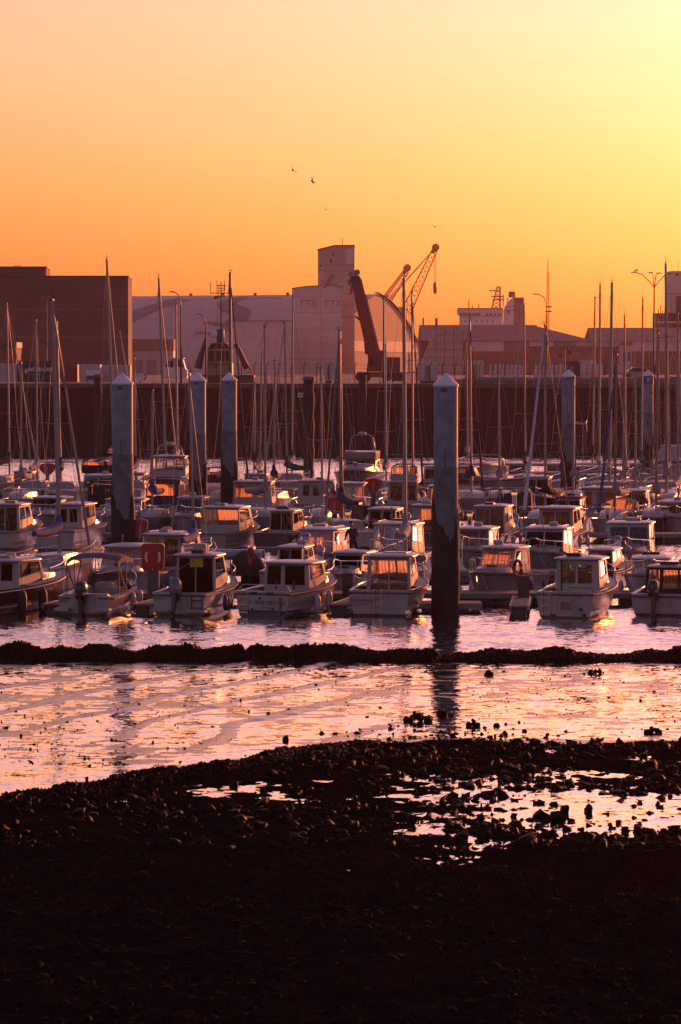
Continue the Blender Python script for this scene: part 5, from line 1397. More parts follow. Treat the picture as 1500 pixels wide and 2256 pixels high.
    if rail: bow_rail(root, sheer, 0.2, .5)
    if ob: outboard(root, obx, -L / 2 - .12, fs - .05, ob, 1.0, obt)
    if lad is not None: ladder(root, lad, -L / 2 - .01, 0.12, fs - .02)
    if name:
        for txt, x, z, sz, mm in name:
            place('name_lettering', text_mesh(txt, sz, mm, .002, shear=.12), root, (x, -L / 2 - .014, z), (math.pi / 2, 0, 0))
    # working clutter: fenders, mooring ropes, roof gear, ensign
    for sx in (-1, 1):
        for yy in (-L * .22, L * .05):
            if rq.random() < .6 and not frame: fender(root, sx * (sheer_at(sheer, yy)[0] + .11), yy + rq.uniform(-.2, .2), .42 + rq.uniform(-.08, .08), rq.choice((M_FEND, M_FEND, M_FENDB)), rq.uniform(.75, 1.0))
    tp = sheer[-1]
    for sx in (-1, 1):
        a, b = Vector((sx * .12, tp[1] - .25, tp[2])), Vector((sx * rq.uniform(.7, 1.2), tp[1] + .9, .5))
        MB().tube([a.lerp(b, k / 6) - Vector((0, 0, .22 * math.sin(math.pi * k / 6))) for k in range(7)], .013, 4).build('mooring_rope', M_GREYCV, root)
    if rq.random() < .45: MB().lathe([(.16, 0), (.21, .03), (.21, .13), (.14, .19)], (rq.uniform(-.3, .3), (ya + yf) / 2, z1 + .12), 12).build('radome', M_GEL, rf, True)
    if rq.random() < .5: MB().cbox((rq.uniform(-.3, .3), (ya + yf) / 2 - .4, z1 + .16), (rq.uniform(.4, .8), .45, .14)).build('roof_box', rq.choice((M_GELG, M_BLACKC, M_GREYCV, M_WIN)), rf, bevel=.03)
    if rq.random() < .4:
        MB().tube([(.2, yf - .6, z1 + .08), (.2, yf - .6, z1 + rq.uniform(.9, 1.6))], .014, 4).build('light_mast', M_ALU, rf)
    if rq.random() < .3 and not frame:
        fx = B * .36; MB().tube([(fx, -L / 2 + .1, fs), (fx + .05, -L / 2 - .25, fs + 1.0)], .014, 4).build('flagstaff', M_INTER, root)
        MB().loft([[(fx + .05, -L / 2 - .25, fs + .98), (fx + .04, -L / 2 - .2, fs + .62)], [(fx + .22, -L / 2 - .28, fs + .80), (fx + .17, -L / 2 - .22, fs + .48)], [(fx + .33, -L / 2 - .24, fs + .66), (fx + .24, -L / 2 - .2, fs + .36)]]).build('ensign', M_RED, root)
    if rq.random() < .5: MB().cbox((rq.uniform(-.5, .5), -L / 2 + .55, .36 + .2), (.5, .35, .4)).build('fish_box', rq.choice((M_FENDB, M_GREYCV, M_REDC)), root, bevel=.02)
    MBOATS[lab] = (root, sheer, L, fs)
    return root, sheer, dict(L=L, B=B, fs=fs, hw=hw, z1=z1, y0=y0, y1=y1, rf=rf)

def sailboat(px, pbase, ptop, Y, lab, heading=12, lean=0.0, L=8.5, B=2.8, hullm=None, mastm=None, cover=M_NAVY, furl=None, furlr=0.055, boom=3.2, hood=None, boomdz=0.0, fs=0.95, fb=1.2, spre=2, r=0.075, boomang=0.0, group='sailing boats in the marina'):
    """px = mast foot pixel column at the boat's own height, ptop = masthead pixel row, lean = masthead offset in pixels"""
    hullm = hullm or H_WD; mastm = mastm or M_ALU
    h = R(heading)
    ym = L * .06
    zt = PZ(ptop, Y)
    roll = math.atan2(lean * Y / FPX, zt)
    P = Vector((PX(px, Y), Y, 0)) - Matrix.Rotation(-h, 3, 'Z') @ Vector((0, ym, 0))
    root = empty('sailing_boat', P, -h, roll); tag(root, lab, 'sailboat', group)
    secs, sheer = hull_form(L, B, fs, fb, .5, .72, 2.0, .6)
    MB().loft(secs, False, True, False).build('hull', hullm, root, True)
    MB().loft([[(-b + .02, y, z - .02), (0, y, z + .04), (b - .02, y, z - .02)] for b, y, z in sheer]).build('deck', M_DECK, root, True)
    ck = []
    for t, hh in ((0, .42), (.2, .46), (.6, .40), (.9, .22), (1, .05)):
        y = -L * .14 + L * .42 * t; w = B * .33 * (1 - .45 * t * t); zz = sheer_at(sheer, y)[1]
        ck.append([(-w, y, zz), (-w * .88, y, zz + hh), (-w * .4, y, zz + hh * 1.12), (w * .4, y, zz + hh * 1.12), (w * .88, y, zz + hh), (w, y, zz)])
    cr_ = MB().loft(ck, False, True, True).build('coachroof', M_GEL, root, True)
    for s in (0, 5):
        sx = -1 if s == 0 else 1; i2 = 1 if s == 0 else 4
        for u0, u1 in ((0, 1), (1, 2)):
            a_, b_, c_, d_2 = [Vector(ck[k][j]) for k, j in ((u0, s), (u1, s), (u0, i2), (u1, i2))]
            def bil(u, v): return a_.lerp(b_, u).lerp(c_.lerp(d_2, u), v) + Vector((sx * .012, 0, 0.0))
            MB().add([bil(.2, .35), bil(.8, .35), bil(.8, .8), bil(.2, .8)], [(0, 1, 2, 3)]).build('portlight', M_WIN, cr_)
    zd = sheer_at(sheer, ym)[1] + .40
    mast = MB().tube([(0, ym, zd - .1), (0, ym, zd + (zt - zd) * .7), (0, ym, zt)], [r, r * .95, r * .72], 8).build('mast', mastm, root, True)
    mh = MB().tube([(0, ym, zt), (0, ym - .02, zt + .55)], .012, 4); mh.tube([(0, ym, zt + .02), (0, ym + .35, zt + .10), (.0, ym + .38, zt + .28)], .014, 4); mh.box(-.05, .05, ym - .1, ym + .1, zt - .02, zt + .06)
    mh.tube([(-.18, ym + .2, zt + .16), (.2, ym + .2, zt + .16)], .012, 4); mh.build('masthead_gear', M_DKSTEEL, mast)
    rig = MB(); chain = B / 2 - .12
    hs = [zd + (zt - zd) * f for f in ((.36, .66) if spre == 2 else (.5,))]
    for k, zz in enumerate(hs):
        w = .75 - .2 * k
        MB().tube([(-w, ym - .12, zz + .04), (0, ym, zz), (w, ym - .12, zz + .04)], .022, 4).build('spreader', mastm, mast)
    for s in (-1, 1):
        rig.tube([(s * chain, ym - .2, fs + .1)] + [(s * (.75 - .2 * k), ym - .12, zz + .04) for k, zz in enumerate(hs)] + [(0, ym, zt - .15)], .011, 3)
        rig.tube([(s * chain, ym + .1, fs + .1), (0, ym, hs[0])], .009, 3)
    rig.tube([(0, -L / 2 + .1, fs + .1), (0, ym, zt)], .010, 3)
    tip = sheer[-1]
    rig.tube([(0, tip[1] - .1, tip[2]), (0, ym, zt - .1)], .010, 3)
    rig.build('standing_rigging', M_WIRE, root)
    if furl:
        a, b = Vector((0, tip[1] - .1, tip[2])), Vector((0, ym, zt - .1))
        n = 14
        MB().tube([a.lerp(b, .04 + .90 * k / n) for k in range(n + 1)], [furlr * (1.25 - .7 * k / n) * (1.0 + .10 * (k % 2)) for k in range(n + 1)], 7).build('furled_genoa', furl, root, True)
    if boom:
        zb = zd + .75 + boomdz
        ca_, sa_ = math.cos(boomang), math.sin(boomang)
        MB().tube([(0, ym - .08, zb), (sa_ * boom, ym - boom * ca_, zb + .10)], .05, 6).build('boom', mastm, root)
        if cover:
            pts, rad = [], []
            for k in range(9):
                t = k / 8
                pts.append((sa_ * (boom * t * .98), ym - .02 - boom * .98 * t * ca_, zb + .16 + .30 * (1 - t) ** 3 + .08 * t)); rad.append(.23 * (1 - .6 * t) * (1 + .06 * (k % 2)) + .03)
            o = MB().tube([(0, ym + .02, zb + 1.0), (0, ym + .0, zb + .62)] + pts, [.09, .15] + rad, 9).build('sail_cover', cover, root, True)
    pl = MB()
    pts = [(b - .05, y, z) for b, y, z in sheer if y > L * .30]
    pl.tube([(pts[0][0], pts[0][1], pts[0][2]), (pts[0][0], pts[0][1] + .05, pts[0][2] + .6), (.22, tip[1] - .05, tip[2] + .62), (-.22, tip[1] - .05, tip[2] + .62), (-pts[0][0], pts[0][1] + .05, pts[0][2] + .6), (-pts[0][0], pts[0][1], pts[0][2])], .014, 4)
    for s in (-1, 1):
        for y in (-L * .42, -L * .2, 0.0, L * .18):
            b, z = sheer_at(sheer, y); pl.tube([(s * (b - .06), y, z), (s * (b - .06), y, z + .6)], .012, 4)
        for dz in (.32, .6): pl.tube([(s * (sheer_at(sheer, y)[0] - .06), y, sheer_at(sheer, y)[1] + dz) for y in (-L * .42, -L * .2, 0.0, L * .18, L * .31)], .007, 3)
    yq = -L * .47; bq, zq = sheer_at(sheer, yq)
    pl.tube([(bq - .06, yq + .5, zq), (bq - .06, yq + .45, zq + .62), (bq - .1, yq, zq + .62), (-bq + .1, yq, zq + .62), (-bq + .06, yq + .45, zq + .62), (-bq + .06, yq + .5, zq)], .014, 4)
    pl.build('guard_rails', M_CHROME, root)
    if hood:
        y = -L * .13; zz = sheer_at(sheer, y)[1] + .40; w = B * .34
        pr = [[(-w, y - .5, zz - .1), (-w * .9, y - .5, zz + .55), (-w * .4, y - .5, zz + .72), (w * .4, y - .5, zz + .72), (w * .9, y - .5, zz + .55), (w, y - .5, zz - .1)],
              [(-w, y + .1, zz), (-w * .9, y + .1, zz + .5), (-w * .4, y + .15, zz + .66), (w * .4, y + .15, zz + .66), (w * .9, y + .1, zz + .5), (w, y + .1, zz)],
              [(-w * .95, y + .75, zz), (-w * .85, y + .72, zz + .04), (-w * .4, y + .78, zz + .05), (w * .4, y + .78, zz + .05), (w * .85, y + .72, zz + .04), (w * .95, y + .75, zz)]]
        MB().loft(pr[:2]).build('sprayhood', hood, root, True)
        for j in ((1, 2), (2, 3), (3, 4)):
            a_, b_, c_, d_2 = Vector(pr[1][j[0]]), Vector(pr[1][j[1]]), Vector(pr[2][j[1]]), Vector(pr[2][j[0]])
            MB().add([a_.lerp(b_, .06), b_.lerp(a_, .06), c_.lerp(d_2, .06), d_2.lerp(c_, .06)], [(0, 1, 2, 3)]).build('hood_window', C_TINTV, root)
    return root, sheer, zd
# ================================================================== the boats
# ---- nearest row, sterns towards us
W2 = ((.06, .48, .42, .93), (.52, .94, .42, .93))
# F1 dark hull, left edge
r1, sh, d = mboat(4, 131.2, 24, 'black hulled wheelhouse boat cut by the left edge', L=7.0, B=2.6, fs=1.0, fb=1.35, hullm=H_BLACK, cpx=(-36, 42), roof=1236, cab=(-1.2, .9), rake=.25, aft=((.08, .40, .42, .93), (.46, .80, .42, .93)), ga=G_DARK, gs=G_SMOKE, cs=True, strake=M_GEL, roofrail=True, frame=True)
for y in (-2.2, -0.6): fender(r1, 1.45, y, .45, M_BLK, 1.5)
# F2 open boat with folding canvas top
Y = 128.6; h = R(13)
P = Vector((PX(186, Y), Y, 0)) - Matrix.Rotation(-h, 3, 'Z') @ Vector((0, -2.7, 0))
f2 = empty('open_motor_boat', P, -h); tag(f2, 'white open motor boat with a dark folding canvas top and black outboard', 'motor boat', 'motor boats in the marina')
secs, sh = hull_form(5.5, 2.35, .78, 1.15)
MB().loft(secs, False, True, False).build('hull', H_WD, f2, True)
MB().loft([[(-b + .03, y, z - .03), (0, y, z + .05), (b - .03, y, z - .03)] for b, y, z in sh if y > .9]).build('deck', M_DECK, f2, True)
MB().box(-.95, .95, -2.7, 1.1, .3, .36).build('cockpit_floor', M_DECK, f2)
for s in (-1, 1):
    MB().loft([[(s * (b - .26), y, .36), (s * (b - .22), y, z - .01), (s * (b + .01), y, z + .01)] for b, y, z in sh if y < 1.1]).build('side_deck', M_GEL, f2)
    MB().box(s * .80 - .3, s * .80 + .3, -3.15, -2.72, .22, .34).build('swim_platform', M_GEL, f2, bevel=.03)
    MB().tube([(s * 1.19, -2.70, .70), (s * .55, -2.78, .70)], .03, 5).build('stern_rubber', M_RUBD, f2)
MB().box(-.35, .35, -.3, .5, .36, 1.15).build('console', M_GELC, f2, bevel=.05)
MB().box(.25, 1.0, -1.0, -.5, .36, 1.02).build('seat', M_GREYCV, f2, bevel=.05)
MB().box(-.85, -.25, -1.0, -.5, .36, .98).build('seat', M_GREYCV, f2, bevel=.05)
MB().box(-.9, .9, -2.65, -2.2, .36, .86).build('stern_bench', M_GELC, f2, bevel=.05)
ws = [(-.85, .7, .95), (.85, .7, .95), (.62, .35, 1.42), (-.62, .35, 1.42)]
MB().add(ws, [(0, 1, 2, 3)]).build('windscreen', G_SMOKE, f2)
MB().tube([ws[0], ws[3], ws[2], ws[1]], .02, 5).build('windscreen_frame', M_DKSTEEL, f2)
cv = []
for t in range(9):
    u = t / 8; y = -1.75 + 2.0 * u; zz = 2.12 + .16 * math.sin(math.pi * u)
    cv.append([(-1.05, y, zz - .26), (-1.02, y, zz - .08), (-.8, y, zz), (0, y, zz + .06), (.8, y, zz), (1.02, y, zz - .08), (1.05, y, zz - .26)])
MB().loft(cv).build('canvas_top', M_NAVY, f2, True)
for s in (-1, 1):
    bf = MB(); bf.tube([(s * 1.02, -.6, .8), (s * 1.03, -1.7, 1.95)], .022, 5); bf.tube([(s * 1.02, -.6, .8), (s * 1.03, -.7, 2.0)], .022, 5); bf.tube([(s * 1.02, -.6, .8), (s * 1.03, .2, 1.95)], .022, 5); bf.tube([(s * 1.03, -1.6, .78), (s * 1.03, -1.7, 1.95)], .02, 5)
    bf.build('canvas_frame', M_DKSTEEL, f2)
outboard(f2, -.05, -2.85, .72, M_ENG, 1.05, -.05)
bow_rail(f2, sh, .9, .35)
fender(f2, 1.2, -.3, .45); fender(f2, 1.15, .8, .5)
MB().box(.35, .75, -2.765, -2.755, .42, .66).build('stern_locker', M_GELG, f2)
place('name_lettering', text_mesh('Capelan', .12, M_TYPE, .002, shear=.2), f2, (-.85, -2.764, .6), (math.pi / 2, 0, 0))
# F3 wheelhouse with big dark doors and grey outboard
r3, sh, d = mboat(431, 130.4, 15, 'white wheelhouse boat with tall dark doors and a tilted grey outboard', L=6.1, B=2.4, fs=.92, fb=1.25, hullm=H_WD, cpx=(386, 476), roof=1224, cab=(-.95, .95), rake=.5, aft=((.07, .48, .06, .94), (.52, .93, .06, .94)), ga=G_DARK, gs=G_SMOKE, side=((.06, .86, .36, .92),), ob=M_ENGG, obt=-.35, obx=-.08, frame=True, over=(.14, .34, .12))
place('hull_number', text_mesh('OC 897', .26, M_TYPE, .003), r3, (1.235, -.55, .62), (math.pi / 2, 0, math.pi / 2 + .02))
for y in (-1.25, -.95): fender(r3, 1.28, y, .45, M_FENDB, .9)
place('name_lettering', text_mesh('Swanety', .12, M_TYPE, .002, shear=.2), r3, (-.8, -3.066, .72), (math.pi / 2, 0, 0))
MB().box(-.22, .30, d['y0'] - .02, d['y0'] - .005, 1.78, 2.12).build('yellow_notice', mat('yellow_notice', (.5, .36, .03), .6), r3)
MB().tube([(-.62, d['y0'] - .05, 1.70), (.5, d['y0'] - .45, 2.3)], .018, 5).build('boat_hook', M_ALU, r3)
MB().box(-1.1, -.35, -3.3, -2.9, .2, .28).build('swim_platform', M_GEL, r3, bevel=.03); MB().box(.35, 1.1, -3.3, -2.9, .2, .28).build('swim_platform', M_GEL, r3, bevel=.03)
ladder(r3, .72, -3.07, .3, .85, .4, 2, M_DKSTEEL)
MB().box(-.4, .1, d['y1'] - .9, d['y1'] - .4, d['z1'] + .1, d['z1'] + .42).build('radar_box', M_GEL, r3, bevel=.04)
# F4
r4, sh, d = mboat(632, 130.3, 23, 'white wheelhouse boat with blue bottom lettered La Mere Michele', L=6.3, B=2.5, fs=.98, fb=1.3, hullm=H_WB, cpx=(582, 684), roof=1241, cab=(-.9, 1.0), rake=.22, aft=((.06, .36, .36, .93), (.46, .90, .36, .93)), ga=G_DARK, gs=G_CLEAR, side=((.12, .84, .36, .93),), cs=True, frame=True, over=(.13, .25, .12), lad=-.75, wallm=M_GELC,
                  name=[('LA MERE MICHELE', .15, .56, .20, M_TYPEG), ('Dunkerque', .18, .38, .10, M_TYPE)], flat=True)
for x in (-.35, .32): MB().box(x - .14, x + .14, -3.17, -3.153, .85, .95).build('scupper', M_BLK, r4)
for x, z in ((-.1, .73), (.45, .32), (-.4, .30), (-.25, .24)): MB().lathe([(.03, 0), (.05, .02), (.03, .04)], n=8).xf(Matrix.Translation((x, -3.16, z)) @ Matrix.Rotation(math.pi / 2, 4, 'X')).build('exhaust', M_BLK, r4)
fender(r4, 1.33, -1.0, .40, M_FEND, 1.15); fender(r4, 1.30, .2, .48, M_FEND, 1.15)
for x in (-.3, .45):
    MB().tube([(x, d['y0'] - .35, .95), (x + .03, d['y0'] - .35, 1.32)], [.05, .03], 6).build('winch_post', M_DKSTEEL, r4)
MB().tube([(-1.1, -3.0, 1.0), (-.9, -2.9, 1.22), (.9, -2.9, 1.22), (1.1, -3.0, 1.0)], .015, 5).build('stern_rail', M_CHROME, r4)
MB().tube([(.75, -3.2, .78), (.72, -3.22, .1)], [.05, .035], 6).build('rudder_stock', M_INTER, r4)
# F5
r5, sh, d = mboat(855, 130.2, 12, 'white wheelhouse boat lettered Le Dauphin with wide glazed doors', L=6.0, B=2.6, fs=1.02, fb=1.3, hullm=H_WD, cpx=(806, 905), roof=1226, cab=(-1.05, .9), rake=.45, aft=((.09, .49, .12, .90), (.52, .93, .12, .90)), ga=G_CLEAR, gf=G_CLEAR, gs=G_CLEAR, cf=True, side=((.10, .88, .30, .92),), frame=False, over=(.16, .30, .12), lad=-.05,
                  name=[('LE DAUPHIN', -.72, .62, .17, M_TYPE), ('DUNKERQUE', -.66, .49, .08, M_TYPE)], roofrail=True)
place('hull_number', text_mesh('785', .30, M_TYPE, .003), r5, (1.27, -2.2, .45), (math.pi / 2, 0, math.pi / 2))
MB().tube([(-1.15, -1.9, .98), (-1.15, -1.95, 1.5), (-.7, -2.9, 1.42), (.3, -2.95, 1.40), (1.1, -2.8, 1.30)], .018, 5).build('stern_rail', M_CHROME, r5)
MB().box(-.3, .6, d['y1'] - 1.5, d['y1'] - .9, d['z1'] + .09, d['z1'] + .17).build('solar_panel', M_GELG, r5)
MB().cbox((1.05, d['y1'] - .6, d['z1'] - .1), (.4, .5, .25)).build('liferaft_bag', M_GEL, r5, bevel=.05)
MB().box(-.9, .9, -2.99, -2.97, .14, .22).build('transom_step', M_GEL, r5)
# F6
r6, sh, d = mboat(1272, 129.6, 17, "white wheelhouse boat lettered Eu'Lili with a round cabin roof", L=6.1, B=2.5, fs=1.0, fb=1.32, hullm=H_WR, cpx=(1225, 1322), roof=1232, cab=(-.95, .85), rake=.25, aft=((.14, .44, .38, .86), (.52, .82, .38, .86)), ga=G_GREEN, gs=G_CLEAR, gf=G_CLEAR, side=((.16, .84, .34, .92),), cs=True, frame=True, over=(.16, .26, .2), lad=-.72, wallm=M_GELC,
                  name=[("EU'LILI", -.05, .88, .15, M_TYPE), ('CALAIS', .55, .82, .08, M_TYPE)])
MB().box(-.15, .25, -3.07, -3.056, .32, .62).build('engine_vent', M_INTER, r6)
for x, z in ((.62, .36), (.75, .16), (-.55, .14), (-.4, .12)): MB().lathe([(.04, 0), (.07, .02), (.04, .05)], n=8).xf(Matrix.Translation((x, -3.06, z)) @ Matrix.Rotation(math.pi / 2, 4, 'X')).build('exhaust', M_BLK, r6)
MB().tube([(.1, -2.95, 1.0), (.15, -2.95, 1.17), (1.0, -2.9, 1.15), (1.05, -2.9, 1.0)], .016, 5).build('stern_rail', M_DKSTEEL, r6)
MB().tube([(-1.1, -2.95, 1.0), (-1.05, -2.95, 1.12), (-.3, -2.95, 1.10), (-.25, -2.95, 1.0)], .016, 5).build('stern_rail', M_DKSTEEL, r6)
MB().tube([(-.62, d['y0'] - .02, .9), (-.62, d['y0'] - .02, 2.1)], .03, 6).build('hand_rail', M_DKSTEEL, r6)
# F7
r7, sh, d = mboat(1486, 130.6, 18, 'white boat lettered Le Gully with dark framed cabin at the right edge', L=6.3, B=2.6, fs=.86, fb=1.25, hullm=H_WD, cpx=(1422, 1550), roof=1250, cab=(-.9, 1.0), rake=.4, aft=((.04, .24, .30, .93), (.30, .56, .30, .93), (.59, .95, .30, .93)), ga=G_CLEAR, gf=G_CLEAR, gs=G_CLEAR, cf=True, front=((.03, .97, .02, .95),), frame=True, wallm=M_BLACKC, roofm=M_GELG, ob=M_ENG, obt=-.1, obx=-.25, over=(.05, .2, .12), name=[('LE GULLY', -.85, .70, .12, M_TYPE), ('K 86', .85, .58, .11, M_TYPE)])

# ---- other side of the front pontoon
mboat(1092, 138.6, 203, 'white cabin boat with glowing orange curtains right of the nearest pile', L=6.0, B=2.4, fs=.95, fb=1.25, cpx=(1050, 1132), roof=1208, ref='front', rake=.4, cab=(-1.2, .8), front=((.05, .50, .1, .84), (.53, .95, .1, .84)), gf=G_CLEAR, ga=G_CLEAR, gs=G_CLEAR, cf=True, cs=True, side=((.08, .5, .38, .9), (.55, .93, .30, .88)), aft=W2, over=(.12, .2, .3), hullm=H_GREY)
mboat(762, 139.2, 196, 'white cabin boat with one large dark windscreen left of Le Dauphin', L=5.8, B=2.2, fs=.9, fb=1.15, cpx=(727, 797), roof=1220, ref='front', rake=.55, front=((.06, .94, .12, .88),), gf=G_DARK, ga=G_SMOKE, gs=G_SMOKE, trunk=.3)
mboat(268, 140, 191, 'cabin boat with a wide orange windscreen behind the open boat', L=6.4, B=2.6, fs=.95, fb=1.2, cpx=(216, 320), roof=1206, ref='front', rake=.4, front=((.05, .70, .10, .86), (.74, .96, .10, .86)), gf=G_CLEAR, ga=G_CLEAR, gs=G_CLEAR, cf=True, cs=True, aft=W2, over=(.12, .2, .22))
mboat(1436, 138.5, 187, 'white boxy cabin boat with orange windows behind Le Gully', L=6.0, B=2.4, fs=.9, fb=1.2, cpx=(1390, 1480), roof=1232, ref='front', rake=.15, front=((.04, .32, .10, .9), (.35, .63, .10, .9), (.67, .96, .10, .9)), gf=G_CLEAR, ga=G_CLEAR, gs=G_CLEAR, cf=True, aft=W2)
mboat(358, 144.8, 20, 'tall white cabin boat with pale green doors behind the red lifebuoy box', L=6.8, B=2.8, fs=1.05, fb=1.4, cpx=(314, 402), roof=1178, cab=(-1.2, 1.2), rake=.3, aft=((.08, .42, .36, .92), (.55, .92, .10, .92)), ga=G_GREEN, gs=G_CLEAR, side=((.10, .86, .36, .92),), cs=True, roofrail=True, over=(.16, .3, .15))
# ---- second pontoon, bows towards us
mboat(694, 154.2, 196, 'cabin boat with orange windscreen panes left of the standing person', cpx=(650, 738), roof=1168, ref='front', rake=.3, front=((.05, .46, .12, .86), (.52, .95, .12, .86)), gf=G_CLEAR, ga=G_CLEAR, gs=G_CLEAR, cf=True, cs=True, L=6.2, roofrail=True)
mboat(862, 155.0, 194, 'cabin boat with clear windows behind the grey wrapped boom', cpx=(816, 914), roof=1156, ref='front', rake=.35, front=((.06, .44, .12, .86), (.52, .92, .12, .86)), gf=G_CLEAR, ga=G_CLEAR, gs=G_CLEAR, L=6.2, roofrail=True, aft=((.06, .46, .3, .93), (.54, .94, .3, .93)))
mboat(1040, 156.2, 192, 'boat with thick rounded white roof and grey curtained cabin beside the nearest pile', cpx=(1003, 1082), roof=1166, ref='front', rake=.25, front=((.04, .66, .08, .86), (.70, .96, .08, .86)), gf=G_SMOKE, cf=True, L=6.4, over=(.14, .25, .35))
mboat(1196, 154.3, 193, 'white cabin boat with two black windscreen panes and a bow rail', cpx=(1146, 1242), roof=1166, ref='front', rake=.45, gf=G_DARK, ga=G_SMOKE, gs=G_CLEAR, cs=True, L=6.3, roofrail=True, hullm=H_GREY)
mboat(1384, 155.4, 188, 'white cabin boat with two dull grey windscreen panes at the right', cpx=(1335, 1438), roof=1154, ref='front', rake=.35, gf=G_SMOKE, ga=G_SMOKE, gs=G_CLEAR, cs=True, L=6.5, roofrail=True, flat=True)
# ---- third pontoon, sterns towards us
mboat(8, 177.5, 17, 'white wheelhouse boat with dark glazed doors at the left edge', cpx=(-30, 42), roof=1112, L=6.6, B=2.6, fs=1.0, fb=1.35, rake=.5, aft=((.10, .52, .10, .92), (.56, .92, .10, .92)), ga=G_SMOKE, gs=G_SMOKE, over=(.14, .3, .15))
r, sh, d = mboat(150, 176.5, 16, 'white wheelhouse boat with two dark rounded windows and a dinghy on its bow', cpx=(120, 184), roof=1112, L=6.8, B=2.5, fs=1.1, fb=1.4, rake=.15, aft=((.20, .44, .42, .86), (.56, .82, .42, .86)), ga=G_DARK, gs=G_CLEAR, wallm=M_GELC, over=(.16, .25, .3), frame=True)
def dinghy(parent, loc, rz, L=2.3, w=.62, m=None, name='inflatable_dinghy', top=True):
    e = empty(name, loc, rz, parent=parent)
    pts = [(w, -L / 2, .2)] + [(w, L * (-.3 + .12 * k), .2) for k in range(5)] + [(w * math.cos(t), L * .2 + math.sin(t) * L * .3, .2 + .12 * math.sin(t)) for t in [math.pi * k / 8 for k in range(1, 8)]] + [(-w, L * (.18 - .12 * k), .2) for k in range(5)] + [(-w, -L / 2, .2)]
    MB().tube(pts, .20, 9).build('tube', m or M_GEL, e, True)
    MB().box(-w, w, -L / 2 + .1, L * .25, .05, .1).build('floor', M_GELG, e); MB().box(-w + .1, w - .1, -L / 2 + .08, -L / 2 + .13, .1, .4).build('transom', M_GELG, e)
    return e
dg_ = dinghy(None, (PX(208, 180.5), 180.5, 1.38), -R(70), 2.2, .55); tag(dg_, 'white inflatable dinghy lying on the bow of the boat with rounded windows', 'dinghy')
mboat(485, 176.8, 20, 'boat with an orange glowing glazed shelter and rounded top rail', cpx=(440, 528), roof=1118, L=6.5, B=2.5, fs=.95, fb=1.25, hullm=H_GREY, wallm=M_GELG, rake=.45, aft=((.03, .27, .42, .93), (.31, .97, .42, .93)), front=((.04, .96, .2, .92),), ga=G_CLEAR, gf=G_CLEAR, gs=G_CLEAR, cf=True, cs=True, side=((.08, .84, .35, .93),), roofm=M_GELG)
mboat(934, 178.0, 12, 'white cabin boat with an orange lit door left of the nearest pile', cpx=(906, 962), roof=1114, L=6.2, ga=G_CLEAR, gf=G_CLEAR, cf=True, aft=((.28, .86, .16, .90),), ob=M_ENGG, obt=-.3, rake=.2)
mboat(1078, 177.2, 15, 'white cabin boat with two plain grey doors right of the nearest pile', cpx=(1044, 1112), roof=1116, L=6.6, aft=((.04, .48, .04, .94), (.51, .95, .04, .94)), ga=G_GREEN, ca=False, gs=G_SMOKE, wallm=M_GEL, over=(.14, .3, .2))
mboat(1224, 176.2, 18, 'white rounded cabin boat with grey curtained doors and a small outboard', cpx=(1186, 1264), roof=1120, L=6.4, aft=((.09, .44, .05, .90), (.50, .90, .05, .90)), ga=G_SMOKE, ca=True, gs=G_SMOKE, ob=M_GELG, obx=-.35, obt=-.2, over=(.16, .3, .2))
sp_boat = mboat(1490, 184.5 + 6, 190, 'white cabin boat with dark windscreen cut by the right edge', cpx=(1450, 1540), roof=1108, ref='front', L=6.8, B=2.7, gf=G_DARK, rake=.4)
# ---- behind the third pontoon, bows towards us
mboat(96, 190.5, 193, 'wide white cruiser with grey windscreen and rounded roof behind the left boats', cpx=(58, 132), roof=1098, ref='front', L=7.2, B=2.9, fs=1.1, fb=1.4, rake=.6, front=((.05, .95, .1, .9),), gf=G_SMOKE, over=(.14, .25, .3))
mboat(268, 190.2, 190, 'white cruiser half hidden by the second pile', cpx=(224, 316), roof=1102, ref='front', L=7.0, B=2.8, fs=1.0, fb=1.4, rake=.7, front=((.05, .95, .1, .9),), gf=G_SMOKE)
mboat(415, 191.0, 190, 'white cruiser with raked windscreen half hidden by the third pile', cpx=(384, 448), roof=1098, ref='front', L=7.0, B=2.6, rake=.7, front=((.05, .95, .1, .9),), gf=G_SMOKE)
# ---- fourth pontoon, sterns towards us
mboat(696, 205.0, 6, 'white trawler yacht with three narrow stern windows in the centre', cpx=(656, 737), roof=1060, L=8.0, B=3.2, fs=1.35, fb=1.7, rake=.3, aft=((.14, .32, .44, .86), (.42, .60, .44, .86), (.70, .88, .44, .86)), ga=G_SMOKE, gs=G_CLEAR, cs=True, over=(.1, .3, .5), wallm=M_GELC, name=[('TEMERAIRE', -.35, .95, .22, M_TYPE), ('DUNKERQUE', -.35, .52, .12, M_TYPE)], lad=.9)
r, sh, d = mboat(886, 205.5, 8, 'white flybridge boat with orange canopy windows and a scripted transom', cpx=(852, 920), roof=1062, L=8.2, B=3.2, fs=1.3, fb=1.7, rake=.4, aft=((.08, .48, .28, .88), (.54, .94, .28, .88)), ga=G_SMOKE, gs=G_CLEAR, over=(.15, .5, .25), name=[('Agathe', -.2, .8, .26, M_TYPE)], wallm=M_GELC)
fb_ = MB(); w = .75; zb = d['z1'] + .08
MB().box(-.85, .85, -.9, .9, zb, zb + .42).build('flybridge_coaming', M_GEL, r, bevel=.08)
arc = [[(-w, y, zb + .4), (-w * .95, y, zb + .80), (-w * .6, y, zb + .98), (w * .6, y, zb + .98), (w * .95, y, zb + .80), (w, y, zb + .4)] for y in (-.8, .5)]
MB().loft([[(p[0] * .99, p[1], p[2] + .02) for p in row[1:5]] for row in arc]).build('canopy_top', M_NAVY, r, True)
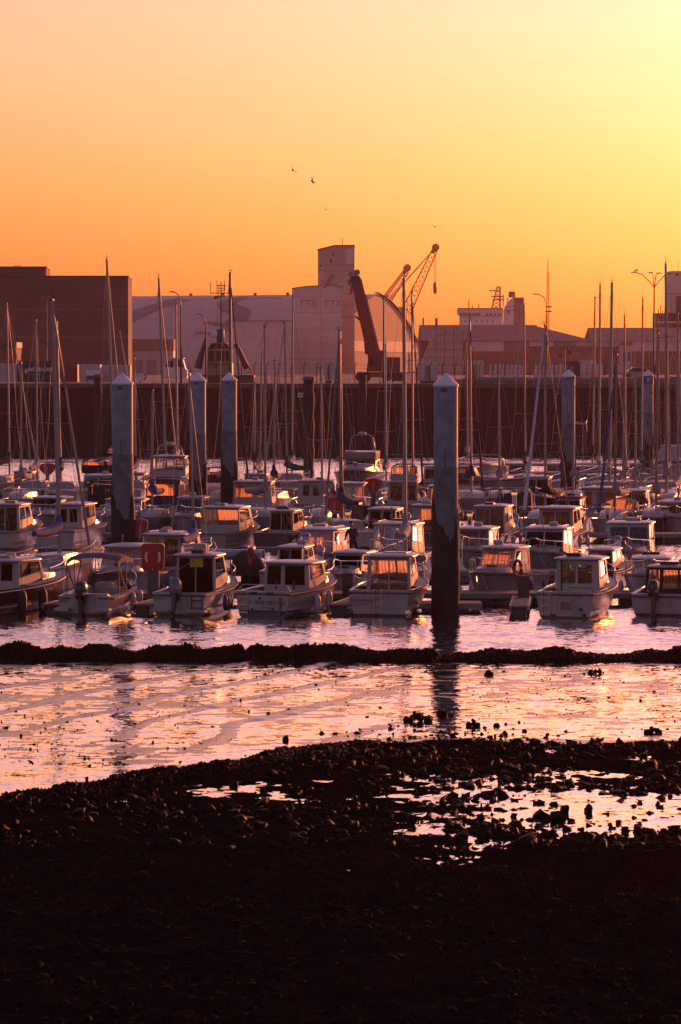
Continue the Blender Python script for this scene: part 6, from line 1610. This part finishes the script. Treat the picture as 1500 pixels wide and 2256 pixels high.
for a_, c_ in ((-.98, -.50), (-.44, .44), (.50, .98)):
    MB().add([(a_ * w, -.8, zb + .43), (c_ * w, -.8, zb + .43), (c_ * w * .92, -.8, zb + (.78 if abs(c_) > .9 else .92)), (a_ * w * .92, -.8, zb + (.78 if abs(a_) > .9 else .92))], [(0, 1, 2, 3)]).build('canopy_window', C_TINTV, r)
MB().add([(w, -.8, zb + .42), (w, .5, zb + .42), (w * .95, .5, zb + .8), (w * .95, -.8, zb + .8)], [(0, 1, 2, 3)]).build('canopy_window', C_TINTV, r)
for y in (-.8, .5): MB().tube(arc[0 if y < 0 else 1], .03, 5).build('canopy_bow', M_BLACKC, r)
# canvas shelter boat
def canvas_boat(px, Y, cpx, top, lab, cm, heading=6, L=7.0, hullm=H_WD, low=1.15, wm=None):
    hw = (PX(cpx[1], Y) - PX(cpx[0], Y)) / 2; z1 = PZ(top, Y)
    h = R(heading); P = Vector((PX(px, Y), Y, 0)) - Matrix.Rotation(-h, 3, 'Z') @ Vector((0, -L / 2 + .4, 0))
    e = empty('canvas_topped_boat', P, -h); tag(e, lab, 'motor boat', 'motor boats in the marina')
    secs, sh = hull_form(L, max(2.4, 2 * hw + .3), 1.0, 1.4); y0 = -L / 2 + .4
    MB().loft(secs, False, True, False).build('hull', hullm, e, True)
    MB().loft([[(-b + .03, y, z - .03), (0, y, z + .05), (b - .03, y, z - .03)] for b, y, z in sh]).build('deck', M_DECK, e, True)
    def rowp(y, k=1.0): return [(-hw, y, low), (-hw * .98, y, z1 - .28), (-hw * .75, y, z1 - .03), (0, y, z1), (hw * .75, y, z1 - .03), (hw * .98, y, z1 - .28), (hw, y, low)]
    MB().loft([rowp(y)[1:6] for y in (y0, y0 + 1.2, y0 + 2.2)]).build('canvas_top', cm, e, True)
    zmid = low + (z1 - low) * .45
    for a_, c_ in ((-.95, -.70), (-.62, .40), (.62, .95)):
        MB().add([(a_ * hw, y0, zmid), (c_ * hw, y0, zmid), (c_ * hw * .97, y0, z1 - .30), (a_ * hw * .97, y0, z1 - .30)], [(0, 1, 2, 3)]).build('canvas_window', wm or C_TINTV, e)
    MB().add([(-hw, y0 + .02, low - .2), (hw, y0 + .02, low - .2), (hw, y0 + .01, zmid), (-hw, y0 + .01, zmid)], [(0, 1, 2, 3)]).build('canvas_apron', cm, e)
    for s in (-1, 1):
        MB().add([(s * hw, y0 + .15, zmid), (s * hw, y0 + 1.9, zmid), (s * hw * .98, y0 + 1.9, z1 - .3), (s * hw * .98, y0 + .15, z1 - .3)], [(0, 1, 2, 3)]).build('canvas_window', wm or C_TINTV, e)
        MB().add([(s * hw, y0, low - .2), (s * hw, y0 + 2.2, low - .1), (s * hw, y0 + 2.2, zmid), (s * hw, y0, zmid)], [(0, 1, 2, 3)]).build('canvas_side', cm, e)
    for k in (0, 1):
        MB().tube([(p[0], p[1] - .01 + k * 2.2, p[2]) for p in rowp(y0)], .03, 5).build('canvas_bow', cm, e)
    MB().box(.42 * hw, .60 * hw, y0 - .012, y0, low, z1 - .2).build('canvas_panel', cm, e)
    bow_rail(e, sh, .8, .5)
    return e
canvas_boat(367, 203.0, (322, 411), 1056, 'boat under a navy canvas shelter with clear windows between two piles', M_NAVY, low=1.0)
canvas_boat(222, 204.0, (193, 250), 1060, 'boat under a low black canvas shelter left of the second pile', M_BLACKC, low=1.2, wm=M_BLACKC)
canvas_boat(473, 240.0, (452, 497), 1030, 'far boat with an arched clear canopy between the third and fourth piles', M_BLACKC, low=1.5)
canvas_boat(215, 252.0, (176, 246), 1010, 'far boat with dark framed clear canopy left of the second pile', M_BLACKC, low=1.8, L=8.5)
canvas_boat(1016, 238.0, (1000, 1044), 1024, 'far boat with dark red canopy just right of the nearest pile', M_REDC, low=1.6, wm=C_TINTV)
canvas_boat(1132, 203.5, (1098, 1172), 1076, 'boat fully covered with navy canvas behind an amber pedestal', M_NAVY, low=1.2, wm=M_NAVY, hullm=H_NAVY)
mboat(556, 204.0, 10, 'cabin boat with orange lit rear windows left of the trawler yacht', cpx=(512, 600), roof=1062, L=7.0, B=2.8, fs=1.1, fb=1.4, aft=((.06, .50, .50, .9), (.62, .80, .50, .9)), ga=G_CLEAR, gf=G_CLEAR, gs=G_CLEAR, ca=True, rake=.3)
mboat(1316, 204.5, 14, 'cream pilothouse boat with one upright narrow window at the right', cpx=(1280, 1352), roof=1076, L=7.2, B=2.8, fs=1.15, fb=1.5, aft=((.12, .32, .30, .86), (.46, .92, .36, .86)), ga=G_SMOKE, gs=G_SMOKE, wallm=M_GELC, ca=True)
mboat(214, 219.0, 190, 'white cruiser with grey side windows behind the black canvas shelter', cpx=(176, 252), roof=1049, ref='front', L=7.5, B=3.0, fs=1.2, fb=1.6, rake=.5, gf=G_SMOKE)
# ---- farther boats
def radar_arch(r, d, y, z, w, hgt, dome=True):
    MB().tube([(-w, y, z), (-w * .86, y + .15, z + hgt * .8), (-w * .6, y + .2, z + hgt), (w * .6, y + .2, z + hgt), (w * .86, y + .15, z + hgt * .8), (w, y, z)], .05, 7).build('radar_arch', M_GEL, r, True)
    MB().tube([(-w, y + .5, z), (-w * .8, y + .3, z + hgt * .8)], .04, 6).build('arch_stay', M_GEL, r)
    if dome: MB().lathe([(.2, 0), (.3, .04), (.3, .17), (.22, .24)], (0, y + .2, z + hgt), 14).build('radome', M_GEL, r, True)
    MB().tube([(w * .7, y, z + hgt), (w * .7, y, z + hgt + .7)], .02, 4).build('aerial', M_GEL, r)
r, sh, d = mboat(790, 252.0, 188, 'large flybridge cruiser with blue windscreen and radar arch in the centre', cpx=(752, 830), roof=1014, ref='front', L=10.5, B=3.8, fs=1.5, fb=2.0, rake=.9, trunk=.6, gf=glass_mat('blue_glazing', (.03, .05, .09), .3), gs=G_CLEAR, ga=G_CLEAR, cs=True, front=((.04, .32, .12, .9), (.36, .64, .12, .9), (.68, .96, .12, .9)), over=(.1, .4, .1), kindname='flybridge_cruiser')
MB().loft([[(-1.25, -1.3, d['z1'] + .08), (1.25, -1.3, d['z1'] + .08), (1.15, .4, d['z1'] + .08), (-1.15, .4, d['z1'] + .08)], [(-1.32, -1.3, d['z1'] + .7), (1.32, -1.3, d['z1'] + .7), (1.22, .75, d['z1'] + .62), (-1.22, .75, d['z1'] + .62)]], True, True, True).build('flybridge', M_GEL, r, bevel=.06)
radar_arch(r, d, -1.0, d['z1'] + .7, .95, 1.15)
mboat(776, 206.5, 184, 'cabin boat with two bright orange windows below the flybridge cruiser', cpx=(752, 806), roof=1066, ref='front', L=6.6, B=2.5, front=((.08, .42, .2, .9), (.52, .92, .2, .9)), gf=G_CLEAR, ga=G_CLEAR, gs=G_CLEAR, cf=True, rake=.2, hullm=H_GREY)
r, sh, d = mboat(370, 250.0, 8, 'far white wheelhouse yacht seen through its windows between two piles', cpx=(330, 411), roof=1006, L=9.0, B=3.2, fs=1.5, fb=1.9, aft=((.05, .36, .42, .92), (.40, .66, .42, .92), (.70, .95, .42, .92)), front=((.04, .34, .1, .9), (.37, .65, .1, .9), (.68, .96, .1, .9)), ga=G_CLEAR, gf=G_CLEAR, gs=G_CLEAR)
radar_arch(r, d, -.4, d['z1'] + .08, 1.0, .75)
r, sh, d = mboat(1062, 266.0, 184, 'white motor yacht with a big radar arch and black windscreen at the right of centre', cpx=(1020, 1112), roof=1032, ref='front', L=10.5, B=3.8, fs=1.6, fb=2.0, rake=1.4, front=((.03, .97, .08, .95),), gf=G_DARK, gs=G_DARK, over=(.05, .3, .05), kindname='motor_yacht')
radar_arch(r, d, -.6, d['z1'] - .3, 1.75, 1.35, False)
r, sh, d = mboat(1490, 256.0, 186, 'tall white motor yacht with black windows cut by the right edge', cpx=(1438, 1545), roof=1018, ref='front', L=11, B=4.2, fs=1.7, fb=2.2, rake=.8, gf=G_DARK, gs=G_DARK, front=((.04, .34, .35, .95), (.37, .65, .35, .95), (.68, .96, .35, .95)), kindname='motor_yacht')
MB().loft([[(-1.7, -1.6, d['z1'] + .08), (1.7, -1.6, d['z1'] + .08), (1.7, .6, d['z1'] + .08), (-1.7, .6, d['z1'] + .08)], [(-1.2, -1.3, d['z1'] + 1.25), (1.2, -1.3, d['z1'] + 1.25), (1.2, .1, d['z1'] + 1.25), (-1.2, .1, d['z1'] + 1.25)]], True, True, True).build('flybridge_cover', M_GEL, r, bevel=.05)
mboat(935, 243.0, 96, 'long low white launch with black side band left of the nearest pile', L=9, B=3, fs=1.3, fb=1.6, hw=1.0, z1=2.35, ref='aft', cab=(-2.5, 1.4), side=((.03, .97, .25, .85),), gs=G_DARK, over=(.1, .3, .3), kindname='motor_launch')

# ---- sailing boats: (foot px, -, masthead row, distance, ...)
SB = sailboat
SB(22, 0, 668, 252, 'far sailboat with a dark sail cover at the left edge', 25, -5, 9.5, cover=M_BLACKC, furl=M_GEL, boom=3.6)
SB(83, 0, 706, 240, 'sailboat with a slim grey mast left of the red cabinet', 4, -2, 8.5, cover=M_GREYCV)
SB(134, 0, 662, 145.5, 'white sailboat with blue sail cover nearest at the left, its mast the thickest there', 17, -17, 7.8, 2.6, H_GREY, cover=M_BLUEC, furl=M_GEL, boom=2.9, r=.10, fs=1.0, fb=1.2)
SB(136, 0, 707, 238, 'sailboat whose mast shows just right of the thick left mast', -6, -9, 8.5, cover=M_GREENC, furl=M_GREYCV)
SB(254, 0, 571, 290, 'large far sailboat with the tallest mast of the left half, beside the brick warehouse', 6, -17, 12.5, 3.8, cover=M_NAVY, r=.13, furl=M_GEL)
SB(368, 0, 612, 262, 'far sailboat with a tall leaning mast between the first two piles', 8, -17, 10.5, 3.3, cover=M_BLUEC, r=.10, furl=M_GEL)
SB(392, 0, 672, 276, 'far sailboat with a straight grey mast right of the leaning one', 0, -3, 10, 3.2, cover=M_GREYCV, r=.09)
SB(430, 0, 826, 146, 'small sailboat with short mast before the third pile and blue tent cover', 10, -12, 6.2, 2.2, cover=M_BLUEC, boom=2.3, r=.06, spre=1, boomdz=-.3)
SB(511, 0, 602, 219, 'sailboat with dark brown mast and spiral furled jib before the fourth pile', 163, -3, 9.5, 3.0, mastm=M_ALUD, cover=M_GREYCV, furl=M_NAVY, r=.11)
SB(586, 0, 720, 192, 'grey hulled sailboat with drooping grey sail cover left of the trawler yacht', 158, -2, 8.4, 2.7, H_GREY, cover=M_GREYCV, r=.075)
SB(634, 0, 711, 240, 'sailboat with a green sail cover in the centre', -26, -6, 9, 2.9, cover=M_GREENC, furl=M_GEL, boom=3.4)
SB(644, 0, 661, 257, 'far sailboat with mast just right of the green covered one', 3, 2, 9.5, 3.0, cover=M_NAVY)
SB(712, 0, 816, 191, 'small sailboat with a short mast in front of the trawler yacht', 185, -4, 7.0, 2.4, cover=M_GREYCV, r=.065, spre=1)
SB(753, 0, 729, 178.5, 'sailboat with dark mast and blue sail cover beside the nearer red cabinet', -14, -5, 7.6, 2.5, mastm=M_ALUD, cover=M_NAVY, furl=M_GREYCV, r=.08)
SB(893, 0, 616, 146, 'sailboat with tall mast and grey wrapped boom pointing at us right of centre', 3, -5, 7.4, 2.5, cover=M_GREYCV, r=.085, boom=2.7, boomdz=-.1)
SB(909, 0, 645, 219, 'sailboat with dark furled sail close right of the tall centre mast', 172, -3, 9.0, 2.9, cover=M_NAVY, furl=M_BLACKC)
SB(1038, 0, 706, 219, 'sailboat with navy sail cover just right of the nearest pile', 171, -5, 8.8, 2.8, cover=M_NAVY, furl=M_BLACKC, r=.09)
SB(1030, 0, 752, 286, 'far sailboat with thin mast close right of the nearest pile', 2, -4, 9, 2.9, cover=M_GREYCV)
SB(1157, 0, 673, 254, 'sailboat with dark bundled sail at the mast foot between pile and lamp', 2, -4, 9.5, 3.0, cover=M_BLACKC, furl=M_BLACKC)
SB(1201, 0, 716, 190, 'sailboat with thick pale furled jib and black boom cover in the right half', 201, -2, 8.6, 2.8, cover=M_BLACKC, furl=mat('pale_sailcloth', (.42, .40, .42), .8), furlr=.085)
SB(1304, 0, 656, 276, 'far sailboat lying sideways with a long dark boom cover', 78, 5, 10, 3.0, cover=M_BLACKC, boom=3.7)
SB(1319, 0, 627, 255, 'far sailboat with a tall mast left of the thickest pair at the right', 4, 1, 10, 3.1, cover=M_GREYCV, r=.09)
SB(1341, 0, 623, 239, 'sailboat with a tall thick mast behind the blue furled jib', 5, 5, 9.6, 3.0, cover=M_GREYCV, r=.12)
SB(1353, 0, 782, 189, 'sailboat with bright blue furled jib and orange lit sprayhood', 198, 4, 8.4, 2.8, cover=M_GREYCV, furl=M_BLUEC, furlr=.075, hood=M_GREYCV, mastm=M_ALUD)
SB(1400, 0, 830, 220, 'low sailboat with short mast among the right hand boats', 186, -2, 7.6, 2.6, cover=M_GREYCV, spre=1)
SB(1470, 0, 581, 240, 'sailboat with the tallest mast at the right edge', 8, -6, 11, 3.2, cover=M_NAVY, r=.11, furl=M_GEL)
SB(1468, 0, 742, 219, 'sailboat with a shorter dark tipped mast before the tallest right one', 184, 0, 8.6, 2.8, cover=M_GREYCV, mastm=M_ALUD)
SB(1494, 0, 692, 206, 'sailboat with a pale mast at the extreme right edge', 10, -3, 8.8, 2.8, cover=M_GREYCV, furl=M_GEL)
SB(1262, 0, 838, 219, 'low sailboat beside the slim pile with short mast', 182, 1, 7.4, 2.5, cover=M_GREYCV, spre=1)
SB(560, 0, 840, 255, 'far low sailboat with short mast between the fourth pile and the centre', 184, 3, 7.6, 2.6, cover=M_NAVY, spre=1)

# more craft filling the middle and far rows
SB(46, 0, 800, 218, 'low sailboat with grey cover near the left edge behind the wheelhouse boats', 186, 2, 7.6, 2.6, cover=M_GREYCV, spre=1)
SB(300, 0, 790, 240, 'far sailboat with short mast just right of the second pile', 4, -3, 8.0, 2.7, cover=M_NAVY, spre=1)
SB(335, 0, 860, 191, 'small grey sailboat between the second and third piles', 188, 2, 6.6, 2.3, H_GREY, cover=M_BLUEC, spre=1)
SB(572, 0, 760, 241, 'far sailboat with pale mast left of the green covered one', 5, 6, 8.4, 2.8, cover=M_GREYCV)
SB(603, 0, 800, 219, 'low sailboat with navy cover between the lit cabin and the trawler yacht', 186, 4, 7.6, 2.5, cover=M_NAVY, spre=1)
SB(850, 0, 760, 240, 'far sailboat with slim mast left of the tall centre mast', 3, -2, 8.4, 2.8, cover=M_GREENC)
SB(1100, 0, 800, 219, 'low sailboat with slim mast right of the navy covered one', 186, -3, 7.6, 2.6, cover=M_GREYCV, spre=1)
SB(1240, 0, 770, 241, 'far sailboat with slim mast left of the slim pile', 4, 3, 8.2, 2.8, cover=M_NAVY)
SB(1378, 0, 700, 240, 'far sailboat with slim pale mast right of the blue furled jib', 2, -4, 9.0, 2.9, cover=M_GREYCV, furl=M_GEL)
SB(1412, 0, 660, 256, 'far sailboat with tall thin mast before the farthest pile', 2, 2, 9.6, 3.0, cover=M_NAVY)
SB(1445, 0, 735, 191, 'sailboat with dark mast and grey cover right of the amber pedestal', 190, 3, 8.0, 2.7, H_NAVY, mastm=M_ALUD, cover=M_GREYCV)
mboat(300, 240.0, 6, 'far small cabin boat just right of the second pile', cpx=(284, 322), roof=1044, L=6.2, B=2.4, ga=G_CLEAR, gf=G_CLEAR)
mboat(560, 219.5, 188, 'cabin boat with pale roof in the far middle row left of the centre', cpx=(536, 588), roof=1046, ref='front', L=6.6, B=2.5, gf=G_SMOKE)
mboat(1180, 220.0, 186, 'cabin boat with dark windscreen in the far middle row right of the centre', cpx=(1160, 1222), roof=1052, ref='front', L=6.6, B=2.5, gf=G_DARK, hullm=H_NAVY)
mboat(1395, 204.0, 10, 'low grey cabin boat below the far sailboats at the right', cpx=(1376, 1432), roof=1082, L=6.4, B=2.4, ga=G_SMOKE, wallm=M_GELG)
mboat(970, 205.0, 5, 'cabin boat mostly hidden behind the nearest pile', cpx=(944, 1000), roof=1072, L=6.4, B=2.4, ga=G_CLEAR, gf=G_CLEAR, cf=True)
mboat(50, 242.0, 8, 'far small white cabin boat near the left edge', cpx=(34, 76), roof=1040, L=6.2, B=2.3)
mboat(1250, 190.5, 190, 'grey cabin boat with red brown cover in the third row at the right', cpx=(1232, 1290), roof=1098, ref='front', L=6.4, B=2.4, hullm=H_NAVY, roofm=M_REDC, gf=G_DARK)
mboat(620, 178.0, 14, 'low dark hulled cabin boat in front of the trawler yacht', cpx=(598, 652), roof=1126, L=6.0, B=2.3, hullm=H_NAVY, ga=G_DARK, wallm=M_GELC)
mboat(840, 178.5, 12, 'white cabin boat with dark stern windows right of the nearer red cabinet', cpx=(804, 868), roof=1122, L=6.2, B=2.4, ga=G_DARK, hullm=H_GREY)
mboat(640, 144.6, 16, 'white cabin boat with a roof box half hidden behind the La Mere Michele cabin', cpx=(612, 668), roof=1206, L=5.8, B=2.2, ga=G_DARK, wallm=M_GEL, hullm=H_WD)
mboat(1322, 145.0, 14, 'low grey cabin boat between the second pontoon and the round roofed boat', cpx=(1296, 1352), roof=1212, L=5.6, B=2.2, ga=G_SMOKE, wallm=M_GELG, hullm=H_NAVY)
# covered dinghy on the finger pontoon
e = dinghy(None, (PX(500, 149.6), 149.6, 1.0), R(85), 3.2, .75, M_GELG); tag(e, 'grey inflatable dinghy stored on edge beside the black tarpaulin', 'dinghy')
rr = random.Random(3)
tp = []
for k in range(9):
    t = k / 8; hgt = .95 * math.sin(math.pi * (.12 + .8 * t)) ** .6
    tp.append([(-.75 + 1.5 * t, y * (.5 + .1 * rr.random()), z * hgt * (1 + .08 * rr.random())) for y, z in ((-1.2, 0), (-1.05, .55), (-.6, .95), (0, 1.05), (.6, .95), (1.05, .55), (1.2, 0))])
o = MB().loft(tp, False, True, True).build('tarpaulin_heap', M_BLACKC, None, True, loc=(PX(546, 148.5), 148.5, .42)); tag(o, 'black tarpaulin covered bundle on the finger pontoon', 'tarpaulin')
# horizontal lifebuoy on pontoon rail, near the orange curtain boat
e = empty('lifebuoy', (PX(1140, 137.0), 137.0, 1.32), 0.5); tag(e, 'dark red lifebuoy hanging beside the orange curtain boat', 'lifebuoy')
MB().tube([(.0, .28 * math.cos(t), .33 * math.sin(t)) for t in [2 * math.pi * k / 18 for k in range(19)]], .075, 8, False).build('ring', mat('lifebuoy_red', (.25, .025, .02), .5), e, True)
MB().box(-.02, .02, -.02, .02, -1.0, -.3).build('bracket', M_DKSTEEL, e)
e = empty('lifebuoy', (PX(551, 143.0), 143.0, 1.5), 0.4); tag(e, 'dark lifebuoy hanging left of the La Mere Michele cabin', 'lifebuoy')
MB().tube([(.05, .26 * math.cos(t), .33 * math.sin(t)) for t in [2 * math.pi * k / 18 for k in range(19)]], .075, 8, False).build('ring', MATS['lifebuoy_red'], e, True)
MB().box(-.02, .02, -.02, .02, -1.1, -.3).build('bracket', M_DKSTEEL, e)
# small wind generator on its pole
Y = 274
e = empty('wind_generator', (PX(1283, Y), Y, .9)); tag(e, 'small white wind generator on a pole left of the slim pile masts', 'wind generator')
zt = PZ(934, Y) - .9
MB().tube([(0, 0, 0), (0, 0, zt)], .035, 5).build('pole', M_GALV, e)
MB().loft([[(-.75, -.02, zt + .05), (-.75, .02, zt + .05), (-.7, 0, zt + .22)], [(0, -.09, zt - .08), (0, .09, zt - .08), (0, 0, zt + .12)], [(.2, -.05, zt - .03), (.2, .05, zt - .03), (.2, 0, zt + .06)]], True, True, True).build('nacelle', M_GEL, e)
for k in range(3):
    t = .5 + k * 2.094; MB().loft([[(.22, -.03, zt), (.26, .03, zt), (.24, 0, zt + .03)], [(.24 + .1, math.cos(t) * .62, zt + math.sin(t) * .62), (.26 + .1, math.cos(t) * .62 + .03, zt + math.sin(t) * .62), (.25 + .1, math.cos(t) * .62, zt + math.sin(t) * .62 + .03)]], True, True, True).build('blade', M_GEL, e)

# ---- the person on the second pontoon
Y = 149.9
e = MB().box(-.35, .35, -.25, .35, .48, .86).build('dock_step', M_GELG, None, bevel=.03, loc=(PX(778, Y), Y, 0)); tag(e, 'grey dock step box under the standing person', 'step')
def person(loc, rz, lab):
    root = empty('person', loc, rz); tag(root, lab, 'person')
    J = {'pel': (0, 0, .92), 'sp': (0, .06, 1.12), 'ch': (0, .16, 1.36), 'nk': (0, .22, 1.50), 'hd': (0, .27, 1.60),
         'hl': (-.10, 0, .88), 'kl': (-.12, .06, .48), 'al': (-.12, -.02, .08), 'fl': (-.13, .14, .04), 'hr': (.10, 0, .88), 'kr': (.13, .04, .48), 'ar': (.14, -.05, .08), 'fr': (.15, .11, .04),
         'sl': (-.19, .17, 1.40), 'el': (-.27, .28, 1.14), 'wl': (-.20, .48, 1.02), 'sr': (.19, .17, 1.40), 'er': (.28, .27, 1.14), 'wr': (.20, .47, 1.04)}
    Rr = {'pel': .15, 'sp': .145, 'ch': .165, 'nk': .06, 'hd': .055, 'hl': .095, 'kl': .065, 'al': .05, 'fl': .045, 'hr': .095, 'kr': .065, 'ar': .05, 'fr': .045, 'sl': .075, 'el': .052, 'wl': .038, 'sr': .075, 'er': .052, 'wr': .038}
    E_ = [('pel', 'sp'), ('sp', 'ch'), ('ch', 'nk'), ('nk', 'hd'), ('pel', 'hl'), ('hl', 'kl'), ('kl', 'al'), ('al', 'fl'), ('pel', 'hr'), ('hr', 'kr'), ('kr', 'ar'), ('ar', 'fr'), ('ch', 'sl'), ('sl', 'el'), ('el', 'wl'), ('ch', 'sr'), ('sr', 'er'), ('er', 'wr')]
    for s, wn_ in ((-1, 'wl'), (1, 'wr')):
        b = Vector(J[wn_]); J['p' + wn_] = tuple(b + Vector((0, .07, -.03))); Rr['p' + wn_] = .036; E_.append((wn_, 'p' + wn_))
        for k in range(4):
            n1, n2 = f'f{k}{wn_}', f'g{k}{wn_}'
            J[n1] = tuple(b + Vector(((k - 1.5) * .022, .125, -.05))); J[n2] = tuple(b + Vector(((k - 1.5) * .022, .15 + (.01 if k in (1, 2) else 0), -.10))); Rr[n1] = .010; Rr[n2] = .008
            E_ += [('p' + wn_, n1), (n1, n2)]
        J['t' + wn_] = tuple(b + Vector((-s * .06, .09, -.05))); Rr['t' + wn_] = .010; E_.append(('p' + wn_, 't' + wn_))
    names = list(J); ix = {n: i for i, n in enumerate(names)}
    me = bpy.data.meshes.new('body'); me.from_pydata([J[n] for n in names], [(ix[a], ix[b]) for a, b in E_], [])
    o = bpy.data.objects.new('body', me); COL.objects.link(o)
    md = o.modifiers.new('skin', 'SKIN')
    for i, n in enumerate(names):
        me.skin_vertices[0].data[i].radius = (Rr[n], Rr[n] * (.75 if n in ('pel', 'sp', 'ch') else 1))
        me.skin_vertices[0].data[i].use_root = (n == 'pel')
    sb = o.modifiers.new('sub', 'SUBSURF'); sb.levels = sb.render_levels = 2
    dgp = bpy.context.evaluated_depsgraph_get()
    m2 = bpy.data.meshes.new_from_object(o.evaluated_get(dgp)); bpy.data.objects.remove(o)
    m2.materials.clear(); m2.materials.append(mat('dark_jacket', (.014, .014, .02), .8, var=.3, scale=6)); 
    for p in m2.polygons: p.use_smooth = True
    o = place('body', m2, root)
    hd = []
    for z, w, dpt, yo in ((-.12, .045, .05, .0), (-.09, .062, .075, .01), (-.04, .072, .09, .012), (.0, .077, .098, .008), (.05, .076, .098, 0), (.09, .062, .08, -.004), (.115, .03, .04, -.008)):
        hd.append([(w * math.cos(t), dpt * math.sin(t) + yo + (.018 if (k == 4 and z in (-.04, .0)) else 0), z) for k, t in enumerate([2 * math.pi * k / 16 for k in range(16)])])
    hm = Matrix.Translation((0, .30, 1.66)) @ Matrix.Rotation(-.35, 4, 'X')
    h_ = MB().loft(hd, True, True, True).xf(hm).build('head', mat('skin', (.35, .2, .15), .5), root, True)
    MB().lathe([(.004, 0), (.014, .012), (.006, .03)], n=6).xf(hm @ Matrix.Translation((0, .105, -.03)) @ Matrix.Rotation(-.3, 4, 'X')).build('nose', MATS['skin'], h_)
    for s in (-1, 1):
        MB().lathe([(.004, -.02), (.014, 0), (.004, .02)], n=6).xf(hm @ Matrix.Translation((s * .078, 0, 0))).build('ear', MATS['skin'], h_)
        MB().lathe([(.002, -.006), (.009, 0), (.002, .006)], n=6).xf(hm @ Matrix.Translation((s * .03, .092, .01))).build('eye', M_BLK, h_)
    MB().box(-.022, .022, .088, .096, -.068, -.062).xf(hm).build('mouth', mat('lips', (.2, .07, .06), .5), h_)
    MB().lathe([(.086, 0), (.092, .03), (.085, .08), (.05, .115), (.01, .125)], n=16).xf(hm @ Matrix.Translation((0, -.008, .03)) @ Matrix.Diagonal((.93, 1.15, 1, 1))).build('cap', M_BLACKC, root, True)
    MB().lathe([(.11, -.02), (.085, .03), (.075, .06)], (0, .21, 1.47), 14).build('scarf', mat('grey_scarf', (.3, .27, .26), .9), root, True)
    return root
person((PX(778, Y), Y, .86), R(20), 'person in dark jacket and cap bending forward on the pontoon in the centre')
